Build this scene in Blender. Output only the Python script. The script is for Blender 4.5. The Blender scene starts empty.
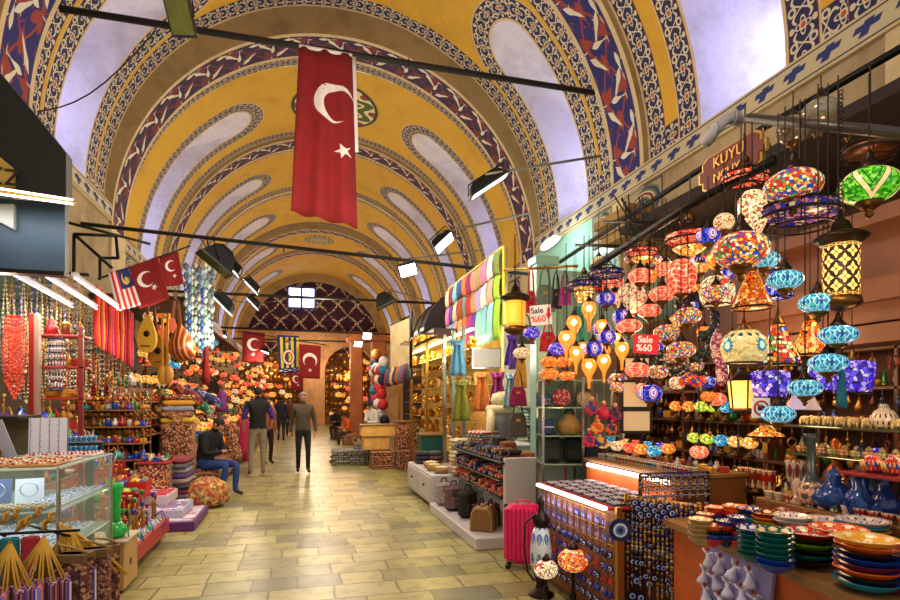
import bpy, bmesh, math, random
from mathutils import Vector, Matrix
PI = math.pi
R_ = math.radians
rnd = random.Random(7)
SC = bpy.context.scene
COL = SC.collection

# ---------------------------------------------------------------- camera model (900x600)
F = 560.0; TH = R_(15); CC = math.cos(TH); SS = math.sin(TH); CZ = 1.6
def ray(px, py):
    t = (px-450)/F
    return (t*CC+SS, CC-t*SS, (400-py)/F)
def atY(px, py, y):
    r = ray(px, py); k = y/r[1]; return Vector((r[0]*k, y, CZ+r[2]*k))
def atX(px, py, x):
    r = ray(px, py); k = x/r[0]; return Vector((x, r[1]*k, CZ+r[2]*k))
def atZ(px, py, z):
    r = ray(px, py); k = (z-CZ)/r[2]; return Vector((r[0]*k, r[1]*k, z))
def scale_at(p):            # metres per pixel at a world point
    return (p[1]*CC+p[0]*SS)/F

cam = bpy.data.objects.new('camera', bpy.data.cameras.new('camera'))
COL.objects.link(cam); SC.camera = cam
cam.location = (0, 0, CZ); cam.rotation_euler = (PI/2, 0, -TH)
cam.data.sensor_width = 36; cam.data.lens = 36*F/900; cam.data.shift_y = 100/900
cam.data.clip_start = .05; cam.data.clip_end = 200
SC.view_settings.view_transform = 'Standard'; SC.view_settings.look = 'None'
SC.view_settings.gamma = 1; SC.view_settings.use_curve_mapping = False
SC.view_settings.exposure = -0.15

# ---------------------------------------------------------------- materials
def lin(c):
    if isinstance(c, str):
        c = tuple(int(c[i:i+2], 16)/255 for i in (0, 2, 4))
    return tuple((x/12.92 if x <= .04045 else ((x+.055)/1.055)**2.4) for x in c[:3])+(1,)

class X:                     # a tiny expression wrapper round shader math nodes
    nt = None
    def __init__(s, v): s.v = v
    @staticmethod
    def m(op, *a):
        n = X.nt.nodes.new('ShaderNodeMath'); n.operation = op
        for i, q in enumerate(a):
            if isinstance(q, X): q = q.v
            if isinstance(q, (int, float)): n.inputs[i].default_value = q
            else: X.nt.links.new(q, n.inputs[i])
        return X(n.outputs[0])
    def __add__(s, o): return X.m('ADD', s, o)
    __radd__ = __add__
    def __sub__(s, o): return X.m('SUBTRACT', s, o)
    def __rsub__(s, o): return X.m('SUBTRACT', o, s)
    def __mul__(s, o): return X.m('MULTIPLY', s, o)
    __rmul__ = __mul__
    def __truediv__(s, o): return X.m('DIVIDE', s, o)
    def __lt__(s, o): return X.m('LESS_THAN', s, o)
    def __gt__(s, o): return X.m('GREATER_THAN', s, o)
    def abs(s): return X.m('ABSOLUTE', s)
    def fract(s): return X.m('FRACT', s)
    def sin(s): return X.m('SINE', s)
    def cos(s): return X.m('COSINE', s)
    def floor(s): return X.m('FLOOR', s)
def mx(a, b): return X.m('MAXIMUM', a, b)
def mn(a, b): return X.m('MINIMUM', a, b)
def hyp(x, y): return X.m('SQRT', x*x+y*y)
def atan2(y, x): return X.m('ARCTAN2', y, x)
def cmix(a, b, f):
    n = X.nt.nodes.new('ShaderNodeMix'); n.data_type = 'RGBA'
    def put(q, s):
        if isinstance(q, X): q = q.v
        if isinstance(q, (tuple, list, str)): s.default_value = lin(q) if isinstance(q, str) else q
        elif isinstance(q, (int, float)): s.default_value = q
        else: X.nt.links.new(q, s)
    put(f, n.inputs[0]); put(a, n.inputs[6]); put(b, n.inputs[7])
    return n.outputs[2]
MATS = {}
def newmat(name):
    m = bpy.data.materials.new(name); m.use_nodes = True
    X.nt = m.node_tree
    return m, m.node_tree, m.node_tree.nodes['Principled BSDF']
def node(t, **kw):
    n = X.nt.nodes.new(t)
    for k, v in kw.items():
        if k in n.inputs.keys():
            if hasattr(v, 'links') or hasattr(v, 'is_output'): X.nt.links.new(v, n.inputs[k])
            else: n.inputs[k].default_value = v
        else: setattr(n, k, v)
    return n
def uvxy():
    n = X.nt.nodes.new('ShaderNodeUVMap'); sp = X.nt.nodes.new('ShaderNodeSeparateXYZ')
    X.nt.links.new(n.outputs[0], sp.inputs[0])
    return X(sp.outputs[0]), X(sp.outputs[1])
def objco():
    return X.nt.nodes.new('ShaderNodeTexCoord').outputs['Object']
def geoco():
    return X.nt.nodes.new('ShaderNodeNewGeometry').outputs['Position']
def link(o, i): X.nt.links.new(o.v if isinstance(o, X) else o, i)
def mat(col, rough=.55, metal=0, emis=0, var=.0, vs=6., ecol=None, trans=0, alpha=1):
    """plain surface; var = colour variation by noise"""
    key = (col, rough, metal, emis, var, vs, ecol, trans, alpha)
    if key in MATS: return MATS[key]
    m, nt, b = newmat('surface_%s_%d' % (col, len(MATS)))
    b.inputs['Roughness'].default_value = rough; b.inputs['Metallic'].default_value = metal
    if var:
        nz = node('ShaderNodeTexNoise', Scale=vs, Detail=3.0); link(objco(), nz.inputs['Vector'])
        c = lin(col)
        a = tuple(x*(1-var) for x in c[:3])+(1,); d = tuple(min(1, x*(1+var)) for x in c[:3])+(1,)
        f = X.m('MULTIPLY_ADD', X(nz.outputs[0]), 2.2, -.6); f.v.node.use_clamp = True
        o = cmix(a, d, f); link(o, b.inputs['Base Color'])
        if emis: link(o, b.inputs['Emission Color'])
    else:
        b.inputs['Base Color'].default_value = lin(col)
        b.inputs['Emission Color'].default_value = lin(ecol or col)
    if emis: b.inputs['Emission Strength'].default_value = emis
    if trans:
        b.inputs['Transmission Weight'].default_value = trans
        b.inputs['IOR'].default_value = 1.02
    if alpha < 1: b.inputs['Alpha'].default_value = alpha
    MATS[key] = m
    return m
def ramp(cols, fac, interp='CONSTANT'):
    n = X.nt.nodes.new('ShaderNodeValToRGB'); cr = n.color_ramp; cr.interpolation = interp
    while len(cr.elements) < len(cols): cr.elements.new(.5)
    for i, c in enumerate(cols):
        cr.elements[i].position = i/len(cols) if interp == 'CONSTANT' else i/max(1, len(cols)-1)
    for i, c in enumerate(cols): cr.elements[i].color = lin(c)
    link(fac, n.inputs[0]); return n.outputs[0]
def cells(cols, scale=60, emis=0, rough=.25, edge='1a0f08', ew=.07, coord='obj', metal=0, alpha=1):
    """little pieces of coloured glass, bead or cloth with dark joints between them"""
    key = ('cells', tuple(cols), scale, emis, rough, edge, ew, coord, metal, alpha)
    if key in MATS: return MATS[key]
    m, nt, b = newmat('mosaic_%d' % len(MATS))
    v = node('ShaderNodeTexVoronoi', Scale=float(scale)); co = objco() if coord == 'obj' else geoco(); link(co, v.inputs['Vector'])
    sp = X.nt.nodes.new('ShaderNodeSeparateColor'); link(v.outputs['Color'], sp.inputs[0])
    c = ramp(cols, sp.outputs[0])
    if edge:
        e = X.nt.nodes.new('ShaderNodeTexVoronoi'); e.feature = 'DISTANCE_TO_EDGE'; e.inputs['Scale'].default_value = scale; link(co, e.inputs['Vector'])
        c = cmix(c, edge, X(e.outputs['Distance']) < ew)
    link(c, b.inputs['Base Color']); b.inputs['Roughness'].default_value = rough; b.inputs['Metallic'].default_value = metal
    if emis:
        link(c, b.inputs['Emission Color']); b.inputs['Emission Strength'].default_value = emis
    if alpha < 1: b.inputs['Alpha'].default_value = alpha
    MATS[key] = m; return m
def stripes(cols, n=8, rough=.8, ax='u', emis=0):
    """woven stripes along the UV u or v direction, n repeats"""
    key = ('stripes', tuple(cols), n, rough, ax, emis)
    if key in MATS: return MATS[key]
    m, nt, b = newmat('striped_%d' % len(MATS))
    u, v = uvxy(); q = (u if ax == 'u' else v)*n
    c = ramp(cols, q.fract()); link(c, b.inputs['Base Color']); b.inputs['Roughness'].default_value = rough
    if emis: link(c, b.inputs['Emission Color']); b.inputs['Emission Strength'].default_value = emis
    MATS[key] = m; return m
def bandz(cols, scale, rough=.4, axis=2):
    """bands across the object's own axis (painted rings, woven rows)"""
    key = ('bandz', tuple(cols), scale, rough, axis)
    if key in MATS: return MATS[key]
    m, nt, b = newmat('banded_%d' % len(MATS))
    sp = X.nt.nodes.new('ShaderNodeSeparateXYZ'); link(objco(), sp.inputs[0])
    c = ramp(cols, (X(sp.outputs[axis])*scale).fract()); link(c, b.inputs['Base Color']); b.inputs['Roughness'].default_value = rough
    MATS[key] = m; return m
def stained(base, stain, scale=.8, rough=.9, bump=.15, amt=.5, fine=9):
    m, nt, b = newmat('plaster_%s' % base)
    g = geoco()
    a = node('ShaderNodeTexNoise', Scale=scale, Detail=6.0, Roughness=.65); link(g, a.inputs['Vector'])
    c = node('ShaderNodeTexNoise', Scale=float(fine), Detail=4.0); link(g, c.inputs['Vector'])
    f = X.m('MULTIPLY_ADD', X(a.outputs[0]), 4.0, -1.9); f.v.node.use_clamp = True
    f2 = X.m('MULTIPLY_ADD', X(c.outputs[0]), 2.5, -1.0); f2.v.node.use_clamp = True
    o = cmix(base, stain, f*amt); o = cmix(o, stain, f2*(amt*.35))
    link(o, b.inputs['Base Color']); b.inputs['Roughness'].default_value = rough
    bp = node('ShaderNodeBump', Strength=bump, Distance=.03); link(c.outputs[0], bp.inputs['Height']); link(bp.outputs[0], b.inputs['Normal'])
    return m

# painted ornament of the vault
def ornament(bg='1c1c4e', ink='c8bfa0', line='5a1d24', heart='b0502c', dense=1):
    m, nt, b = newmat('painted_arabesque')
    u, v = uvxy()
    x = u.fract()-.5; y = v-.5
    r = hyp(x, y); a = atan2(y, x)
    r1 = .21+(a*4).cos()*.07
    fl = (r < r1)*(r > (r1-.06))
    core = r < .085
    s = (u*2*PI).sin()*.30
    w1 = (y-s).abs() < .045
    w2 = (y+s).abs() < .045
    x2 = (u+.5).fract()-.5; r2 = hyp(x2, y.abs()-.32)
    bud = (r2 < .14)*(r2 > .07)
    r3 = hyp(x, y.abs()-.38); bud2 = (r3 < .09)
    c = cmix(bg, ink, mn(fl+mx(mx(w1, w2)*(r > .24), mx(bud, bud2)), 1))
    c = cmix(c, ink, (r < .13)*1); c = cmix(c, heart, core)
    c = cmix(c, line, y.abs() > .455)
    link(c, b.inputs['Base Color']); b.inputs['Roughness'].default_value = .75
    return m
def leafrib(bg='201a50', red='8c3328', cream='cfc9b2', k=1.0):
    m, nt, b = newmat('painted_leaf_scroll')
    u, v = uvxy()
    def leaf(cx, cy, ang, L, W, per=1.0):
        x = (u/per-cx+.5).fract()-.5; x = x*per; y = v-cy
        ca, sa = math.cos(ang), math.sin(ang)
        p = x*ca+y*sa; q = y*ca-x*sa
        t = X.m('MAXIMUM', 1-(p/L)*(p/L), 0)
        return q.abs() < (t*W+(p*18).sin()*.012)
    c = bg
    vine = ((v-.5-(u*PI).sin()*.33).abs() < .03)
    vine2 = ((v-.5+(u*PI).sin()*.33).abs() < .03)
    c = cmix(bg, red, mx(vine, vine2))
    R = mx(mx(leaf(.25, .27, .9, .22, .09, 2), leaf(.75, .73, -.9, .22, .09, 2)), mx(leaf(.0, .5, .1, .2, .1, 1), leaf(.5, .86, .2, .22, .08, 1)))
    R = mx(R, mx(leaf(.5, .14, -.2, .22, .08, 1), mx(leaf(.25, .75, 1.3, .17, .08, 2), leaf(.75, .25, -1.3, .17, .08, 2))))
    c = cmix(c, red, R)
    Cm = mx(mx(leaf(.12, .72, .8, .28, .055, 1), leaf(.62, .3, -.8, .28, .055, 1)), mx(leaf(.37, .5, 1.45, .2, .05, 1), leaf(.87, .12, .1, .18, .05, 1)))
    c = cmix(c, cream, Cm)
    link(c, b.inputs['Base Color']); b.inputs['Roughness'].default_value = .75
    return m
def crossstrip():
    m, nt, b = newmat('painted_cross_strip')
    u, v = uvxy(); x = u.fract()-.5; y = v-.5
    a = (x+y*.35).abs(); cr = mx((a < .12)*(y.abs() < .26), ((y-.06).abs() < .11)*(a < .33))
    c = cmix('b9ad8a', '23306e', cr)
    c = cmix(c, '1f2345', (y.abs() > .40)*(y.abs() < .46))
    link(c, b.inputs['Base Color']); b.inputs['Roughness'].default_value = .8; return m
def lattice(bg='32142c', ink='c9b79a', s=1.0):
    m, nt, b = newmat('painted_lattice')
    u, v = uvxy()
    w = (u*7).sin()*.10
    p = ((u+v)*s+w*.5).fract()-.5; q = ((u-v)*s-w*.5).fract()-.5
    wid = .05+((u*s*6.283).cos()*.03)
    l = mx(p.abs() < wid, q.abs() < wid)
    f = hyp((u*s*2).fract()-.5, (v*s*2).fract()-.5)
    c = cmix(bg, '5a2036', (f < .3)); c = cmix(c, ink, l*((u*37).sin()+(v*31).cos() > -.9))
    link(c, b.inputs['Base Color']); b.inputs['Roughness'].default_value = .8; return m
def rosette():
    m, nt, b = newmat('painted_rosette')
    u, v = uvxy(); x = u-.5; y = v-.5
    r = hyp(x, y)*2; a = atan2(y, x)
    w = (r*16+(a*8).cos()*2).sin()
    c = cmix('4c5a1c', 'd8cf9c', w > .15); c = cmix(c, '7d3a1c', (((a*8).cos()*(r*9).sin()) > .6))
    c = cmix(c, '3a3a20', (r > .93)); link(c, b.inputs['Base Color']); b.inputs['Roughness'].default_value = .8
    return m
def scroll():
    m, nt, b = newmat('painted_green_scroll')
    u, v = uvxy()
    r = hyp(u-.45, v-.5); a = atan2(v-.5, u-.45)
    w = (r*22+a).sin()
    c = cmix('6a6e1e', 'c9bfa0', w > .2); c = cmix(c, '7a2a22', w > .75); c = cmix(c, '23306e', w < -.75)
    c = cmix(c, '9c8e6c', r > .44+(a*3).cos()*.05)
    c = cmix(c, '1f2345', (mx((u-.5).abs(), (v-.5).abs()) > .47))
    link(c, b.inputs['Base Color']); b.inputs['Roughness'].default_value = .8; return m

# ---------------------------------------------------------------- mesh building
class MB:
    def __init__(s): s.v = []; s.f = []; s.m = []; s.uv = []; s.sm = []
    def add(s, vs, fs, mi=0, uvs=None, smooth=False):
        o = len(s.v); s.v += [tuple(p) for p in vs]
        for k, f in enumerate(fs):
            s.f.append([i+o for i in f]); s.m.append(mi); s.sm.append(smooth)
            s.uv.append([uvs[i] for i in f] if uvs else None)
        return s
    def box(s, x0, x1, y0, y1, z0, z1, mi=0, M=None):
        vs = [Vector((x, y, z)) for z in (z0, z1) for y in (y0, y1) for x in (x0, x1)]
        if M: vs = [M @ p for p in vs]
        uv = [(0, 0), (1, 0), (0, 0), (1, 0), (0, 1), (1, 1), (0, 1), (1, 1)]
        return s.add(vs, [(0, 2, 3, 1), (4, 5, 7, 6), (0, 1, 5, 4), (2, 6, 7, 3), (0, 4, 6, 2), (1, 3, 7, 5)], mi, uv)
    def bbox(s, c, d, mi=0, rz=0, bev=0.0):
        """box by centre and size, edges chamfered"""
        M = Matrix.Translation(c) @ Matrix.Rotation(rz, 4, 'Z')
        hx, hy, hz = d[0]/2, d[1]/2, d[2]/2; b = min(bev, hx*.9, hy*.9, hz*.9)
        if b <= 0: return s.box(-hx, hx, -hy, hy, -hz, hz, mi, M)
        prof = [(-hz, b), (-hz+b, 0), (hz-b, 0), (hz, b)]
        vs = []
        for z, i in prof:
            for (x, y) in ((-hx+i+b, -hy+i), (hx-i-b, -hy+i), (hx-i, -hy+i+b), (hx-i, hy-i-b), (hx-i-b, hy-i), (-hx+i+b, hy-i), (-hx+i, hy-i-b), (-hx+i, -hy+i+b)):
                vs.append(M @ Vector((x, y, z)))
        fs = [tuple(range(7, -1, -1)), tuple(range(24, 32))]
        for r in range(3):
            for k in range(8): fs.append((r*8+k, r*8+(k+1) % 8, (r+1)*8+(k+1) % 8, (r+1)*8+k))
        return s.add(vs, fs, mi)
    def lathe(s, prof, n=16, c=(0, 0, 0), mi=0, M=None, smooth=True, lobes=0, la=.0, cap=3):
        """prof = [(r, z)...] turned about z"""
        vs = []; uv = []; L = len(prof); cv = Vector(c)
        for k, (r, z) in enumerate(prof):
            for i in range(n):
                a = 2*PI*i/n; q = r*(1+la*math.cos(lobes*a)) if lobes else r
                p = Vector((q*math.cos(a), q*math.sin(a), z))
                vs.append((M @ p if M else p)+cv); uv.append((i/n, k/(L-1)))
        fs = []
        for k in range(L-1):
            for i in range(n): fs.append((k*n+i, k*n+(i+1) % n, (k+1)*n+(i+1) % n, (k+1)*n+i))
        if prof[0][0] > 1e-4 and cap & 1: fs.append(tuple(range(n-1, -1, -1)))
        if prof[-1][0] > 1e-4 and cap & 2: fs.append(tuple((L-1)*n+i for i in range(n)))
        return s.add(vs, fs, mi, uv, smooth)
    def tube(s, pts, r, n=6, mi=0, cap=True, smooth=True):
        pts = [Vector(p) for p in pts]
        if not isinstance(r, (list, tuple)): r = [r]*len(pts)
        vs = []; up = None
        for i, p in enumerate(pts):
            d = (pts[min(i+1, len(pts)-1)]-pts[max(i-1, 0)])
            d = d.normalized() if d.length > 1e-9 else Vector((0, 0, 1))
            if up is None: up = Vector((0, 0, 1)) if abs(d.z) < .9 else Vector((1, 0, 0))
            a = d.cross(up).normalized(); b2 = a.cross(d).normalized(); up = b2
            for k in range(n):
                t = 2*PI*k/n; vs.append(p+(a*math.cos(t)+b2*math.sin(t))*r[i])
        fs = []
        for i in range(len(pts)-1):
            for k in range(n): fs.append((i*n+k, i*n+(k+1) % n, (i+1)*n+(k+1) % n, (i+1)*n+k))
        if cap:
            fs.append(tuple(range(n-1, -1, -1))); fs.append(tuple((len(pts)-1)*n+k for k in range(n)))
        return s.add(vs, fs, mi, None, smooth)
    def ring(s, c, R, r, n=24, m=6, ax='Z', mi=0):
        vs = []
        for i in range(n):
            a = 2*PI*i/n
            for k in range(m):
                t = 2*PI*k/m; q = R+r*math.cos(t); w = r*math.sin(t)
                p = {'Z': (q*math.cos(a), q*math.sin(a), w), 'Y': (q*math.cos(a), w, q*math.sin(a)), 'X': (w, q*math.cos(a), q*math.sin(a))}[ax]
                vs.append(Vector(p)+Vector(c))
        fs = [(i*m+k, i*m+(k+1) % m, ((i+1) % n)*m+(k+1) % m, ((i+1) % n)*m+k) for i in range(n) for k in range(m)]
        return s.add(vs, fs, mi, None, True)
    def ball(s, c, rx, ry=None, rz=None, n=12, m=8, mi=0, M=None):
        ry = ry or rx; rz = rz or rx
        vs = []; uv = []
        for j in range(m+1):
            t = -PI/2+PI*j/m
            for i in range(n):
                a = 2*PI*i/n; p = Vector((rx*math.cos(t)*math.cos(a), ry*math.cos(t)*math.sin(a), rz*math.sin(t)))
                vs.append((M @ p if M else p)+Vector(c)); uv.append((i/n, j/m))
        fs = [(j*n+i, j*n+(i+1) % n, (j+1)*n+(i+1) % n, (j+1)*n+i) for j in range(m) for i in range(n)]
        return s.add(vs, fs, mi, uv, True)
    def prism(s, poly, axis, t0, t1, mi=0):
        """extrude a 2-D outline; axis 'Y': poly=(x,z); 'X': (y,z); 'Z': (x,y)"""
        n = len(poly); vs = []; uv = []
        xs = [p[0] for p in poly]; ys = [p[1] for p in poly]; w = max(max(xs)-min(xs), 1e-6); h = max(max(ys)-min(ys), 1e-6)
        for t in (t0, t1):
            for a, b in poly:
                vs.append({'Y': (a, t, b), 'X': (t, a, b), 'Z': (a, b, t)}[axis]); uv.append(((a-min(xs))/w, (b-min(ys))/h))
        fs = [tuple(range(n)), tuple(range(2*n-1, n-1, -1))]+[(i, (i+1) % n+0, (i+1) % n+n, i+n)[::-1] for i in range(n)]
        return s.add(vs, fs, mi, uv)
    def sheet(s, fn, nu, nv, th=.004, mi=0, smooth=True):
        """cloth: fn(u,v)->point, given a thickness along its normal"""
        P = [[Vector(fn(i/nu, j/nv)) for i in range(nu+1)] for j in range(nv+1)]
        vs = []; uv = []
        for sgn in (-1, 1):
            for j in range(nv+1):
                for i in range(nu+1):
                    a = P[j][min(i+1, nu)]-P[j][max(i-1, 0)]; b = P[min(j+1, nv)][i]-P[max(j-1, 0)][i]
                    nrm = a.cross(b); nrm = nrm.normalized() if nrm.length > 1e-12 else Vector((0, 1, 0))
                    vs.append(P[j][i]+nrm*(sgn*th/2)); uv.append((i/nu, j/nv))
        W = nu+1; O = W*(nv+1); fs = []
        for j in range(nv):
            for i in range(nu):
                a = j*W+i; fs.append((a, a+W, a+W+1, a+1)); fs.append((O+a, O+a+1, O+a+W+1, O+a+W))
        for i in range(nu):
            fs.append((i, i+1, O+i+1, O+i)); a = nv*W+i; fs.append((a+1, a, O+a, O+a+1))
        for j in range(nv):
            a = j*W; fs.append((a+W, a, O+a, O+a+W)); a = j*W+nu; fs.append((a, a+W, O+a+W, O+a))
        return s.add(vs, fs, mi, uv, smooth)
    def build(s, name, mats=None, parent=None, loc=None, rz=0):
        me = bpy.data.meshes.new(name); me.from_pydata(s.v, [], s.f)
        if mats is None: mats = []
        if not isinstance(mats, (list, tuple)): mats = [mats]
        for m in mats: me.materials.append(m)
        me.polygons.foreach_set('material_index', s.m); me.polygons.foreach_set('use_smooth', s.sm)
        if any(u is not None for u in s.uv):
            lay = me.uv_layers.new(name='UVMap'); k = 0
            for f, u in zip(s.f, s.uv):
                for j in range(len(f)):
                    if u: lay.data[k].uv = u[j]
                    k += 1
        me.update()
        o = bpy.data.objects.new(name, me); COL.objects.link(o)
        if parent: o.parent = parent
        if loc is not None: o.location = loc
        if rz: o.rotation_euler.z = rz
        return o

def tag(o, label, cat, group=None, kind=None):
    o['label'] = label; o['category'] = cat
    if group: o['group'] = group
    if kind: o['kind'] = kind
    return o
def thing(name, label, cat, loc=(0, 0, 0), rz=0, group=None):
    o = bpy.data.objects.new(name, None); COL.objects.link(o); o.empty_display_size = .1
    o.location = loc; o.rotation_euler.z = rz
    return tag(o, label, cat, group)
KIDS = {}
def kids(o): return list(o.children)
def copy_tree(o, parent=None):
    c = o.copy(); COL.objects.link(c)
    if parent: c.parent = parent
    for ch in kids(o): copy_tree(ch, c)
    return c
def put(o, loc, label=None, group=None, rz=None, sc=None):
    """a copy of a finished thing at another place (the original itself the first time)"""
    c = copy_tree(o) if o.get('used') else o
    if not o.get('used'): o['used'] = 1
    c.location = loc
    if label: c['label'] = label
    if group: c['group'] = group
    if rz is not None: c.rotation_euler.z = rz
    if sc is not None: c.scale = (sc, sc, sc) if isinstance(sc, (int, float)) else sc
    return c
def struct(name, mb, m, **k):
    o = mb.build(name, m, **k); o['kind'] = 'structure'; return o
def lamp(kind, loc, power, col=(1, .85, .6), size=.3, rot=None, spot=None, name='light', sy=None):
    L = bpy.data.lights.new(name, kind); L.energy = power; L.color = col
    if kind == 'AREA':
        L.size = size
        if sy: L.shape = 'RECTANGLE'; L.size_y = sy
    elif kind in ('POINT', 'SPOT'): L.shadow_soft_size = size
    if spot: L.spot_size = spot
    o = bpy.data.objects.new(name, L); COL.objects.link(o); o.location = loc
    if rot: o.rotation_euler = rot
    return o
# ================================================================ SHELL
XC = .91
M_yel = stained('cca02e', 'a87e20', 1.3, .8, .05, .55, 14)
M_tan = stained('a88e60', '76603e', 1.6, .85, .1, .7, 10)
M_crm = stained('c9b58a', 'a38a5c', 2.5, .85, .1, .6, 12)
M_wht = stained('d2ced6', 'a09aa0', 1.8, .85, .15, .6, 12)
M_wall = stained('a8936f', '6b5238', 1.1, .9, .35, .75, 7)
M_orn = ornament(); M_orn2 = ornament('241c46', 'b5a88a', '4a1a30', '9a4a30')
M_rib = leafrib('1c1d62', '8a3428'); M_rib2 = leafrib('2a163c', '6c2430')
M_strip = crossstrip(); M_lat = lattice(s=.85); M_ros = rosette(); M_scr = scroll()
M_red = mat('5a1a20', .8)
M_iron = mat('1a1614', .45, .7); M_ironp = mat('15120f', .7)
M_floor = None
def floormat():
    m, nt, b = newmat('stone_paving')
    g = geoco()
    n1 = node('ShaderNodeTexNoise', Scale=.35, Detail=5.0); link(g, n1.inputs['Vector'])
    n2 = node('ShaderNodeTexNoise', Scale=5.0, Detail=6.0, Roughness=.7); link(g, n2.inputs['Vector'])
    n3 = node('ShaderNodeTexNoise', Scale=3.0, Detail=2.0); link(g, n3.inputs['Vector'])
    vm = node('ShaderNodeVectorMath', operation='MULTIPLY_ADD'); link(n3.outputs[1], vm.inputs[0]); vm.inputs[1].default_value = (.05, .05, 0); link(g, vm.inputs[2])
    bt = X.nt.nodes.new('ShaderNodeTexBrick'); link(vm.outputs[0], bt.inputs['Vector'])
    bt.offset = .43; bt.squash = .7; bt.squash_frequency = 3
    for k, v in dict(Scale=1.0).items(): bt.inputs[k].default_value = v
    bt.inputs['Mortar Size'].default_value = .012; bt.inputs['Mortar Smooth'].default_value = .3
    bt.inputs['Brick Width'].default_value = .54; bt.inputs['Row Height'].default_value = .33; bt.inputs['Bias'].default_value = 0
    bt.inputs['Color1'].default_value = (0, 0, 0, 1); bt.inputs['Color2'].default_value = (1, 1, 1, 1); bt.inputs['Mortar'].default_value = (.5, .5, .5, 1)
    tone = ramp(['5e5c42', '7c784e', '989258', 'aaa264', '8e864c', 'b0a86e', '74705a'], bt.outputs['Color'], 'LINEAR')
    f = X.m('MULTIPLY_ADD', X(n2.outputs[0]), 3.5, -1.7); f.v.node.use_clamp = True
    c = cmix(tone, '3e3c2c', f*.75)
    f1 = X.m('MULTIPLY_ADD', X(n1.outputs[0]), 3.0, -1.3); f1.v.node.use_clamp = True
    c = cmix(c, '908c70', f1*.4)
    c = cmix(c, '2a261a', X(bt.outputs['Fac'])*.75)
    link(c, b.inputs['Base Color'])
    link(X.m('MULTIPLY_ADD', X(n2.outputs[0]), .35, .16), b.inputs['Roughness'])
    h = X(n2.outputs[0])*.35-X(bt.outputs['Fac'])
    bp = node('ShaderNodeBump', Strength=.35, Distance=.01); link(h, bp.inputs['Height']); link(bp.outputs[0], b.inputs['Normal'])
    return m
mb = MB(); mb.add([(-9, -2, 0), (12, -2, 0), (12, 46, 0), (-9, 46, 0)], [(0, 1, 2, 3)]); struct('floor', mb, floormat())

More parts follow.
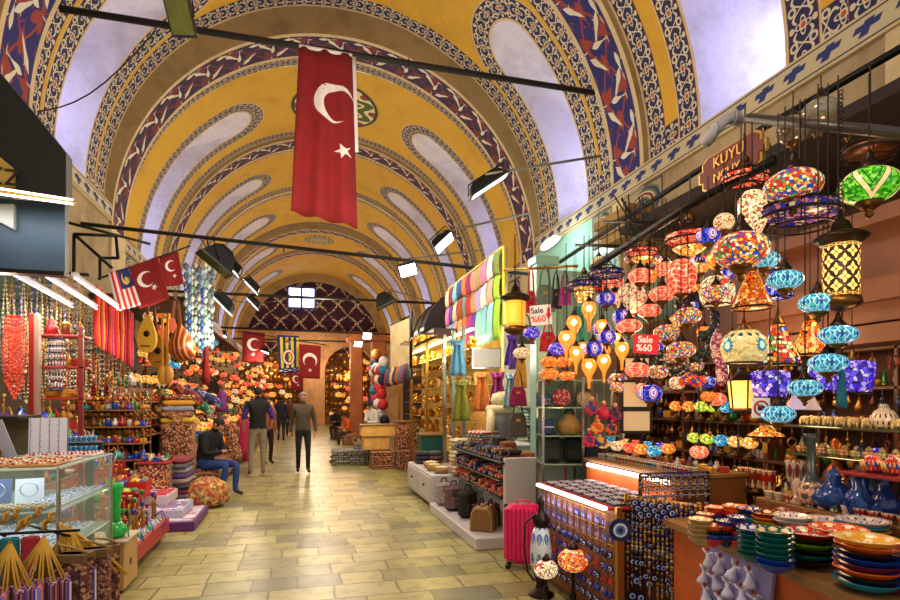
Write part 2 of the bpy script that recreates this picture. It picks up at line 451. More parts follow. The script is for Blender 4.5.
def vp(side, y, s, R, zc):
    t = s/R; return (XC+side*R*math.cos(t), y, zc+R*math.sin(t))
def halfbay(y0, y1, R, zc, side, nc, a, stop, bw=.42, ew=.42, orn=None):
    """half of one vault bay with a tongue-shaped light opening; returns builder"""
    mb = MB(); SM = R*PI/2; ln = .05
    def strip(ya, yb, mi, uvw=None):
        K = 24; vs = []; uv = []
        for k in range(K+1):
            s = SM*k/K
            vs += [vp(side, ya, s, R, zc), vp(side, yb, s, R, zc)]
            uv += [(s/(uvw or 1), 0), (s/(uvw or 1), 1)]
        mb.add(vs, [((2*k, 2*k+1, 2*k+3, 2*k+2) if side < 0 else (2*k, 2*k+2, 2*k+3, 2*k+1)) for k in range(K)], mi, uv)
    strip(y0, y0+ln, 2); strip(y0+ln, y0+ln+ew, 1, ew)
    strip(y1-ln, y1, 2); strip(y1-ln-ew, y1-ln, 1, ew)
    Y0 = y0+ln+ew; Y1 = y1-ln-ew
    sc = stop-a
    NS = 9; dl = list(range(NS))
    angs = [PI*k/16 for k in range(17)]
    for (cy, cs) in ((Y1, SM), (Y0, SM)): angs.append(math.atan2(cs-sc, cy-nc))
    angs = sorted(set(round(t, 5) for t in angs))
    svals = [0, ew]+[ew+(sc-ew)*k/NS for k in range(1, NS)]
    def outline(d):
        L = [(nc+a+d, s) for s in svals]
        L += [(nc+(a+d)*math.cos(t), sc+(a+d)*math.sin(t)) for t in angs]
        L += [(nc-a-d, s) for s in reversed(svals)]
        return L
    def rect():
        L = [(Y1, s) for s in svals]
        for t in angs:
            cx, sx = math.cos(t), math.sin(t); k = 1e9
            if cx > 1e-6: k = min(k, (Y1-nc)/cx)
            if cx < -1e-6: k = min(k, (Y0-nc)/cx)
            if sx > 1e-6: k = min(k, (SM-sc)/sx)
            L.append((nc+cx*k, sc+sx*k))
        L += [(Y0, s) for s in reversed(svals)]
        return L
    rings = [(outline(0), 2), (outline(.05), 1), (outline(.05+bw), 2), (outline(.08+bw), 0)]
    o = outline(.08+bw); rc = rect(); K = 7
    for k in range(1, K+1): rings.append(([(p[0]+(q[0]-p[0])*k/K, p[1]+(q[1]-p[1])*k/K) for p, q in zip(o, rc)], 0))
    mid = outline(bw/2); ac = [0]
    for i in range(1, len(mid)): ac.append(ac[-1]+math.hypot(mid[i][0]-mid[i-1][0], mid[i][1]-mid[i-1][1]))
    for (A, mi), (B, _) in zip(rings, rings[1:]):
        n = len(A); vs = [vp(side, y, s, R, zc) for y, s in A]+[vp(side, y, s, R, zc) for y, s in B]
        uv = [(t/bw, 0) for t in ac]+[(t/bw, 1) for t in ac]
        for i in range(n-1):
            q = (i, i+1, n+i+1, n+i) if side > 0 else (i, n+i, n+i+1, i+1)
            low = mi == 0 and (i == 0 or i == n-2)
            if low:
                uu = [((A+B)[j][0]/ew, (A+B)[j][1]/ew) for j in range(2*n)]
                mb.add(vs, [q], 1, uu)
            else: mb.add(vs, [q], mi, uv)
    # light shaft: lofted from the opening out to the window
    base = outline(0); n = len(base)
    xo = XC+side*(R+1.5); zb = zc+.25; wz = min(1.5, stop*.4)
    lay = []
    tot = len(base)-1
    for k in range(7):
        t = k/6; e = math.sin(t*PI/2)
        L = []
        for (y, s) in base:
            p = Vector(vp(side, y, s, R, zc))
            q = Vector((xo, nc+(y-nc)*.8, zb+wz*(p.z-zc)/(R*math.sin(stop/R))))
            r = p.lerp(q, t); r.x = p.x+(q.x-p.x)*t; r.z = p.z+(q.z-p.z)*(1-(1-t)**1.0)
            r.z += math.sin(t*PI)*.25*(p.z-zc)/R
            L.append(r)
        lay.append(L)
    for A, B in zip(lay, lay[1:]):
        vs = A+B
        mb.add(vs, [((i, n+i, n+i+1, i+1) if side > 0 else (i, i+1, n+i+1, n+i)) for i in range(n-1)], 3, None, True)
    # sill
    vs = [lay[0][0], lay[0][-1], lay[-1][-1], lay[-1][0]]
    mb.add(vs, [(0, 1, 2, 3) if side > 0 else (3, 2, 1, 0)], 3)
    return mb, lay[-1]
M_sky = mat('c3c6ff', .5, 0, 15.0)
bays = [(-1.0, 3.4, 1), (4.1, 8.0, 1), (9.0, 12.3, 1), (13.2, 17.1, 2), (17.85, 21.4, 2), (21.6, 25.8, 2), (26.4, 30.3, 2), (30.9, 36.3, 2)]
wn = 0
for (y0, y1, kind) in bays:
    R, zc = (4.6, 5.45) if kind == 1 else (4.6, 4.9)
    for side in (-1, 1):
        nc = (y0+y1)/2+(.0 if kind == 1 else .3); a = .72 if kind == 1 else .55
        if y1-y0 < 3.8: a -= .08
        st = R*R_(52 if side > 0 else 56) if kind == 1 else R*R_(62)
        bw, ew = (.40, .40) if kind == 1 else (.30, .26)
        mb, last = halfbay(y0, y1, R, zc, side, nc, a, st, bw, ew)
        struct('ceiling', mb, [M_yel, M_orn if kind == 1 else M_orn2, M_crm, M_wht])
        # window at the outer end of the shaft: panes and bars
        wn += 1
        xs = last[0].x; ys = [p.y for p in last]; zs = [p.z for p in last]
        g = MB(); g.box(min(xs, xs+side*.04), max(xs, xs+side*.04), min(ys)-.1, max(ys)+.1, min(zs)-.1, max(zs)+.15)
        w = struct('window_%d' % wn, g, M_sky)
        fr = MB(); x0, x1 = sorted((xs-side*.06, xs-side*.01)); ym = (min(ys)+max(ys))/2
        for yy in (min(ys), ym, max(ys)): fr.box(x0, x1, yy-.03, yy+.03, min(zs), max(zs))
        for zz in (min(zs)+.03, (min(zs)+max(zs))/2): fr.box(x0, x1, min(ys), max(ys), zz-.03, zz+.03)
        fr.build('window_frame', M_ironp, w)
# ribs
def rib(y0, y1, Ri, zci, Ro, zco, m, uvw, face):
    mb = MB(); K = 64; vs = []; uv = []
    for k in range(K+1):
        t = PI*k/K; ct, st = math.cos(t), math.sin(t)
        pin = (XC+Ri*ct, zci+Ri*st); po = (XC+Ro*ct, zco+Ro*st)
        e = .10
        for (p, y) in ((po, y0), (pin, y0), (pin, y0+e), (pin, y1-e), (pin, y1), (po, y1)): vs.append((p[0], y, p[1]))
        u = Ri*PI*k/K/uvw
        uv += [(u, 0), (u, 0), (u, 0), (u, 1), (u, 1), (u, 1)]
    mats = [1, 2, 0, 2, 1]
    for j in range(5):
        mb.add(vs, [(k*6+j, k*6+j+1, (k+1)*6+j+1, (k+1)*6+j)[::-1] for k in range(K)], mats[j], uv)
    # legs down to the walls
    for sd in (-1, 1):
        x0, x1 = sorted((XC+sd*Ri, XC+sd*(Ri+.35)))
        mb.box(x0, x1, y0+.001, y1-.001, min(zci, zco)-.9, max(zci, zco)+.02, 2)
    struct('beam', mb, [m, face, M_crm])
rib(3.4, 4.1, 4.5, 5.45, 4.7, 5.45, M_rib, .68, M_tan)
rib(8.0, 9.0, 4.5, 5.45, 4.7, 5.45, M_rib, .95, M_tan)
rib(12.3, 13.2, 4.47, 5.0, 4.75, 5.55, M_rib2, .75, M_tan)
rib(17.1, 17.85, 4.5, 4.9, 4.7, 4.9, M_rib2, .62, M_tan)
rib(21.4, 21.6, 4.55, 4.9, 4.7, 4.9, M_orn2, .2, M_tan)
rib(25.8, 26.4, 4.35, 4.9, 4.7, 4.9, M_rib2, .48, M_tan)
rib(30.3, 30.9, 4.5, 4.9, 4.7, 4.9, M_rib2, .48, M_tan)
rib(36.0, 36.5, 4.1, 4.9, 4.7, 4.9, M_rib2, .48, M_tan)
# impost strips, green scrolls and the plaster walls below
WL, WR = -3.62, 5.44
M_mint = stained('8fc2b0', '6fa395', .9, .35, .03, .4, 5)
for side, xw, nm in ((-1, WL, 'left'), (1, WR, 'right')):
    for (ya, yb, z0, z1) in ((-1, 12.3, 5.10, 5.42), (13.2, 36.0, 4.75, 4.98)):
        mb = MB(); t = .07
        x0, x1 = sorted((xw, xw-side*t)); L = yb-ya
        def q(x): return x
        xi = xw-side*t
        mb.box(x0, x1, ya, yb, z0, z1, 1)
        vs = [(xi-side*.002, ya, z0+.02), (xi-side*.002, yb, z0+.02), (xi-side*.002, yb, z1-.02), (xi-side*.002, ya, z1-.02)]
        mb.add(vs, [(0, 3, 2, 1) if side > 0 else (0, 1, 2, 3)], 0, [(0, 0), (L/.42, 0), (L/.42, 1), (0, 1)])
        struct('trim_%d' % (1 if side < 0 else 2), mb, [M_strip, M_crm])
    mb = MB()
    xo = xw+side*.9
    x0, x1 = sorted((xw, xo))
    if side > 0:
        mb.box(x0, x1, -1, 7.6, 3.0, 5.3); mb.box(x0, x1, 12.3, 36.5, 3.0, 4.9); mb.box(x0, x1, 7.6, 12.3, 0.0, 5.3, 1)
    else: mb.box(x0, x1, -1, 12.8, 3.0, 5.3); 
    if side < 0: mb.box(x0, x1, 12.8, 36.5, 3.0, 4.9)
    struct('wall_%s_upper' % nm, mb, [M_wall, M_mint])
    for (yc, w) in ((3.2, 1.0), (8.05, 1.1), (9.3, .7), (13.6, .7), (16.6, .7), (18.5, .7)):
        mb = MB(); z1 = 5.08 if yc < 13 else 4.73; z0 = z1-.62; xi = xw-side*.03
        vs = [(xi, yc-w/2, z0), (xi, yc+w/2, z0), (xi, yc+w/2, z1), (xi, yc-w/2, z1)]
        x0, x1 = sorted((xw, xi)); mb.box(x0, x1, yc-w/2, yc+w/2, z0, z1, 1)
        mb.add([(v[0]-side*.003, v[1], v[2]) for v in vs], [(0, 3, 2, 1) if side > 0 else (0, 1, 2, 3)], 0, [(0, 0), (1, 0), (1, 1), (0, 1)])
        struct('trim_3', mb, [M_scr, M_crm])
# rosettes painted on the crown
for (yc, rr) in ((15.3, 1.15), (19.7, .95), (23.7, .95), (10.5, .8), (28.3, .7)):
    mb = MB(); R, zc = (4.58, 5.45) if yc < 12 else (4.58, 4.9)
    n = 12; vs = []; uv = []
    for j in range(n+1):
        for i in range(n+1):
            x = -1+2*i/n; y = -1+2*j/n; l = max(abs(x), abs(y)); h = math.hypot(x, y)
            if h > 0: x, y = x*l/h, y*l/h
            t = x*rr/R; vs.append((XC+R*math.sin(t), yc+y*rr, zc+R*math.cos(t))); uv.append((.5+x/2, .5+y/2))
    W = n+1
    mb.add(vs, [(j*W+i, (j+1)*W+i, (j+1)*W+i+1, j*W+i+1) for j in range(n) for i in range(n)], 0, uv)
    struct('trim_4', mb, M_ros)
# lower walls behind the stalls
M_dk = stained('4a3828', '2a1e16', 1.5, .9, .1, .6, 8)
mb = MB(); mb.box(WL-.3, WL-.01, 0.5, 24, 0, 3); struct('wall_left_lower', mb, stained('5a4630', '33251a', 1.5, .9, .1, .6, 8))
mb = MB(); mb.box(WR+.01, WR+.3, 0.5, 7.6, 0, 3); mb.box(WR+.01, WR+.3, 12.3, 24, 0, 3); struct('wall_right_lower', mb, M_dk)
# far end wall with lunette, window and arched opening
M_far = stained('b98a5c', '7a4a2c', 1.0, .85, .3, .7, 4)
mb = MB(); YE = 36.5
mb.box(-9, 12, YE+4.5, YE+4.8, 0, 6, 1)
def archwall(mb, y0, y1, x0, x1, ax, aw, sz, top, mi=0):
    """wall x0..x1 up to top with one round-headed opening centred ax, half width aw, spring sz"""
    mb.box(x0, ax-aw, y0, y1, 0, top, mi); mb.box(ax+aw, x1, y0, y1, 0, top, mi)
    K = 20
    for k in range(K):
        a0 = PI-PI*k/K; a1 = PI-PI*(k+1)/K
        p = [(ax+aw*math.cos(a0), sz+aw*math.sin(a0)), (ax+aw*math.cos(a1), sz+aw*math.sin(a1)), (ax+aw*math.cos(a1), top), (ax+aw*math.cos(a0), top)]
        mb.prism(p, 'Y', y0, y1, mi)
archwall(mb, YE-.9, YE, -4.6, .85, -2.0, 2.2, 3.0, 5.9)
archwall(mb, YE-.9, YE, .85, 6.4, 3.1, 1.6, 3.35, 5.9)
struct('wall_back', mb, [M_far, M_dk])
# lunette
mb = MB(); K = 40; pts = [(XC+4.3*math.cos(PI*k/K), 4.9+4.3*math.sin(PI*k/K)) for k in range(K+1)]+[(XC-4.3, 4.6), (XC+4.3, 4.6)]
n = len(pts); vs = [(x, YE-.2, z) for x, z in pts]; mb.add(vs, [tuple(range(n))[::-1]], 0, [(x, z) for x, z in pts])
vs = [(x, YE+.0, z) for x, z in pts]; mb.add(vs, [tuple(range(n))], 0, [(x, z) for x, z in pts])
struct('wall_lunette', mb, M_lat)
g = MB(); a = atY(288, 287, YE-.35); c = atY(315, 309, YE-.35)
g.box(a.x, c.x, YE-.4, YE-.3, c.z, a.z); w = struct('window_17', g, mat('c9cfff', .5, 0, 5.5))
fr = MB(); t = .06
for x in (a.x, (a.x+c.x)/2, c.x): fr.box(x-t, x+t, YE-.5, YE-.28, c.z-t, a.z+t)
for z in (c.z, (a.z+c.z)/2, a.z): fr.box(a.x, c.x, YE-.5, YE-.28, z-t, z+t)
fr.build('window_frame', mat('4a4e78', .6), w)
# masonry blocks above / outside so that no daylight leaks in
mb = MB(); mb.box(-7, 9, 36.6, 37, 4.6, 10); struct('wall_back_upper', mb, M_dk)
# tie rods
def rod(p, q, r=.035, name='tie_rod'):
    mb = MB(); mb.tube([p, q], r, 8); return mb
for i, (a, b, r, lab) in enumerate([
    (atX(50, 10, WL+.1), None, .05, 'long black iron tie rod across the vault above the big flag'),
    (Vector((WL, 10.9, 4.62)), Vector((WR, 10.9, 4.2)), .035, 'black iron tie rod behind the row of floodlights'),
    (Vector((WL, 16.9, 4.6)), Vector((WR, 16.9, 4.6)), .04, 'dark tie rod crossing between the second pair of ribs'),
    (Vector((WL, 25.6, 4.7)), Vector((WR, 25.6, 4.6)), .045, 'thin tie rod crossing in front of the far arches'),
    (Vector((WL, 30.1, 4.7)), Vector((WR, 30.1, 4.7)), .04, 'farthest tie rod just below the lattice lunette')]):
    if b is None: a = Vector((WL+.33, 9.1, 7.15)); b = Vector((WR-.30, 9.1, 7.15))
    mb = rod(a, b, r)
    mb.ring((a+b)/2+Vector((.8, 0, 0)), r+.015, .012, 12, 5, 'X'); mb.ring((a+b)/2-Vector((1.2, 0, 0)), r+.015, .012, 12, 5, 'X')
    tag(mb.build('tie_rod', M_ironp), lab, 'rod')
# ================================================================ LAMP SHOP (near right)
def atd(px, py, d):
    t = (px-450)/F; return Vector((d*(t*CC+SS), d*(CC-t*SS), CZ+d*(400-py)/F))
M_brass = mat('6a4a24', .35, .9); M_brassl = mat('b58a3c', .3, .9); M_brz = mat('2e2018', .4, .8); M_cord = mat('120c08', .8)
M_wood = stained('7a4a22', '4a2a12', 2.5, .5, .1, .5, 20); M_woodl = stained('8a6234', '5e3e20', 3, .5, .1, .5, 20); M_wood2 = stained('5a3418', '2e1a0c', 2.5, .5, .1, .6, 16)
EM = .72; M_bulb = mat('fff0c0', .3, 0, 7)
PAL = {
 'coral': ['f0402a', 'f86a42', 'd83020', 'ff8a62', 'ee5a3a', 'f89a78'],
 'sky': ['1a86b8', '4ab8d8', '0e5a98', '9ae0ec', '2a9ac8', '70c8dc'],
 'blue': ['1428b8', '2a4ae0', '0a1470', '7a90f0', '1a30c8', 'e8e0f0'],
 'multi': ['d83a28', 'f0b030', '2848b0', 'e8d8b0', 'e86a28', '48a050', 'b02840', 'f0e0a0'],
 'green': ['3aa018', '8ad030', '1a6a10', 'b8e060', '50b828'],
 'amber': ['f0a030', 'ffc860', 'd87820', 'ffe09a', 'e89038'],
 'cream': ['e8d0a0', 'f4e4c0', 'd8b880', 'e0c890', 'c84838', 'f0dcb0'],
 'violet': ['3a28d0', '5a48f0', '2a18a0', '9a88ff', '4a38e0', 'c0b8ff'],
 'orange': ['f06a18', 'ff9a38', 'd84810', 'ffc060', 'e87828'],
 'lime': ['9ac820', 'c8e040', '6a9a18', 'e0e880', 'f0c040'],
}
def patglass(kind, em=.75, alpha=1):
    key = ('pat', kind, em, alpha)
    if key in MATS: return MATS[key]
    m, nt, b = newmat('patterned_glass_'+kind); u, v = uvxy()
    vo = node('ShaderNodeTexVoronoi', Scale=70.0); link(objco(), vo.inputs['Vector']); sp = X.nt.nodes.new('ShaderNodeSeparateColor'); link(vo.outputs['Color'], sp.inputs[0])
    w = ((u*(7 if kind == 'sky' else 4)).fract()-.5).abs()*2; z = (v-.5).abs()*2
    if kind == 'sky':
        c = ramp(['1878a8', '2a98c0', '0e5c98', '50b4cc'], sp.outputs[0]); c = cmix(c, 'a8e0e0', ((w-z*.9-.1).abs() < .07)+((w+z*.9-.85).abs() < .07)); c = cmix(c, '0c3c80', (w+z) < .28)
    elif kind == 'blue':
        c = ramp(['1420a0', '2038d0', '0c1270', '3a58e0'], sp.outputs[0]); r = hyp(((u*5).fract()-.5)*2.3, (v-.5)*2.2)
        c = cmix(c, 'e8a8a0', (r < .62)*(r > .48)); c = cmix(c, 'e0e0f0', (r < .36)*(r > .2)); c = cmix(c, 'd87830', (r < .09))
    elif kind == 'green':
        c = ramp(['2a8c14', '50b820', '187010', '80cc40'], sp.outputs[0]); t_ = (w-v*1.3+.15).abs(); c = cmix(c, 'e8c890', t_ < .12); c = cmix(c, '0a3c08', (t_ > .12)*(t_ < .16)); c = cmix(c, '0a3c08', ((w-v*1.3+.5).abs() < .03))
    elif kind == 'flower':
        c = ramp(['c8b070', 'd8c488', 'b89c58', 'd0bc7c'], sp.outputs[0]); a = (u*4+.45).fract()-.5; r = hyp(a*2.0, (v-.5)*1.5); an = atan2((v-.5)*1.5, a*2.0); ra = .34+(an*12).cos()*.06
        c = cmix(c, '1a7088', (r < ra)*(r > .2)); c = cmix(c, '9ad8d8', r < .2); c = cmix(c, 'f0e080', r < .1); d_ = hyp(((u*14).fract()-.5), (v-.82)*4); c = cmix(c, '1a5060', d_ < .28)
    else:
        c = ramp(['e04028', 'f06840', 'd03420', 'f88860'], sp.outputs[0]); q = ((u*22+(v*14).sin()*.5).sin()*(v*26+(u*30).sin()*.8).sin()).abs(); c = cmix(c, 'f8c0a0', q < .16)
    link(c, b.inputs['Base Color']); link(c, b.inputs['Emission Color']); b.inputs['Emission Strength'].default_value = em; b.inputs['Roughness'].default_value = .15
    if alpha < 1: b.inputs['Alpha'].default_value = alpha
    MATS[key] = m; return m
def glass(pal, sc=55, em=EM, edge='1a0f08', ew=.06, al=1): return cells(PAL[pal], sc, em, .15, edge, ew, 'obj', 0, al)
def globe_profile(rx, rz, t0=.28, n=9):
    L = []
    for k in range(n+1):
        a = -PI/2+t0+(PI-2*t0)*k/n; L.append((rx*math.cos(a), rz*math.sin(a)))
    return L
def globe_lamp(loc, rx, rz, pal, label, top=None, group=None, sc=None, name='mosaic_lamp', cup=True, em=EM):
    t = thing(name, label, 'lamp', loc, 0, group)
    MB().lathe(globe_profile(rx, rz), 24).build('glass_globe', patglass(pal, em*.95, .88 if em > .8 else 1) if pal in ('sky', 'blue', 'green', 'coral') else glass(pal, sc or min(90, 9/rx), em, '8a2014' if pal == 'coral' else '1a0f08', .05, .88 if em > .8 else 1), t)
    if em > .8: MB().ball((0, 0, 0), rx*.2, rx*.2, rx*.2, 10, 8).build('bulb', M_bulb, t)
    r0 = rx*.34; z0 = rz*.93
    m = MB(); m.lathe([(r0*1.25, z0-.01), (r0*1.3, z0+.004), (r0*.8, z0+.25*rx), (r0*.35, z0+.5*rx), (r0*.4, z0+.58*rx), (.004, z0+.75*rx)], 12); m.build('cap', M_brz, t)
    if cup:
        m = MB(); m.lathe([(r0*1.35, -z0+.006), (r0*1.3, -z0-.01), (r0*.75, -z0-.22*rx), (r0*.3, -z0-.34*rx), (r0*.5, -z0-.44*rx), (.003, -z0-.6*rx)], 12); m.build('finial', M_brass, t)
    if top and top-loc[2] > z0+.75*rx:
        MB().tube([(0, 0, z0+.7*rx), (0, 0, top-loc[2])], .0035, 5, cap=False).build('cord', M_cord, t)
    return t
TOPZ = lambda p: max(p[2]+.35, min(3.35, 2.75+(4.2-p[1])*.2))
# px, py, rx, ry, depth, palette, label
GL = [
 (741, 250, 27, 18, 3.0, 'multi', 'largest oblate mosaic lamp with a red and white flower over many colours'),
 (869, 186, 27, 18, 2.7, 'green', 'bright green mosaic lamp with cream zigzags, highest of the lamps at the shop corner'),
 (793, 186, 27, 16, 2.9, 'multi', 'glowing multicolour globe right above the big iron ring chandelier'),
 (764, 260, 15, 9, 3.2, 'sky', 'small pale blue lamp tucked beside the largest multicolour lamp'),
 (785, 280, 17, 10, 2.9, 'sky', 'pale blue mosaic lamp under the iron ring chandelier'),
 (818, 303, 18, 10, 2.75, 'sky', 'pale blue mosaic lamp just left of the tall lattice cylinder lantern'),
 (838, 335, 18, 10, 2.7, 'sky', 'pale blue mosaic lamp below the lattice cylinder lantern'),
 (828, 363, 18, 10, 2.75, 'sky', 'pale blue mosaic lamp touching the top of the violet drum shade'),
 (805, 388, 16, 9, 2.85, 'sky', 'pale blue mosaic lamp between the two violet drum shades'),
 (778, 414, 16, 9, 2.95, 'sky', 'lowest pale blue mosaic lamp, beside the round prohibition sign'),
 (640, 276, 12, 8, 4.3, 'coral', 'coral mosaic lamp hanging under the small iron chandelier'),
 (662, 294, 13, 8, 4.1, 'coral', 'coral mosaic lamp left of the tall coral balloon lamp'),
 (649, 311, 12, 7, 4.2, 'coral', 'pink coral lamp between two other coral lamps above the red sale card'),
 (629, 326, 13, 7, 4.3, 'coral', 'coral mosaic lamp just above and left of the red sale card'),
 (637, 370, 12, 8, 4.2, 'coral', 'plain red lamp directly below the red sale card'),
 (688, 316, 13, 9, 3.8, 'multi', 'red and white mosaic lamp hanging in the dark blue bead wreath'),
 (667, 333, 13, 9, 3.9, 'multi', 'red and silver mosaic lamp right of the red sale card'),
 (681, 350, 14, 9, 3.7, 'multi', 'lowest of three red and silver mosaic lamps before the wreaths'),
 (716, 294, 13, 9, 3.5, 'multi', 'red and white mosaic lamp in front of a cream bowl shade'),
 (606, 299, 10, 7, 4.5, 'blue', 'topmost blue eye pattern lamp beside the amber teardrops'),
 (622, 317, 10, 8, 4.5, 'blue', 'blue eye pattern lamp left of the pink coral lamp'),
 (607, 337, 10, 7, 4.4, 'blue', 'blue eye pattern lamp in the middle of the amber teardrops'),
 (593, 349, 10, 8, 4.3, 'blue', 'lowest blue eye pattern lamp among the amber teardrops'),
 (557, 349, 9, 7, 4.7, 'violet', 'dark purple lamp above the pair of small orange lamps'),
 (549, 362, 9, 6, 4.7, 'orange', 'small orange lamp nearest the pale green pillar, upper one'),
 (549, 374, 10, 6, 4.7, 'orange', 'small orange lamp nearest the pale green pillar, lower one'),
 (564, 362, 8, 6, 4.8, 'orange', 'dull orange lamp in the upper row by the teardrops'),
 (567, 376, 8, 5, 4.7, 'orange', 'flat orange lamp just above the glass case of round bags'),
 (650, 393, 12, 9, 4.2, 'blue', 'white and blue lamp hanging in front of the cream panel'),
 (677, 383, 8, 7, 4.0, 'cream', 'cream mosaic lamp left of the orange and blue ornament'),
 (532, 333, 9, 6, 5.2, 'violet', 'dim purple lamp under the white sale card'),
 (522, 353, 9, 6, 5.2, 'cream', 'dim cream lamp with tassels beside the hanging yellow bag'),
 (724, 222, 10, 9, 3.3, 'cream', 'small cream lamp behind the iron framed barrel lantern'),
 (708, 236, 12, 8, 3.5, 'blue', 'blue and cream oval lamp left of the largest multicolour lamp'),
 (658, 372, 10, 7, 3.9, 'multi', 'small red rosette lamp under the black and white bead horseshoe'),
 (699, 452, 9, 7, 3.9, 'coral', 'glowing red table lamp standing behind the painted mugs'),
]
for (px, py, rx, ry, d, pal, lab) in GL:
    p = atd(px, py, d); k = d/F
    globe_lamp(p, rx*k, ry*k, pal, lab, TOPZ(p))
# tall balloon of coral mosaic + pale one
for (px, py, rx, ry, d, pal, lab) in [(681, 277, 15, 19, 4.0, 'coral', 'tall glowing coral balloon lamp, brightest of the coral lamps'), (631, 299, 15, 17, 4.6, 'cream', 'pale pink round lamp with swirl pattern behind the coral lamps')]:
    p = atd(px, py, d); globe_lamp(p, rx*d/F, ry*d/F, pal, lab, TOPZ(p), name='balloon_lamp')
# amber teardrop lamps
M_amb = mat('ffa03a', .2, 0, .95, ecol='ff8a28', alpha=.6)
def teardrop(loc, r, label, top):
    t = thing('teardrop_lamp', label, 'lamp', loc)
    pr = [(r*.18, -3.0*r), (r*.17, -2.3*r), (r*.28, -1.6*r), (r*.62, -.95*r), (r*.92, -.4*r), (r, 0), (r*.93, .4*r), (r*.7, .8*r), (r*.35, 1.08*r)]
    MB().lathe(pr, 16).build('glass_drop', M_amb, t)
    MB().lathe([(r*.5, .95*r), (r*.5, 1.1*r), (r*.25, 1.5*r), (.003, 1.9*r)], 12).build('cap', M_brz, t)
    MB().tube([(0, 0, 1.8*r), (0, 0, top-loc[2])], .003, 5, cap=False).build('cord', M_cord, t)
    b = MB(); b.ball((0, 0, .1*r), r*.42, r*.42, r*.42, 10, 8); b.build('bulb', M_bulb, t)
for (px, py, r, d, lab) in [(589, 309, 7.5, 4.3, 'highest amber teardrop lamp below the ring chandelier'), (574, 323, 7.5, 4.4, 'amber teardrop lamp second from the top of the cluster'),
    (566, 338, 7.5, 4.3, 'amber teardrop lamp closest to the pillar side of the cluster'), (576, 353, 7, 4.3, 'amber teardrop lamp above the round bag case'),
    (589, 366, 7.5, 4.2, 'lowest of the amber teardrop lamps'), (602, 326, 6.5, 4.7, 'dimmer amber teardrop lamp between two blue eye lamps'),
    (604, 361, 7, 4.5, 'amber teardrop lamp beside the cream hanging panel'), (622, 349, 7, 4.4, 'yellow teardrop lamp just left of the red sale card'),
    (583, 347, 5, 4.9, 'small amber teardrop lamp at the back of the cluster'), (617, 338, 5, 4.9, 'small amber teardrop lamp behind the coral lamps')]:
    p = atd(px, py, d); teardrop(p, r*d/F, lab, TOPZ(p))
# ring chandeliers
M_ringg = cells(['e03a28', 'ff7a50', 'c02820', 'f0a080'], 45, 1.0); M_ringb = cells(['2030b0', '7048a0', '3a2060', 'b06070', 'c8b090'], 45, .5)
def chandelier(loc, R, label, gm, top, bowl=None):
    t = thing('ring_chandelier', label, 'chandelier', loc)
    MB().lathe([(R*.98, -.10*R), (R*1.0, .02*R), (R*.94, .14*R)], 28).build('mosaic_band', gm, t)
    m = MB()
    m.ring((0, 0, -.12*R), R*1.0, .04*R, 28); m.ring((0, 0, .16*R), R*.96, .04*R, 28); m.ring((0, 0, -.42*R), R*.8, .03*R, 28); m.ring((0, 0, .45*R), R*.4, .035*R, 20)
    m.build('hoops', M_brz, t)
    m = MB()
    for k in range(8):
        a = k*PI/4; c, s = math.cos(a), math.sin(a)
        m.tube([(c*R*.8, s*R*.8, -.42*R), (c*R, s*R, -.12*R), (c*R*.96, s*R*.96, .16*R), (c*R*.4, s*R*.4, .45*R), (c*.02, s*.02, .8*R)], .018*R, 4)
    m.build('frame', M_brz, t)
    m = MB(); m.lathe([(.14*R, .7*R), (.2*R, .85*R), (.1*R, 1.0*R), (.04*R, 1.15*R)], 10); m.build('cap', M_brass, t)
    if bowl: MB().lathe([(.05*R, -.75*R), (.45*R, -.62*R), (.7*R, -.42*R)] if bowl == 'flat' else [(.1*R, -1.0*R), (.35*R, -.95*R), (.55*R, -.5*R), (.62*R, -.15*R)], 20).build('glass_bowl', glass('amber', 30, 1.4), t)
    if top-loc[2] > 1.1*R: MB().tube([(0, 0, 1.1*R), (0, 0, top-loc[2])], .005, 5, cap=False).build('chain', M_brz, t)
    return t
for (px, py, r, d, gm, lab, bw) in [(800, 212, 36, 3.0, M_ringb, 'largest iron ring chandelier with red and blue glass bands', None), (690, 238, 24, 3.9, M_ringg, 'iron ring chandelier with glowing red bands over the coral balloon lamp', 'flat'),
    (642, 252, 15, 4.5, M_ringg, 'small iron ring chandelier with red glass and yellow bowl', 'flat'), (607, 274, 17, 4.8, M_ringb, 'dark iron ring chandelier with dull blue glass', None), (584, 286, 17, 5.0, M_ringb, 'iron ring chandelier carrying a glowing amber bowl', 'deep'),
    (870, 150, 24, 3.0, mat('5a3018', .4, .5), 'unlit copper basket chandelier above the green lamp', None), (745, 178, 22, 3.4, M_ringg, 'small reddish ring chandelier under the brown shop board', None)]:
    p = atd(px, py, d); chandelier(p, r*d/F, lab, gm, TOPZ(p)+.1, bw)
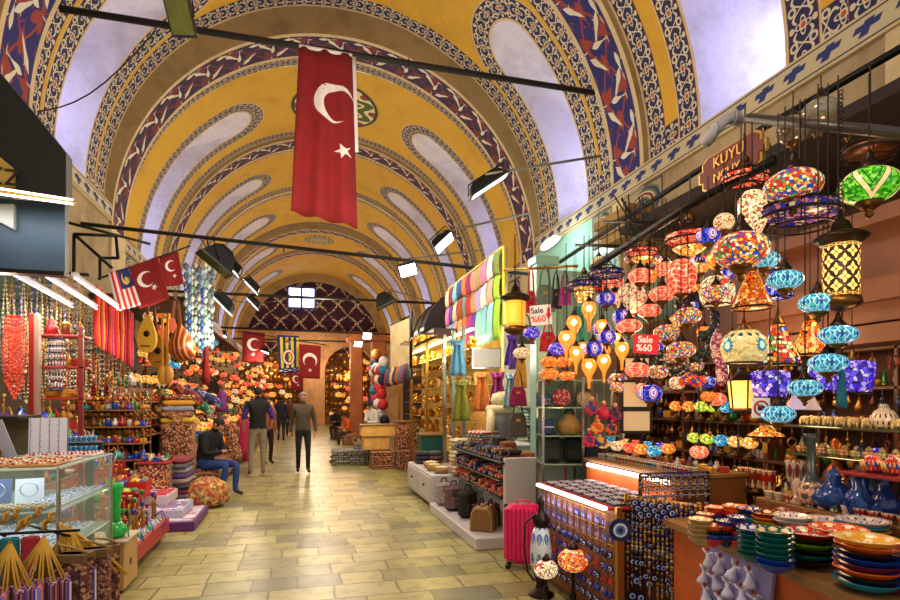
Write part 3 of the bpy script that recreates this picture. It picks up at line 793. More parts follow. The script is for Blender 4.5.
# mosaic shades: bells, bowls, drums
def shade(loc, kind, w, h, mt, label, top=None, cat='lamp'):
    t = thing({'bell': 'bell_lamp', 'bowl': 'bowl_lamp', 'drum': 'drum_lamp'}[kind], label, cat, loc)
    a = w/2
    pr = {'bell': [(a, -h/2), (a*.93, -h*.35), (a*.62, 0), (a*.38, h*.35), (a*.3, h/2)], 'bowl': [(a*.75, -h/2), (a*.95, -h*.2), (a, 0), (a*.9, h*.28), (a*.55, h/2)],
          'drum': [(a*.78, -h/2), (a*.9, -h*.2), (a, h*.25), (a*.96, h*.45), (a*.6, h/2)]}[kind]
    MB().lathe(pr, 24).build('shade', mt, t)
    MB().ring((0, 0, -h/2), pr[0][0], .006, 24, 5).build('rim', M_brz, t)
    m = MB(); m.lathe([(a*.3, h/2-.005), (a*.32, h/2+.01), (a*.12, h*.7), (a*.05, h*.9)], 12); m.build('cap', M_brass, t)
    if top: MB().tube([(0, 0, h*.85), (0, 0, top-loc[2])], .0035, 5, cap=False).build('cord', M_cord, t)
    return t
SH = [('bell', 752, 290, 38, 36, 3.1, glass('orange', 50), 'orange mosaic bell shade left of the upper pale blue lamp'), ('bell', 778, 345, 42, 40, 3.3, glass('multi', 40), 'red and yellow flower mosaic bell shade beside the cream bowl lamp'),
 ('bell', 810, 338, 36, 34, 3.4, glass('orange', 34), 'orange flower mosaic shade behind the lower pale blue lamps'), ('bowl', 744, 347, 44, 32, 3.1, patglass('flower'), 'cream bowl lamp with a turquoise eye flower'),
 ('drum', 770, 384, 36, 27, 3.2, glass('violet', 45), 'violet flower drum shade beside the prohibition sign'), ('drum', 852, 377, 40, 32, 3.2, glass('violet', 45), 'larger violet flower drum shade at the shop corner'),
 ('drum', 823, 378, 26, 26, 3.5, glass('violet', 30, .8), 'dim violet shade behind the two violet drum shades'), ('bowl', 717, 291, 34, 28, 3.75, glass('cream', 30, 1.0), 'cream bowl shade behind a red and white mosaic lamp'),
 ('bell', 776, 283, 30, 30, 3.5, glass('blue', 40, .9), 'blue and purple mosaic shade behind the upper pale blue lamp'), ('bell', 688, 410, 5, 5, 4.2, glass('lime', 60), 'tiny yellow green shade on the back rack'),
 ('bell', 766, 431, 34, 11, 3.6, glass('amber', 40), 'low amber shade under the round prohibition sign'), ('bell', 795, 403, 18, 15, 3.3, mat('b8a8c8', .2, 0, .5), 'pale lilac glass dome lamp, the first of two domes'), ('bell', 812, 404, 17, 14, 3.3, mat('c0a8a0', .2, 0, .4), 'pale pink glass dome lamp, the second of two domes')]
for (k, px, py, w, h, d, mt, lab) in SH:
    p = atd(px, py, d); shade(p, k, w*d/F, h*d/F, mt, lab, TOPZ(p) if py < 400 else None)
# turquoise eye flower on the cream bowl
# lattice cylinder lantern
def lattice_mat():
    m, nt, b = newmat('pierced_brass_lattice'); u, v = uvxy()
    x = (u*7).fract()-.5; y = (v*8).fract()-.5; r = hyp(x, y)
    x2 = (u*7+.5).fract()-.5; y2 = (v*8+.5).fract()-.5; r2 = hyp(x2, y2)
    l = mx(mx((r-.42).abs() < .07, (r2-.42).abs() < .07), mx((x.abs()-y.abs()).abs() < .04, r < .0))
    c = cmix('ffc060', '160c06', l); link(c, b.inputs['Base Color']); link(c, b.inputs['Emission Color']); b.inputs['Emission Strength'].default_value = 1.7; return m
M_latt = lattice_mat()
def cyl_lantern(loc, r, h, mt, label, top, name='cylinder_lantern'):
    t = thing(name, label, 'lantern', loc)
    MB().lathe([(r*.96, -h/2), (r, -h*.4), (r, h*.4), (r*.96, h/2)], 24).build('pierced_cylinder', mt, t)
    m = MB(); m.lathe([(r*1.1, h/2-.01), (r*1.5, h/2+.02), (r*1.55, h/2+.3*r), (r*1.2, h/2+.55*r), (r*.6, h/2+.8*r), (r*.45, h/2+1.3*r), (r*.2, h/2+1.5*r), (.004, h/2+2*r)], 20); m.build('dome_cap', M_brz, t)
    m = MB(); m.lathe([(r*.2, -h/2-.8*r), (r*.9, -h/2-.55*r), (r*1.15, -h/2-.3*r), (r*1.05, -h/2+.01)][::1], 20); m.build('base', M_brass, t)
    m = MB()
    for k in range(24):
        a = k*2*PI/24; m.ball((r*1.02*math.cos(a), r*1.02*math.sin(a), -h*.4), .006, n=6, m=4)
    m.build('studs', M_brassl, t)
    m = MB(); z = h/2+1.9*r
    while z < top-loc[2]: m.ring((0, 0, z), .012, .003, 8, 4, 'X' if int(z*50) % 2 else 'Y'); z += .02
    m.build('chain', M_brz, t)
    b = lamp('POINT', (loc[0]-.22, loc[1]-.22, loc[2]), 3, (1, .7, .35), .06)
    return t
p = atd(841, 271, 2.7); cyl_lantern(p, 16*2.7/F, 56*2.7/F, M_latt, 'tall pierced brass cylinder lantern glowing amber', 3.1)
p = atd(515, 314, 5.6); cyl_lantern(p, 10*5.6/F, 27*5.6/F, bandz(['ffb83a', 'e09020'], 60), 'yellow ribbed cylinder lantern hanging by the scarf board', 3.25)
MATS[('bandz', ('ffb83a', 'e09020'), 60, .4, 2)].node_tree.nodes['Principled BSDF'].inputs['Emission Color'].default_value = lin('ffa830')
MATS[('bandz', ('ffb83a', 'e09020'), 60, .4, 2)].node_tree.nodes['Principled BSDF'].inputs['Emission Strength'].default_value = .9
# barrel lantern in an iron frame
p = atd(752, 212, 3.1); k = 3.1/F
t = thing('barrel_lantern', 'white and blue mosaic barrel lantern in a curved iron frame', 'lantern', p)
MB().lathe([(8*k, -22*k), (13*k, -12*k), (15*k, 0), (13*k, 12*k), (8*k, 20*k)], 20).build('mosaic_barrel', glass('cream', 60, 1.2), t)
m = MB()
for s in (-1, 1): m.tube([(0, 0, 32*k), (s*12*k, 0, 28*k), (s*19*k, 0, 14*k), (s*19*k, 0, -14*k), (s*12*k, 0, -26*k), (0, 0, -30*k)], .006, 6)
m.build('frame', M_brz, t); MB().tube([(0, 0, 32*k), (0, 0, .5)], .004, 5).build('cord', M_cord, t)
# hexagonal box lantern
p = atd(744, 394, 3.3); k = 3.3/F
t = thing('box_lantern', 'lit box lantern with straw coloured panes and dark bars', 'lantern', p)
MB().lathe([(13*k, -14*k), (16*k, 13*k)], 6, smooth=False).build('panes', mat('ffb050', .4, 0, 1.5, .25, 60), t)
m = MB()
for i in range(6):
    a = i*PI/3; m.tube([(13.2*k*math.cos(a), 13.2*k*math.sin(a), -14*k), (16.2*k*math.cos(a), 16.2*k*math.sin(a), 13*k)], .005, 5)
m.lathe([(17*k, 13*k), (10*k, 19*k), (2*k, 24*k)], 6, smooth=False); m.lathe([(2*k, -20*k), (14*k, -16*k), (14*k, -14*k)], 6, smooth=False)
m.build('frame', M_brz, t)
# unlit glass balloons by the pole
for (px, py, rx, ry, d, lab) in [(821, 113, 18, 14, 3.3, 'unlit embossed glass balloon above the grey pole'), (793, 130, 15, 14, 3.2, 'unlit glass balloon below the grey pole')]:
    p = atd(px, py, d); globe_lamp(p, rx*d/F, ry*d/F, 'cream', lab, p[2]+.22, name='glass_balloon', em=0)
    o = [o for o in bpy.data.objects if o.name.startswith('glass_globe')][-1]
for o in bpy.data.objects:
    if o.parent and o.parent.name.startswith('glass_balloon') and o.name.startswith('glass_globe'): o.data.materials[0] = mat('8a8270', .15, .3, 0, .35, 50)
# poles
def pole(name, pts, r, lab, mt=None, hooks=()):
    t = thing(name, lab, 'pole', pts[0]); p0 = Vector(pts[0])
    MB().tube([Vector(p)-p0 for p in pts], r, 8).build('bar', mt or M_iron, t)
    for h in hooks:
        a = Vector(pts[0]).lerp(Vector(pts[-1]), h)-p0
        m = MB(); m.tube([a+Vector((0, 0, .02)), a+Vector((.02, 0, 0)), a+Vector((0, 0, -.05)), a+Vector((-.02, 0, -.07)), a+Vector((-.03, 0, -.05))], .004, 5); m.build('hook', M_brassl, t)
    return t
pole('hanging_pole', [atX(592, 268, 2.45), atX(690, 205, 2.5), atX(775, 160, 2.6)], .03, 'thick dark pole slanting above the coral lamps', hooks=(.2, .4, .6))
pole('hanging_pole', [atd(748, 118, 3.3), atd(905, 134, 2.6)], .028, 'grey pole with hooks holding the unlit glass balloons', mat('4a4440', .4, .6), hooks=(.15, .3, .5, .7))
pole('hanging_pole', [atd(576, 245, 5.2), atd(625, 246, 4.6)], .012, 'short thin hook pole pointing towards the amber bowl chandelier')
pole('hanging_pole', [atd(604, 222, 4.8), atd(655, 222, 4.2)], .012, 'thin rod jutting out below the carved cornice block')
pole('cable_run', [atX(905, 46, 3.9), atX(760, 130, 3.9), atX(620, 222, 3.9), atX(560, 262, 3.9)], .03, 'bundle of dark cables running along the plaster wall')
# canopy frame and dark soffit of the shop
mb = MB(); mb.box(3.3, 5.3, .9, 5.3, 3.36, 3.44); struct('ceiling_shop', mb, mat('1c1210', .9))
mb = MB(); mb.box(4.35, 4.5, .9, 5.3, 0, 3.35); mb.box(4.35, 4.5, 5.3, 6.4, 0, 2.6); struct('wall_shop_right', mb, M_wood2)
mb = MB(); mb.box(3.0, 4.35, 6.3, 6.4, 0, 2.25); struct('wall_shop_end', mb, stained('8a7050', '5a3a20', 2.5, .6, .1, .6, 12))
mb = MB()
for z0, z1, x in ((2.25, 2.4, 3.62), (2.4, 2.75, 3.75), (2.75, 2.85, 3.6), (2.12, 2.25, 3.7), (1.98, 2.1, 3.66)): mb.box(x, 4.3, 1.8, 4.0, z0, z1)
struct('trim_5', mb, stained('7a4c30', '4a2a18', 2, .6, .1, .5, 10))
# shop board with carved outline and lettering
t = thing('shop_board', 'dark red shop board with gold rim and lettering under the cables', 'sign', (0, 0, 0))
a, b, c, d_ = atd(703, 186, 4.2), atd(767, 150, 3.6), atd(767, 128, 3.6), atd(703, 166, 4.2)
a, b = atd(702, 181, 4.2), atd(770, 143, 3.6); hh = .10; U = (b-a); L = U.length; U.normalize(); N = U.cross(Vector((0, 0, 1))).normalized(); W = N.cross(U)
W = -W if W.z < 0 else W
def B(u, w, n=0): return a+U*(u*L)+W*w+N*(-n)
if N.dot(Vector((0, 0, CZ))-a) > 0: N = -N
ol = [(0, .3), (.06, .3), (.06, .75), (.14, 1), (.86, 1), (.94, .75), (.94, .3), (1, .3), (1, -.3), (.94, -.3), (.94, -.75), (.86, -1), (.14, -1), (.06, -.75), (.06, -.3), (0, -.3)]
def plate(sc, n0, n1, mt, nm):
    n = len(ol); vs = [B(.5+(u-.5)*sc, w*hh*1.25*sc, n0) for u, w in ol]+[B(.5+(u-.5)*sc, w*hh*1.25*sc, n1) for u, w in ol]
    m = MB(); m.add(vs, [tuple(range(n)), tuple(range(2*n-1, n-1, -1))]+[(i, (i+1) % n, (i+1) % n+n, i+n) for i in range(n)]); return m.build(nm, mt, t)
plate(1.0, 0, .03, mat('b08a3c', .4, .5), 'gold_rim'); plate(.93, .028, .036, mat('6a1a14', .6), 'panel')
def text3(s, size, origin, xdir, up, mt, name='lettering', parent=None, ext=.004, align='CENTER', bold=0):
    cu = bpy.data.curves.new(name, 'FONT'); cu.body = s; cu.size = size; cu.extrude = ext; cu.align_x = align; cu.align_y = 'CENTER'; cu.offset = bold
    tmp = bpy.data.objects.new(name, cu); COL.objects.link(tmp)
    dg = bpy.context.evaluated_depsgraph_get(); me = bpy.data.meshes.new_from_object(tmp.evaluated_get(dg)); bpy.data.objects.remove(tmp)
    me.materials.clear(); me.materials.append(mt)
    o = bpy.data.objects.new(name, me); COL.objects.link(o)
    xd = Vector(xdir).normalized(); zu = Vector(up).normalized(); n = xd.cross(zu).normalized(); zu = n.cross(xd)
    M = Matrix((xd, zu, n)).transposed().to_4x4(); M.translation = Vector(origin)
    if parent: o.parent = parent; bpy.context.view_layer.update(); o.matrix_world = M
    else: o.matrix_world = M
    return o
M_gold = mat('d8a850', .4, .4)
text3('KUYU', .11, B(.5, .05, .042), U, W, M_gold, parent=t); text3('NCUYU', .09, B(.52, -.06, .042), U, W, M_gold, parent=t)
# sale cards and the prohibition sign
def card(px, py, d, w, h, label, bg, lines, arrow=None, tilt=.0):
    p = atd(px, py, d); k = d/F; t = thing('sale_card', label, 'sign', p, -TH*.9)
    M = Matrix.Rotation(tilt, 4, 'Y'); m = MB(); m.box(-w*k/2, w*k/2, 0, .004, -h*k/2, h*k/2, 0, M); m.build('card', mat(bg, .6, 0, .25), t)
    for (s, sz, x, z, col) in lines:
        o = text3(s, sz*k, (0, 0, 0), (1, 0, 0), (0, 0, 1), mat(col, .6, 0, .25), parent=None, ext=.001, bold=.001)
        o.parent = t; o.matrix_basis = Matrix.Rotation(tilt, 4, 'Y') @ Matrix.Translation((x*k, -.003, z*k)) @ Matrix.Rotation(PI/2, 4, 'X')
    if arrow:
        x, z, s = arrow; m = MB(); m.prism([((x-.12*s)*k, (z+.5*s)*k), ((x+.12*s)*k, (z+.5*s)*k), ((x+.12*s)*k, z*k), ((x+.28*s)*k, z*k), (x*k, (z-.5*s)*k), ((x-.28*s)*k, z*k), ((x-.12*s)*k, z*k)], 'Y', -.004, -.001)
        m.build('arrow', mat('d8281c', .6, 0, .3), t)
card(541, 315, 4.9, 21, 20, 'white sale card with a red arrow beside the red handbag', 'f0e8e0', [('Sale', 8, -3.5, 4.5, '2a1a1a'), ('%60', 9, -3, -4, 'd8281c')], (7.5, 1.5, 12), -.1)
card(646, 344, 3.6, 25, 19, 'red sale card with white lettering hanging among the lamps', 'd81c28', [('Sale', 9.5, -1, 4.2, 'f8f0e8'), ('%60', 9.5, -2, -4.2, 'f8f0e8')], None, .04)
p = atd(761, 408, 3.0); k = 3.0/F; t = thing('prohibition_sign', 'white square sign with a red ring crossing out a camera', 'sign', p, -TH)
m = MB(); m.bbox((0, 0, 0), (18*k, .006, 20*k), bev=.002); m.build('board', mat('e8e0d8', .5, 0, .2), t)
m = MB(); m.ring((0, -.004, 0), 6.8*k, 1.0*k, 24, 5, 'Y'); m.tube([(-4.6*k, -.005, 4.6*k), (4.6*k, -.005, -4.6*k)], .8*k, 5); m.build('red_ring', mat('b81820', .5, 0, .2), t)
m = MB(); m.box(-3.4*k, 3.4*k, -.006, -.003, -2.4*k, 2*k); m.ring((0, -.006, 0), 1.4*k, .4*k, 12, 4, 'Y'); m.box(-1.2*k, 1.2*k, -.006, -.003, 2*k, 3*k); m.build('camera_symbol', mat('1a1414', .6), t)
# bead wreaths and horseshoes
def wreath(px, py, d, R, a0, a1, r, mt, label, n=26):
    p = atd(px, py, d); m = MB(); k = d/F
    for i in range(n):
        a = a0+(a1-a0)*i/(n-1); m.ball((R*k*math.cos(a), rnd.uniform(-.01, .01), R*k*math.sin(a)), r*k*rnd.uniform(.8, 1.15), n=8, m=6)
        for j in range(3): q = rnd.uniform(-.8, .8)*r*k; m.ball((R*k*math.cos(a)+q, -r*k*.8, R*k*math.sin(a)+rnd.uniform(-1, 1)*r*k), r*k*.33, n=6, m=4, mi=1)
    o = m.build('bead_wreath', mt, None, p, -TH); tag(o, label, 'ornament')
wreath(694, 318, 4.15, 21, -1.2, 2.4, 4.5, [mat('14141e', .3), mat('2a2a5a', .2)], 'dark blue bead arch around the red and white lamps')
wreath(702, 345, 4.1, 9, -1.9, 1.7, 4.5, [mat('12201c', .3), mat('1e4038', .3)], 'upper green black curl of hanging beads by the cream bowl lamp')
wreath(695, 368, 4.1, 10, 1.2, 5.6, 4, [mat('12201c', .3), mat('2a5048', .3)], 'lower green black curl of hanging beads')
wreath(672, 359, 4.0, 13, 2.6, 6.8, 3.4, [mat('18161a', .3), mat('c8c0b8', .3)], 'black bead horseshoe with white eyes under the mosaic lamps')
# fabric slippers / pink mosaic fish hanging
for (px, py, w, h, lab) in ((717, 347, 7, 17, 'pink patterned almond shaped hanging ornament, upper one'), (722, 371, 7, 15, 'pink patterned almond shaped hanging ornament, lower one')):
    p = atd(px, py, 3.6); k = 3.6/F; m = MB(); m.ball((0, 0, 0), w*k, .03, h*k, 14, 10); m.ring((0, 0, h*k), .01, .003, 8, 4, 'Y'); tag(m.build('hanging_ornament', cells(['d87888', 'e8a0a8', '8a4060', 'f0c8c0'], 60, .15), None, p), lab, 'ornament')
p = atd(693, 383, 3.8); k = 3.8/F
m = MB(); m.tube([(-14*k, 0, 0), (-6*k, 0, 5*k), (4*k, 0, 1*k), (14*k, 0, 4*k)], [4*k, 6*k, 6*k, 4*k], 10); m.ball((20*k, 0, 1*k), 6*k, mi=1); tag(m.build('hanging_ornament', [cells(['f06a20', 'ff9a40', '2840b0', 'e84020'], 50, .6), cells(PAL['blue'], 60, .5)], None, p), 'orange and blue glowing mosaic twist under the wreaths', 'ornament')
# cream panels / picture frames hanging on the end wall
for (px0, py0, px1, py1, lab) in ((624, 357, 650, 372, 'upper cream window panel with dark frame behind the lamps'), (622, 381, 648, 408, 'middle cream window panel behind the white and blue lamp'), (622, 410, 651, 432, 'lower cream window panel with dark frame')):
    a = atd(px0, py0, 5.3); c = atd(px1, py1, 5.3); t = thing('cream_window_screen', lab, 'panel', ((a.x+c.x)/2, (a.y+c.y)/2, (a.z+c.z)/2), -TH)
    w = 5.3/F*(px1-px0)/2; h = 5.3/F*(py1-py0)/2
    MB().box(-w, w, 0, .012, -h, h).build('pane', mat('c8b48a', .7, 0, .35), t)
    m = MB(); [m.box(x-.012, x+.012, -.01, .02, -h, h) for x in (-w, w)]; [m.box(-w, w, -.01, .02, z-.012, z+.012) for z in (-h, h)]; m.build('frame', M_ironp, t)
# teal tassel with beads
p = atd(842, 384, 2.7); k = 2.7/F
t = thing('tassel', 'long teal tassel hanging beside the violet drum shade', 'tassel', p)
m = MB(); m.lathe([(4*k, -24*k), (4.5*k, -18*k), (2.5*k, 6*k), (3*k, 10*k), (1*k, 14*k)], 10, lobes=5, la=.15); m.build('threads', mat('1a6a80', .8, 0, 0, .3, 80), t); MB().tube([(0, 0, 13*k), (0, 0, .4)], .003, 5).build('cord', M_cord, t)

# ---------------- back rack of small goods
M_shelf = M_wood
XB = 3.95
RACKZ = (.78, 1.08, 1.40, 1.70, 1.98)
t = thing('goods_rack', 'dark wooden rack along the back of the lamp shop', 'shelf', (XB+.15, 4.0, 0))
for z in RACKZ: m = MB(); m.bbox((0, 0, z-.015), (.36, 4.4, .025), bev=.004); m.build('shelf_board', M_wood2, t)
for y in (-2.2, -1.1, 0, 1.1, 2.2): m = MB(); m.bbox((0, y, 1.0), (.36, .03, 2.0), bev=.004); m.build('upright', M_wood2, t)
# small table lamps
def table_lamp(pal, r=.055):
    t = thing('table_lamp', 'small mosaic table lamp', 'lamp')
    MB().lathe([(r*.75, 0), (r*.7, .01), (r*.25, .02), (r*.2, .05), (r*.4, .06)], 12).build('base', M_brass, t)
    m = MB(); m.lathe([(q, z+.06+r*.72) for q, z in globe_profile(r, r*.78, .3, 7)], 14); m.build('glass_globe', glass(pal, 70, 1.2), t)
    m = MB(); m.lathe([(r*.4, .06+r*1.42), (r*.3, .06+r*1.6), (.003, .06+r*2.1)], 10); m.build('cap', M_brz, t); return t
TL = {k: table_lamp(k) for k in ('amber', 'coral', 'sky', 'violet', 'lime', 'cream', 'orange', 'multi')}
def tl(pal, loc, lab, grp, sc=1.0):
    put(TL[pal], loc, lab, grp, sc=sc)
CN = {'amber': 'amber', 'coral': 'coral red', 'sky': 'light blue', 'violet': 'violet', 'lime': 'lime green', 'cream': 'cream', 'orange': 'orange', 'multi': 'multicolour'}
# low counter by the bag case with a row of small lamps (px,pal)
row = [(590, 'lime'), (603, 'amber'), (617, 'cream'), (630, 'coral'), (641, 'orange'), (654, 'sky')]
mbt = thing('display_counter', 'upper counter with orange front and a bright tube light', 'counter', (2.75, 4.2, 0))
def cbox(par, nm, x0, x1, y0, y1, z0, z1, mt, bev=.004):
    m = MB(); m.bbox(((x0+x1)/2, (y0+y1)/2, (z0+z1)/2), (abs(x1-x0), abs(y1-y0), abs(z1-z0)), bev=bev)
    o = m.build(nm, mt); o.parent = par; o.location = -Vector(par.location) if par.type == 'EMPTY' else (0, 0, 0); return o
M_orf = mat('b8561f', .6, 0, 0, .2, 5); M_tube = mat('fff0e0', .3, 0, 6)
cbox(mbt, 'front_panel', 2.60, 2.64, 3.45, 4.75, .80, 1.01, M_orf); cbox(mbt, 'body', 2.64, 3.2, 3.45, 4.75, 0, 1.03, M_wood); cbox(mbt, 'top', 2.58, 3.22, 3.43, 4.77, 1.03, 1.06, M_woodl)
o = cbox(mbt, 'tube_light', 2.57, 2.60, 3.5, 4.7, .985, 1.015, M_tube)
lamp('AREA', (2.5, 4.1, 1.0), 2.5, (1, .92, .8), .05, (0, R_(-60), 0), sy=1.1)
for i, (px, pal) in enumerate(row):
    p = atX(px, 455, 2.85); tl(pal, (2.85, p.y, 1.061), '%s mosaic table lamp on the orange fronted counter' % CN[pal], None, 1.15)
row2 = [(601, 'amber'), (612, 'sky'), (626, 'amber'), (636, 'coral'), (648, 'sky'), (660, 'violet'), (668, 'orange'), (683, 'lime')]
for i, (px, pal) in enumerate(row2[:7]):
    p = atX(px, 440, 3.1); tl(pal, (3.1, p.y, 1.061), '%s table lamp in the orange counter rear row, %s' % (CN[pal], ['at its far end', 'second from the far end', 'third from the far end', 'in its middle', 'third from the near end', 'second from the near end', 'at its near end'][i]), None, 1.15)
pals = ['lime', 'coral', 'amber', 'lime', 'orange', 'cream', 'sky', 'orange', 'violet', 'amber']
ords = ['first', 'second', 'third', 'fourth', 'fifth', 'sixth', 'seventh', 'eighth', 'ninth', 'tenth']
for z, zi, xs in ((1.085, 'waist high', [690, 703, 717, 731, 745, 815, 870]), (1.405, 'chest high', [672, 685, 697, 708, 722, 738]), (.785, 'lowest', [700, 716, 735, 752, 768])):
    for i, px in enumerate(xs):
        y = ray(px, 400); yy = 3.85/y[0]*y[1]; pal = pals[(i*3+int(z*10)) % 10]
        tl(pal, (3.9, yy, z), '%s table lamp on the %s rack shelf, %s from the bag shop' % (CN[pal], zi, ords[i]), None, 1.3)
# dense rows of pendants hanging from shelf edges
def pendant(kind):
    m = MB()
    if kind == 0: m.lathe([(.016, -.09), (.02, -.075), (.008, -.05), (.003, -.03)], 8); m.tube([(0, 0, -.03), (0, 0, 0)], .0015, 4)
    elif kind == 1: m.ball((0, 0, -.07), .016, .008, .02, 8, 6); m.ball((0, 0, -.04), .008, n=6, m=4); m.tube([(0, 0, -.04), (0, 0, 0)], .0015, 4)
    else:
        m.ring((0, 0, -.06), .018, .004, 10, 4, 'X'); m.tube([(0, 0, -.04), (0, 0, 0)], .0015, 4); m.box(-.003, .003, -.01, .01, -.12, -.08)
    return m
PM = [mat('a8702c', .35, .7), mat('5a2c14', .5, .3), mat('c8963c', .3, .8), mat('3a4a6a', .4), mat('8a3020', .5)]
PT = []
for k in range(3):
    for j, mt in enumerate(PM): o = pendant(k).build('trinket', mt); tag(o, 'brass and glass trinket hanging', 'trinket'); PT.append(o)
cnt = 0
for z in (.76, 1.06, 1.38, 1.68, 1.96, 2.2):
    for i in range(44):
        y = 2.0+i*.094+rnd.uniform(-.02, .02)
        if cnt >= 264: break
        q = rnd.choice(PT); cnt += 1
        put(q, (XB-.06+rnd.uniform(-.03, .02), y, z-.01), 'small brass or glass trinket hanging from the edges of the back rack', 'trinkets hanging from the back rack', rz=rnd.uniform(0, 3), sc=rnd.uniform(1.1, 1.9))

# ---------------- table of stacked ceramic bowls
tb = thing('display_table', 'wooden display table covered with stacks of painted bowls', 'table', (2.9, 2.6, 0))
fx = lambda y: 2.02+(y-1.4)*.135
m = MB(); m.prism([(fx(1.2), 1.2), (3.6, 1.2), (3.6, 3.12), (fx(3.12), 3.12)], 'Z', .80, .84); o = m.build('table_top', M_woodl, tb); o.location = -tb.location
m = MB(); m.prism([(fx(1.2)+.05, 1.25), (3.55, 1.25), (3.55, 3.07), (fx(3.07)+.05, 3.07)], 'Z', .08, .80); o = m.build('body', M_orf, tb); o.location = -tb.location
cbox(tb, 'plinth', 2.2, 3.5, 1.3, 3.05, 0, .08, M_wood2); 
rs = thing('riser_step', 'raised wooden step behind the bowls on the display table', 'shelf', (3.25, 2.7, .841))
cbox(rs, 'step_top', 2.95, 3.58, 1.3, 3.1, .93, .95, M_woodl); cbox(rs, 'step_face', 2.95, 2.97, 1.3, 3.1, .841, .93, M_wood)
def bowlmesh(r, h, mt, inner):
    t = MB(); pr = [(r*.35, 0), (r*.45, .002), (r*.8, h*.5), (r, h), (r*.96, h+.002), (r*.74, h*.55), (r*.4, h*.28), (.002, h*.25)]
    t.lathe(pr[:4], 22, mi=0, cap=1); t.lathe(pr[3:], 22, mi=1, cap=2); return t.build('ceramic_bowl', [mt, inner])
BC = {'teal': '0e5a58', 'blue': '1c3c9a', 'orange': 'd8601c', 'green': '6a9a1c', 'purple': '5a1c4a', 'black': '1c1414', 'brown': '6a2c14', 'beige': 'a88a5c', 'white': 'c0b8b8', 'red': 'c02c1c', 'turquoise': '1c8aa8', 'yellow': 'e8a838'}
def flower(c1, c2, c3):
    key = ('flower', c1, c2, c3)
    if key in MATS: return MATS[key]
    m, nt, b = newmat('painted_glaze'); u, v = uvxy()
    w = ((u*2*PI*8).sin()+(v*20).sin()*1.2); c = cmix(c1, c2, w > .5); c = cmix(c, c3, ((u*2*PI*16).cos()*(v*14).cos()) > .55)
    link(c, b.inputs['Base Color']); b.inputs['Roughness'].default_value = .15; MATS[key] = m; return m
bowl_cache = {}
def bowl(cn, r, top):
    key = (cn, round(r, 3), top)
    if key not in bowl_cache:
        inner = flower(BC[cn], 'f0e0c0', {'orange': 'c02c1c', 'blue': 'e8e8f0', 'white': '2840a0', 'red': '3a9a9a'}.get(cn, 'e8a838')) if top else mat(BC[cn], .2)
        bowl_cache[key] = bowlmesh(r, .042, mat(BC[cn], .2, 0, 0, .2, 30), inner)
    return bowl_cache[key]
STK = [  # px, py base, radius px, colours bottom to top, label words
 (867, 590, 29, 'turquoise black orange purple blue black orange yellow', 'nearest tall stack with a yellow rimmed top bowl'),
 (838, 562, 26, 'blue yellow brown orange white orange', 'stack topped with a deep orange bowl'),
 (809, 566, 24, 'black teal black green black red', 'stack topped with a red and white flowered bowl'),
 (775, 572, 18, 'blue blue teal teal teal teal teal', 'teal stack nearer the shop corner'),
 (754, 562, 16, 'teal teal teal teal teal blue', 'teal stack with a blue rimmed top'),
 (737, 548, 9, 'red blue red black purple blue', 'narrow red and navy stack'),
 (725, 547, 9, 'black blue black red blue', 'narrow black and blue stack'),
 (713, 547, 9, 'red blue black orange', 'narrow stack with an orange rim, second from the strand rack'),
 (700, 545, 12, 'beige beige beige beige beige', 'plain beige stack next to the strands of beads'),
 (862, 546, 24, 'yellow black yellow turquoise white', 'stack topped with a blue and white flowered bowl'),
 (893, 592, 20, 'purple blue blue purple blue blue', 'dark blue stack cut by the picture edge'),
 (826, 540, 22, 'white black blue white', 'low stack topped with a blue and white plate'),
 (793, 541, 18, 'brown orange black white white', 'low stack with a grey blue patterned bowl'),
 (769, 532, 16, 'orange green orange brown', 'low stack with green and orange rims'),
 (750, 527, 12, 'blue turquoise black blue', 'small blue stack in the second row'),
 (792, 524, 15, 'brown orange red', 'low red rimmed stack behind the grey blue bowl'),
 (850, 524, 17, 'black teal turquoise', 'turquoise topped stack behind the blue and white bowl'),
 (884, 540, 17, 'black purple blue', 'dark blue topped stack next to the yellow rimmed stack'),
 (716, 521, 10, 'blue red orange', 'small orange topped stack in the rearmost row'),
 (705, 524, 9, 'black red', 'tiny red topped pair beside the strands'),
 (735, 524, 12, 'black red orange orange', 'small orange stack in the second row'),
]
for (px, py, rp, cols, lab) in STK:
    z = .841; p = atZ(px, py, z); r = rp*scale_at(p); cl = cols.split(); n = len(cl)
    for i, cn in enumerate(cl):
        last = i == n-1
        pos = 'topmost' if last else 'bottom' if i == 0 else ords[i]+' from the bottom'
        put(bowl(cn, r, last), (p.x+rnd.uniform(-.003, .003), p.y+rnd.uniform(-.003, .003), z+i*.024), '%s bowl, %s of the %s' % (cn, {'topmost': 'top', 'bottom': 'lowest'}.get(pos, pos.split()[0]), lab), 'bowl stacks on the display table', rz=rnd.uniform(0, 6))
        o = bpy.context  # category comes with the copy
for k, o in bowl_cache.items(): o['category'] = 'bowl'
for o in list(bpy.data.objects):
    if o.name.startswith('ceramic_bowl') and not o.get('category'): o['category'] = 'bowl'
for (px, py, rp, cols, lab) in [(761, 520, 14, 'teal teal', 'teal pair'), (805, 515, 16, 'blue', 'patterned blue plate'), (780, 522, 12, 'green', 'green'), (846, 510, 16, 'orange', 'orange')]:
    z = .951; p = atZ(px, py, z); r = rp*scale_at(p)
    for i, cn in enumerate(cols.split()):
        b_ = put(bowl(cn, r, i == len(cols.split())-1), (max(p.x, 3.1), p.y, z+i*.05), '%s bowl on the raised step, %s' % (cn, ['lower', 'upper'][i] if ' ' in cols else 'standing alone'), 'bowls on the raised step'); b_['category'] = 'bowl'
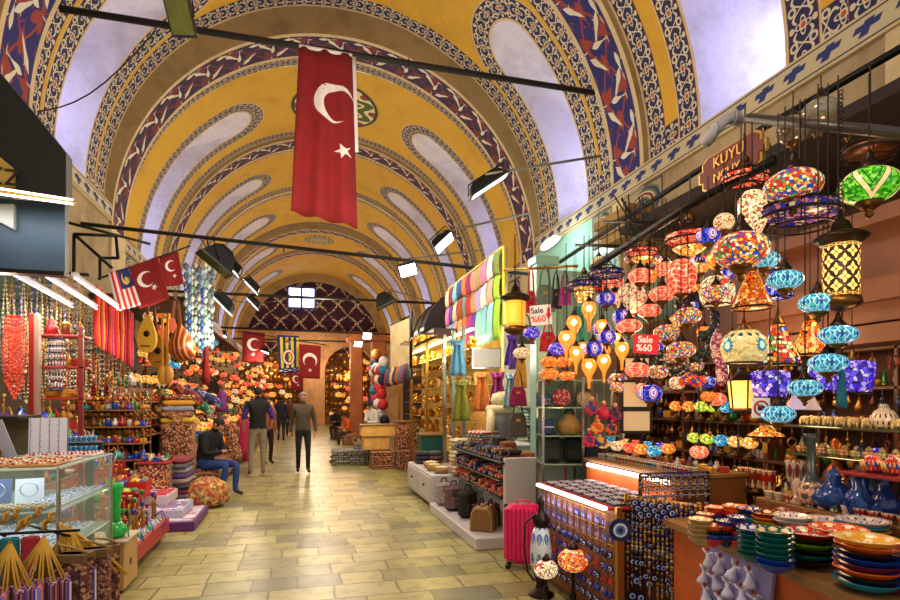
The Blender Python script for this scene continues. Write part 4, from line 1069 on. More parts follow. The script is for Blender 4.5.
# vessels on and behind the step
def vessel(name, prof, mt, lab, cat, p, n=20, handle=None, spout=None, hm=None):
    t = thing(name, lab, cat, p); MB().lathe(prof, n).build('body', mt, t)
    if handle: m = MB(); m.tube(handle, .006, 6); m.build('handle', hm or mt, t)
    if spout: m = MB(); m.tube(spout, [.012]*(len(spout)-1)+[.006], 8); m.build('spout', hm or mt, t)
    return t
M_bg = mat('143c80', .12, 0, 0, .35, 25); M_cop = mat('b0602c', .25, .9); M_olv = mat('3a4a50', .15, 0, 0, .4, 20)
ons = lambda px, py: (lambda p: (max(p.x, 3.02), p.y, .951))(atZ(px, py, .951))
def V(px, py): return atX(px, py, 3.3)
def std(px, x=3.3): r = ray(px, 400); return (x, x/r[0]*r[1], .951)
vessel('tall_vase', [(.05, 0), (.085, .03), (.10, .08), (.06, .13), (.03, .17), (.022, .30), (.03, .40), (.045, .43)], M_olv, 'tall slate blue vase with a broad foot and a slim neck', 'vase', std(811, 3.2))
vessel('jug', [(.05, 0), (.10, .03), (.12, .07), (.08, .13), (.035, .17), (.05, .20), (.02, .23), (.003, .26)], M_bg, 'bright blue round jug with pointed lid', 'jug', std(833, 3.05), handle=[(.09, 0, .05), (.15, 0, .1), (.12, 0, .17), (.05, 0, .17)])
vessel('teapot', [(.05, 0), (.07, .02), (.09, .07), (.07, .12), (.04, .15), (.045, .2), (.02, .22), (.003, .25)], M_bg, 'blue glazed teapot with a curved spout', 'teapot', std(860, 3.05), handle=[(.06, .03, .05), (.13, .05, .1), (.1, .04, .17), (.04, .02, .17)], spout=[(-.07, 0, .06), (-.12, 0, .1), (-.15, 0, .16)])
vessel('ewer', [(.045, 0), (.08, .03), (.09, .08), (.05, .14), (.025, .2), (.04, .26), (.02, .3), (.003, .33)], mat('123070', .15, 0, 0, .3, 20), 'dark blue ewer with a tall neck', 'ewer', std(884, 3.1), handle=[(.07, 0, .06), (.14, 0, .14), (.1, 0, .24), (.03, 0, .24)], spout=[(-.07, 0, .07), (-.13, 0, .14), (-.15, 0, .22)])
vessel('ewer', [(.06, 0), (.10, .05), (.11, .1), (.06, .2), (.03, .28), (.05, .36), (.02, .4), (.003, .44)], M_cop, 'copper ewer with two slender handles behind the blue jug', 'ewer', std(838, 3.5), handle=[(.08, 0, .1), (.16, 0, .2), (.12, 0, .33), (.04, 0, .33)])
vessel('ewer', [(.05, 0), (.09, .04), (.10, .09), (.05, .18), (.03, .26), (.045, .32), (.003, .38)], mat('28384a', .2, 0, 0, .3, 20), 'grey blue ewer beside the copper one', 'ewer', std(862, 3.5), handle=[(.08, 0, .08), (.16, 0, .18), (.12, 0, .28), (.04, 0, .28)])
for i, px in enumerate((745, 757, 768)):
    m = flower('b02818' if i != 1 else '8a2c18', 'e8d0a0', '2a4a30'); vessel('mug', [(.045, 0), (.05, .01), (.052, .13), (.056, .14)], m, 'painted red mug, %s in the row of tall mugs' % ['first', 'second', 'third'][i], 'mug', std(px, 3.25), handle=[(.05, 0, .03), (.085, 0, .05), (.085, 0, .1), (.05, 0, .12)])
vessel('goblet', [(.05, 0), (.02, .03), (.03, .08), (.055, .12), (.06, .22), (.065, .24)], flower('c8b8a0', '8a3a3a', '2a4a6a'), 'painted white goblet vase beside the mugs', 'vase', std(795, 3.25))
vessel('goblet', [(.03, 0), (.035, .01), (.015, .05), (.022, .1), (.03, .13), (.01, .16)], mat('c8b8a0', .3), 'small white candlestick in front of the goblet vase', 'vase', std(797, 3.0))
vessel('globe_vase', [(.03, 0), (.08, .04), (.09, .09), (.07, .13), (.04, .15)], flower('c8a890', '3a5a5a', 'a84830'), 'round vase with a painted face pattern at the foot of the tall vase', 'vase', std(813, 3.02))
# right side back shelf: small heads, pots, elephants
sh = thing('wall_shelf', 'glass wall shelf with small painted pots at the shop corner', 'shelf', (3.55, 2.75, 0))
for z in (1.22, 1.42): cbox(sh, 'shelf_board', 3.4, 3.75, 2.0, 3.3, z-.012, z, mat('4a6048', .1, .2))
for y in (2.0, 3.3): cbox(sh, 'upright', 3.72, 3.75, y, y+.02, 0.0, 1.6, M_wood2)
proto = thing('lidded_pot', 'small painted lidded pot', 'pot'); MB().lathe([(.025, 0), (.04, .02), (.04, .045), (.02, .06)], 12).build('body', flower('8a9a4a', 'e0d0a0', 'a84830'), proto); MB().lathe([(.022, .06), (.015, .075), (.004, .085)], 10).build('lid', mat('b0a060', .3), proto)
pr2 = copy_tree(proto)
for ch in pr2.children:
    if ch.name.startswith('body'): ch.data = ch.data.copy(); ch.data.materials[0] = flower('b06a38', 'f0d8a0', '5a2a2a')
for i in range(15): put(proto if i % 2 else pr2, (3.48, 2.08+i*.082, 1.2205), '%s lidded pot on the lower glass shelf' % ('green' if i % 2 else 'brown'), 'painted pots on the lower glass shelf')
def elephant():
    m = MB(); m.ball((0, 0, .035), .035, .022, .026, 12, 8); m.ball((-.038, 0, .045), .018, .016, .02, 10, 6); m.tube([(-.05, 0, .045), (-.062, 0, .025), (-.07, 0, .01)], [.008, .006, .004], 6)
    for x in (-.02, .02):
        for y in (-.012, .012): m.tube([(x, y, .03), (x, y, 0)], .008, 6)
    m.ball((-.032, .016, .045), .003, .006, .014, 8, 5); m.ball((-.032, -.016, .045), .003, .006, .014, 8, 5); return m.build('elephant_figurine', flower('c8b060', 'e8e0b0', '8a4a2a'))
el = elephant(); tag(el, 'x', 'figurine')
for i in range(13): put(el, (3.48, 2.1+i*.092, 1.4205), 'yellow painted elephant figurine in the row on the upper glass shelf', 'elephant figurines on the upper glass shelf', rz=PI/2+.3, sc=1.15)
# red teapots on the far right shelf
sh = thing('small_shelf', 'red painted shelf with two teapots at the picture edge', 'shelf', (3.1, 2.1, 0)); cbox(sh, 'shelf_board', 2.95, 3.25, 2.05, 2.5, 1.18, 1.2, mat('8a1a1a', .4))
cbox(sh, 'post', 3.2, 3.24, 2.05, 2.1, .951, 1.18, M_wood2)
for i, px in enumerate((872, 893)):
    q = std(px, 3.05); vessel('teapot', [(.03, 0), (.05, .02), (.055, .05), (.03, .085), (.01, .1), (.003, .11)], flower('c83018', '2040a0', 'f0c060'), ['red and blue painted teapot, the further of two', 'red and blue painted teapot, the nearer of two'][i], 'teapot', (q[0], q[1], 1.201), handle=[(.05, 0, .03), (.08, 0, .05), (.05, 0, .07)], spout=[(-.05, 0, .03), (-.07, 0, .05), (-.08, 0, .075)])
vessel('cream_pot', [(.03, 0), (.07, .03), (.075, .07), (.05, .11), (.03, .12), (.02, .15)], flower('d8c8b0', 'e8e0d0', '2a2a2a'), 'cream pot with black and red spots on the upper glass shelf', 'pot', (3.5, atX(884, 400, 3.5).y, 1.4205+.003))
# dervish figurines on a lavender board
bd = thing('magnet_board', 'pale lavender board leaning on the front of the display table', 'board', (0, 0, 0))
def tf(y, z, off=0): return (fx(y)+.04-off, y, z)
m = MB(); a_ = (2.25, 3.02)
vs = [tf(2.66, .79, .0), tf(2.14, .79, .0), tf(2.14, .42, .06), tf(2.66, .42, .06)]; vs2 = [(v[0]-.02, v[1], v[2]) for v in vs]
m.add(vs+vs2, [(0, 1, 2, 3), (7, 6, 5, 4), (0, 4, 5, 1), (1, 5, 6, 2), (2, 6, 7, 3), (3, 7, 4, 0)]); m.build('panel', mat('8a80b8', .6), bd)
def dervish():
    t = thing('dervish_figurine', 'whirling', 'figurine')
    m = MB(); m.lathe([(.032, -.05), (.028, -.03), (.012, .0), (.010, .022), (.005, .026)], 12, lobes=5, la=.12); m.build('robe', mat('c8c4e0', .5), t)
    m = MB()
    for s in (-1, 1): m.tube([(0, s*.008, .02), (0, s*.022, .03), (0, s*.034, .045 if s > 0 else .02)], [.006, .006, .004], 6)
    m.build('arms', mat('c8c4e0', .5), t)
    m = MB(); m.ball((0, 0, .034), .008, n=8, m=6); m.build('head', mat('b88a70', .6), t)
    MB().lathe([(.008, .038), (.007, .056), (.005, .058)], 8).build('hat', mat('8a2a1c', .6), t); return t
dv = dervish(); tint = {}
for r_, (z, ys) in enumerate(((.735, (2.6, 2.5, 2.38, 2.26)), (.64, (2.62, 2.52, 2.41, 2.3, 2.19)), (.55, (2.58, 2.45, 2.32)))):
    for i, y in enumerate(ys):
        x = fx(y)+.0-(.79-z)*.16
        o = put(dv, (x-.01, y, z), 'white whirling dervish figurine, %s in the %s row of the lavender board' % (ords[i], ['top', 'middle', 'lowest'][r_]), 'dervish figurines on the lavender board', rz=rnd.uniform(-.3, .3), sc=1.0); o.rotation_euler.x = rnd.uniform(-.5, .5); o['category'] = 'figurine'
# little yellow/blue ornament clusters hanging on the table edge
# ---------------- evil eye strands rack (faces the viewer)
rk = thing('strand_rack', 'metal rack with hanging strands of eye beads at the aisle corner', 'rack', (2.4, 3.3, 0))
P0, P1 = atd(626, 500, 3.9), atd(700, 500, 3.55)
for q in (P0, P1): cbox(rk, 'post', q.x-.012, q.x+.012, q.y-.012, q.y+.012, 0, .95, M_brassl)
m = MB(); m.tube([(P0.x, P0.y, .93), (P1.x, P1.y, .93)], .01, 6); m.tube([(P0.x, P0.y, .6), (P1.x, P1.y, .6)], .006, 6); m.build('rail', M_brassl, rk).location = -rk.location
m = MB(); m.add([(P0.x, P0.y+.09, 0.05), (P1.x, P1.y+.09, 0.05), (P1.x, P1.y+.09, .9), (P0.x, P0.y+.09, .9), (P0.x, P0.y+.11, 0.05), (P1.x, P1.y+.11, 0.05), (P1.x, P1.y+.11, .9), (P0.x, P0.y+.11, .9)], [(0, 1, 2, 3), (7, 6, 5, 4), (0, 4, 5, 1), (1, 5, 6, 2), (2, 6, 7, 3), (3, 7, 4, 0)])
m.build('back_panel', mat('5a2a14', .6), rk).location = -rk.location
def eye(m, c, r, ax='Y', o=0):
    for k, (q, t) in enumerate(((1, 0), (.62, .003), (.42, .005), (.2, .007))):
        vs = []; n = 14
        for s in (0, -1):
            for i in range(n):
                a = 2*PI*i/n; vs.append((c[0]+q*r*math.cos(a), c[1]-t+(.006 if s else 0)*-1, c[2]+q*r*math.sin(a)) if ax == 'Y' else (c[0]-t-(.006 if s else 0), c[1]+q*r*math.cos(a), c[2]+q*r*math.sin(a)))
        m.add(vs, [tuple(range(n)), tuple(range(2*n-1, n-1, -1))]+[(i, (i+1) % n, (i+1) % n+n, i+n) for i in range(n)], o+k)
EYE = [mat('101450', .1), mat('c8c8d0', .2), mat('3a6ac0', .2), mat('08080c', .2)]
def strand(seed, L):
    r2 = random.Random(seed); m = MB(); z = 0; mats = EYE+[mat(c, .3, q) for c, q in (('b8863c', .7), ('4a2a18', .1), ('1c2c8a', .1), ('8a8a90', .5), ('c8a878', .1))]
    m.tube([(0, 0, 0), (0, 0, -L)], .002, 4, 4)
    while z > -L+.05:
        s = r2.uniform(.006, .013); m.ball((0, -.003, z), s, n=7, m=5, mi=r2.choice((4, 4, 5, 6, 7, 8))); z -= s*1.8
        if r2.random() < .05: eye(m, (0, -.01, z-.015), .016); z -= .035
    eye(m, (0, -.008, -L-.01), r2.choice((.018, .024, .032))); return m.build('bead_strand', mats)
SP = [strand(i, L) for i, L in enumerate((.30, .42, .55, .66, .74, .5))]
for o in SP: tag(o, 'x', 'beads')
for i in range(34):
    f = i/33; p = P0.lerp(P1, f); s = rnd.choice(SP)
    put(s, (p.x, p.y-.02-.03*(i % 2), .925), 'hanging strand of brass and blue beads ending in a glass eye', 'bead strands on the corner rack', rz=-TH)
for i in range(14):
    f = (i+.5)/14*.55+.02; p = P0.lerp(P1, f); m = MB() if i == 0 else None
    if i == 0: eye(m, (0, 0, 0), .026); be = m.build('glass_eye', EYE); tag(be, 'x', 'charm')
    put(be, (p.x, p.y-.07, .90-.035*(i % 3)), 'dark blue glass eye charm in the top row of the corner rack', 'glass eyes in the top row of the corner rack', rz=-TH)
m = MB(); eye(m, (0, 0, 0), .068); o = m.build('glass_eye', EYE, None, atd(620, 530, 3.3), -TH); tag(o, 'largest round glass eye, hanging on the rack post', 'charm')
m = MB()
# ---------------- keyring display along the aisle
kd = thing('keyring_display', 'sloping keyring display with red cloth top and tube light along the aisle', 'display', (2.4, 3.9, 0))
cbox(kd, 'body', 2.12, 2.55, 3.75, 4.6, 0, .84, M_wood); cbox(kd, 'back_board', 2.09, 2.12, 3.35, 4.62, .05, .84, mat('8a4a20', .6))
cbox(kd, 'top', 2.03, 2.6, 3.4, 4.62, .845, .865, mat('a82018', .7)); cbox(kd, 'tube_light', 2.0, 2.03, 3.42, 4.55, .845, .87, M_tube); cbox(kd, 'end_post', 2.05, 2.09, 3.33, 3.36, 0, .88, M_brassl)
lamp('AREA', (1.96, 3.95, .83), 2.5, (.95, .92, 1), .05, (0, R_(-30), 0), sy=1.0)
def keyring(kind):
    m = MB(); m.ring((0, 0, -.012), .009, .0015, 10, 4, 'X'); m.tube([(0, 0, -.02), (0, 0, -.035)], .0015, 4)
    if kind == 'heart': 
        pts = []
        for i in range(16): a = 2*PI*i/16; pts.append((.019*math.sin(a)**3, -.055+.0015*(13*math.cos(a)-5*math.cos(2*a)-2*math.cos(3*a)-math.cos(4*a))))
        m.prism(pts, 'X', -.004, .004, 1)
    elif kind == 'eye': eye(m, (0, 0, -.055), .02, 'X', 1)
    elif kind == 'card': m.box(-.002, .002, -.013, .013, -.07, -.03, 1); m.box(-.004, -.002, -.008, .008, -.062, -.042, 2)
    elif kind == 'drop': m.lathe([(.002, -.08), (.013, -.068), (.016, -.055), (.006, -.035)], 8, mi=1)
    return m
KR = []
for kind, cols in (('heart', ('c02018', '1c2c9a', '8a1410')), ('eye', ('x',)), ('card', ('4a4a88', '2a2a90', '8a5a6a')), ('drop', ('1c2c8a', '8a6a3c', '14183a'))):
    for c in cols:
        mt = [mat('8a8a8a', .3, .9)]+(EYE if kind == 'eye' else [mat(c, .3), mat('8a8ab0', .4)]); o = keyring(kind).build('keyring', mt); tag(o, 'x', 'keyring'); KR.append((kind, c, o))
rows = [(.81, 'card', 'topmost'), (.71, 'card', 'second'), (.61, 'drop', 'third'), (.52, 'heart', 'fourth'), (.43, 'heart', 'fifth'), (.34, 'drop', 'sixth'), (.25, 'eye', 'seventh')]
for z, kind, rn in rows:
    ks = [q for q in KR if q[0] == kind]+([KR[3]] if kind != 'card' else [])
    m = MB(); m.tube([(2.045, 3.37, z), (2.045, 4.6, z)], .003, 5); o = m.build('rail', M_brassl, kd); o.location = -kd.location
    for i in range(24):
        q = rnd.choice(ks)[2]; y = 3.40+i*.05
        put(q, (2.045-.012*(i % 2), y, z), 'small glass or metal keyring in the %s row of the aisle display' % rn, 'keyrings in the %s row of the aisle display' % rn, rz=rnd.uniform(-.3, .3), sc=1.25)
# small trays of magnets on the display top
for i in range(7):
    for j in range(4):
        if i == 0 and j == 0:
            m = MB(); m.bbox((0, 0, .008), (.09, .12, .016), bev=.003); 
            for a in range(3):
                for b in range(4): m.ball((-.03+.03*a, -.045+.03*b, .02), .009, .009, .006, 6, 4, mi=1)
            tr = m.build('charm_tray', [mat('2a2438', .5), mat('c8c8d8', .3, .4)]); tag(tr, 'x', 'tray')
        if i*.165+3.45 < 4.6 and not (j > 3): put(tr, (2.13+j*.12, 3.48+i*.165, .8655), 'dark tray of small pale charms on the red cloth of the aisle display', 'charm trays on the red cloth')
# keyring row under the second tier, facing the aisle (x 640-700)
rl = thing('pendant_rail', 'rail of dark pendants behind the corner rack', 'rail', (2.75, 3.35, 0))
a, b = atY(640, 474, 3.36), atY(708, 474, 3.34); b.z = a.z; m = MB(); m.tube([(a.x, a.y, a.z), (b.x, b.y, b.z)], .008, 6); m.build('bar', M_brz, rl).location = -rl.location
for q in (a, b): cbox(rl, 'post', q.x-.01, q.x+.01, q.y-.01, q.y+.01, 0, q.z, M_brz)
for i in range(26):
    p = a.lerp(b, i/25); put(SP[0] if i % 3 else SP[1], (p.x, p.y, p.z), 'short dark strand on the rail behind the corner rack', 'strands on the rail behind the corner rack', rz=-TH, sc=(1, 1, .5))
# ---------------- two mosaic lamps and a bronze one standing on the floor
def floor_lamp(p, h, r, pal, lab):
    t = thing('standing_mosaic_lamp', lab, 'lamp', p)
    MB().lathe([(r*.9, 0), (r*.85, .015), (r*.3, .05), (r*.16, .09), (r*.25, .13), (r*.12, .17), (r*.12, h-r*.9), (r*.4, h-r*.75)], 16).build('base', M_brz, t)
    m = MB(); m.lathe([(q, z+h) for q, z in globe_profile(r, r*.8)], 20); m.build('glass_globe', glass(pal, 45, 1.3, '3a1830', .09), t)
    MB().lathe([(r*.4, h+r*.76), (r*.3, h+r*.95), (.003, h+r*1.3)], 12).build('cap', M_brz, t)
p = atd(573, 560, 4.2); floor_lamp((p.x, p.y, 0), p.z, 15*4.2/F, 'orange', 'orange and violet mosaic standing lamp in front of the keyring display')
p = atd(546, 569, 4.35); floor_lamp((p.x, p.y, 0), p.z, 12*4.35/F, 'cream', 'cream and orange mosaic standing lamp beside the pink suitcase')
p = atd(541, 545, 4.6); t = thing('vase_lamp', 'tall white vase lamp with blue flowers behind the standing mosaic lamps', 'lamp', (p.x, p.y, 0)); k = 4.6/F
MB().lathe([(.11, 0), (.1, .02), (.05, .05), (.04, .1), (.06, .16)], 16).build('base', M_brz, t); MB().lathe([(.06, .16), (.085, .25), (.09, .36), (.075, .5), (.05, .56)], 18).build('vase', flower('c8d0d8', '4a60c0', 'a0c850'), t)
m = MB(); m.lathe([(.055, .56), (.07, .6), (.075, .63), (.035, .67), (.02, .72), (.03, .76), (.01, .82)], 14); m.build('cap', M_brz, t)
m = MB(); m.tube([(-.05, 0, .66), (-.14, 0, .6), (-.15, 0, .4), (-.12, 0, .2), (-.06, 0, .12)], .009, 6); m.build('handle', M_brz, t)
# warm point lights added between the lamps to light the goods
for (x, y, z, e) in ((2.9, 2.4, 2.3, 12), (3.3, 3.4, 1.9, 16), (2.6, 4.0, 2.15, 16), (3.0, 5.2, 2.2, 22), (3.4, 4.4, 2.9, 12), (3.2, 2.2, 1.35, 6), (2.3, 2.7, 1.5, 9)):
    lamp('POINT', (x, y, z), e, (1, .62, .32), .12)
# white pipe elbow and hanging cable tangle on the plaster
t = thing('drain_pipe', 'white plastic pipe elbow poking out of the wall beside the shop board', 'pipe', atd(722, 128, 5.2), -TH)
m = MB(); m.tube([(-.16, 0, -.14), (-.07, -.02, -.02), (.02, -.03, .07), (.14, 0, .1), (.2, .1, .12)], .055, 12); m.build('pipe', mat('b8b4b8', .4), t)
for x, z in ((-.08, -.03), (.10, .09)): m = MB(); m.ring((x, -.02, z), .06, .012, 16, 5, 'X'); m.build('collar', mat('a8a4a8', .4), t)
for i in range(12):
    a = atd(612+rnd.uniform(-6, 40), 200+rnd.uniform(-10, 10), 5.6); b = atd(640+rnd.uniform(-20, 50), 232+rnd.uniform(-12, 14), 5.4); m = MB(); sg = rnd.uniform(.1, .35)
    m.tube([a.lerp(b, k/8)-Vector((0, 0, sg*math.sin(PI*k/8))) for k in range(9)], .008, 5); tag(m.build('cable_loop', M_cord), 'black cable looping in the tangle above the coral lamps', 'cable', 'cable tangle above the coral lamps')
# second, dimmer layer of lamps deeper in the shop
DL = []
for pal in ('coral', 'amber', 'multi', 'blue', 'cream', 'orange'):
    t = globe_lamp((0, 0, 0), .075, .055, pal, 'x', .5, 'g', 90, em=.7); DL.append((pal, t)); 
CN['blue'] = 'blue'
k_ = 0
for i in range(46):
    px = rnd.uniform(596, 735); py = rnd.uniform(255, 400); d = rnd.uniform(4.9, 5.5); p = atd(px, py, d)
    if p.x > 3.8 or p.y > 6.2: continue
    pal, o = rnd.choice(DL); put(o, p, 'dim %s mosaic lamp in the deeper rows at the back of the lamp shop' % CN[pal], 'dim %s lamps in the deeper rows' % CN[pal], sc=rnd.uniform(.8, 1.3))
# rows of small figures and cups on bare tops
for i in range(22):
    for j in range(2):
        k2 = rnd.choice(('red', 'blue', 'green', 'white')); c = {'red': 'a83028', 'blue': '2848a0', 'green': '3a7a58', 'white': 'c8b8a8'}[k2]
        if ('cup', k2) not in bowl_cache:
            o = MB().lathe([(.02, 0), (.022, .004), (.03, .04), (.032, .045)], 12).build('coffee_cup', flower(c, 'e8d8b8', '2a2a3a')); tag(o, 'x', 'cup'); bowl_cache[('cup', k2)] = o
        put(bowl_cache[('cup', k2)], (2.70+j*.09+.0*i, 3.5+i*.055, 1.0605), '%s painted coffee cup on top of the orange fronted counter' % k2, '%s coffee cups on the orange fronted counter' % k2)
for i in range(20):
    k2 = rnd.choice(('red', 'blue', 'green', 'white')); y = 1.55+i*.078; put(bowl_cache[('cup', k2)] if ('cup', k2) in bowl_cache else bowl_cache[('cup', 'red')], (3.0+.0*i, min(y, 3.08), .9505), '%s painted coffee cup at the front edge of the raised step' % k2, '%s coffee cups on the raised step' % k2, sc=1.1)
# ================================================================ BAG SHOP, SCARVES, GOLD SHOP (right, farther on)
M_white = mat('b8b2b4', .45); M_whitew = mat('c8c0b0', .6); M_blk = mat('14100f', .5); M_mintp = mat('88b8a8', .35)
M_glass = mat('d8f0e8', .03, 0, 0, 0, 6., None, 1.0); M_chrome = mat('a8a8a0', .2, .9); M_straw = bandz(['a8824a', '7a5a2c', 'b8945a', '8a6838'], 60, .8)
def fab(c, var=.3): return mat(c, .85, 0, 0, var, 30)
# pillar and partition
p = atd(547, 400, 6.6); mb = MB(); mb.bbox((p.x, p.y+.1, 1.65), (.26, .2, 3.3), bev=.01); mb.bbox((p.x, p.y+.1, .06), (.3, .24, .12), bev=.01); mb.bbox((p.x, p.y+.1, 3.25), (.3, .24, .1), bev=.01)
struct('pillar', mb, M_mintp)
mb = MB(); mb.box(p.x+.12, 5.4, 6.72, 6.8, 0, 3.3); struct('wall_partition', mb, stained('9ac0b0', '7aa898', 1, .4, .03, .3, 5))
# interior of the bag shop
mb = MB(); mb.box(4.6, 4.7, 6.8, 9.2, 0, 3.3); mb.box(3.2, 4.7, 9.15, 9.25, 0, 3.3); struct('wall_bag_shop', mb, stained('c8bca8', 'a89880', 1, .6, .03, .3, 5))
# added oval glow on the mint wall, standing in for a ceiling light
t = thing('wall_oval_glow', 'oval white glow added high on the mint green wall', 'lamp', atX(551, 243, WR-.03))
m = MB(); m.lathe([(.30, 0), (.30, .02), (.27, .03)], 28, M=Matrix.Scale(1.9, 4, (0, 1, 0)) @ Matrix.Scale(.42, 4, (0, 0, 1)) @ Matrix.Rotation(-PI/2, 4, 'Y')); m.build('rim', M_white, t)
m = MB(); m.lathe([(.26, .025), (.24, .045), (.1, .05)], 28, M=Matrix.Scale(1.9, 4, (0, 1, 0)) @ Matrix.Scale(.42, 4, (0, 0, 1)) @ Matrix.Rotation(-PI/2, 4, 'Y')); m.build('glow_face', mat('fff8e8', .4, 0, 8), t)
p = atX(551, 243, WR-.6); lamp('POINT', p, 45, (.85, 1, .95), .15)
# glass case with bags
def place(px, py, d): return atd(px, py, d)
cs = thing('glass_cabinet', 'glass cabinet of round bags and boxes beside the mint pillar', 'cabinet', (0, 0, 0), 0)
p = atd(583, 430, 5.5); cs.location = (p.x, p.y, 0); cs.rotation_euler.z = -TH
kk = 5.5/F
W2 = 40*kk
for z in (.02, .97, 1.25, 1.53, 1.80): m = MB(); m.box(-W2, W2, 0, .38, z-.012, z); m.build('glass_shelf', mat('9ab8a8', .1, .1), cs)
for x in (-W2, W2, .0):
    for y in (0, .38): m = MB(); m.box(x-.012, x+.012, y-.012, y+.012, 0, 1.82); m.build('corner_post', M_chrome, cs)
m = MB(); m.box(-W2, W2, .385, .4, 0, 1.8); m.build('back', mat('8aa898', .6), cs)
Mc = Matrix.Translation(cs.location) @ Matrix.Rotation(-TH, 4, 'Z')
def inC(x, y, z): return Mc @ Vector((x, y, z))
def simple(name, mb, mt, lab, cat, loc, rz=0, group=None):
    o = mb.build(name, mt, None, loc, rz); tag(o, lab, cat, group); return o
def roundbag(r, col, lab, loc):
    t = thing('round_bag', lab, 'bag', loc, -TH); m = MB(); m.ball((0, 0, r), r, r*.55, r, 16, 10); m.build('body', cells([col, col, 'd8a0a0'], 40, 0, .5, None), t)
    m = MB(); m.ring((0, 0, 2*r), r*.35, r*.05, 14, 5, 'Y'); m.build('handle', M_blk, t); m = MB(); m.ring((0, 0, r), r*1.0, r*.05, 20, 5, 'Y'); m.build('seam', M_blk, t)
roundbag(.095, 'a82838', 'red round quilted bag on the top cabinet shelf', inC(-.18, .15, 1.531)); roundbag(.08, 'b8a070', 'cream round bag beside the red quilted one', inC(.04, .12, 1.531))
roundbag(.07, '3a5a8a', 'blue and grey pouch bag at the pillar end of the top shelf', inC(-.34, .2, 1.531))
for (x, w, h, c, lab) in ((-.33, .12, .16, '18306a', 'dark blue box bag on the middle cabinet shelf'), (.22, .2, .1, '7ab8a0', 'pale green and white box on the middle cabinet shelf')):
    m = MB(); m.bbox((0, 0, h/2), (w, .14, h), bev=.015); m.box(-w/2, w/2, -.072, -.068, h*.45, h*.55, 1); simple('box_bag', m, [mat(c, .6), M_white], lab, 'box', inC(x, .15, 1.251), -TH)
t = thing('straw_bag', 'gathered straw coloured bag between the boxes', 'bag', inC(-.1, .16, 1.251), -TH)
MB().lathe([(.08, 0), (.12, .05), (.11, .12), (.05, .18), (.06, .21)], 16, lobes=8, la=.06).build('body', fab('a08048'), t); m = MB(); m.ring((0, 0, .2), .05, .008, 14, 5, 'Y'); m.build('handle', M_brz, t)
def backpack(loc, c, lab, s=1.0, rz=-TH):
    t = thing('backpack', lab, 'backpack', loc, rz)
    m = MB(); m.bbox((0, 0, .13*s), (.2*s, .12*s, .26*s), bev=.035*s); m.build('body', fab(c), t)
    m = MB(); m.bbox((0, -.07*s, .09*s), (.15*s, .03*s, .12*s), bev=.012*s); m.build('front_pocket', fab(c), t)
    m = MB(); m.tube([(-.04*s, 0, .25*s), (-.03*s, 0, .3*s), (.03*s, 0, .3*s), (.04*s, 0, .25*s)], .008*s, 6); m.build('handle', M_blk, t)
for x, c, lab in ((-.28, '2a3434', 'grey green backpack at the pillar end of the lowest cabinet shelf'), (-.06, '14201e', 'black backpack in the middle of the lowest cabinet shelf'), (.16, '243048', 'navy backpack on the lowest cabinet shelf')): backpack(inC(x, .16, .971), c, lab)
for i in range(5):
    m = MB(); m.bbox((0, 0, .2), (.13, .2, .4), bev=.03); simple('folded_bag', m, fab(['5a6a5c', '8a7a3c', 'a88a3c', '3a4a44', '7a6a38'][i]), '%s folded bag standing in the cabinet foot, %s from the pillar' % (['grey green', 'olive', 'mustard', 'dark green', 'khaki'][i], ords[i]), 'bag', inC(-.32+i*.16, .18, .025), -TH, 'folded bags in the cabinet foot')
# dolls / pouches by the lamps
for i, (px, py, c1, c2, nm) in enumerate([(604, 413, 'a01c5a', 'c83048', 'crimson'), (597, 427, 'e8b030', 'c8502c', 'yellow'), (592, 409, 'c82830', '203a8a', 'red'), (611, 428, 'e87820', '3a2a6a', 'orange'), (589, 440, 'd83038', '602060', 'scarlet'), (600, 440, '2838a0', 'c8a030', 'blue'), (615, 415, 'b02878', '2a2a4a', 'magenta')]):
    p = atd(px, py, 5.0); m = MB(); m.lathe([(.035, -.06), (.06, -.03), (.05, .02), (.02, .05), (.035, .07)], 10, lobes=5, la=.1); m.ball((0, 0, .09), .02, n=8, m=6, mi=1); m.tube([(0, 0, .1), (0, 0, .3)], .002, 4, 1)
    simple('cloth_doll', m, [cells([c1, c2, c1], 35, 0, .8, None), fab('d8a080')], '%s cloth doll hanging in the gap beside the glass cabinet' % nm, 'doll', p, -TH, 'cloth dolls beside the cabinet')
# handbags
def handbag(loc, w, h, c, lab, strap=.15, name='handbag', th=.06, rz=-TH):
    t = thing(name, lab, 'bag', loc, rz); m = MB()
    pts = [(-w*.5, -h), (w*.5, -h), (w*.42, -h*.25), (w*.3, 0), (-w*.3, 0), (-w*.42, -h*.25)]
    n = 6; vs = []
    for y, s in ((-th*.3, .94), (-th/2, .85), (th/2, .85), (th*.3, .94)): pass
    for y, s in ((-th/2, .9), (-th*.2, 1.0), (th*.2, 1.0), (th/2, .9)): vs += [((x)*s, y, -h/2+(z+h/2)*s) for x, z in pts]
    fs = [tuple(range(n)), tuple(range(4*n-1, 3*n-1, -1))]+[(k*n+i, k*n+(i+1) % n, (k+1)*n+(i+1) % n, (k+1)*n+i)[::-1] for k in range(3) for i in range(n)]
    m.add(vs, fs, 0, None, False); m.build('body', fab(c), t)
    m = MB()
    for y in (-th*.25, th*.25): m.tube([(-w*.26, y, -.01), (-w*.18, y, strap*.6), (0, y*.3, strap), (w*.18, y, strap*.6), (w*.26, y, -.01)], .006, 5)
    m.build('strap', fab(c, .1), t); m = MB(); m.box(-w*.1, w*.1, -th*.56, -th*.5, -h*.35, -h*.25); m.build('clasp', M_brassl, t); return t
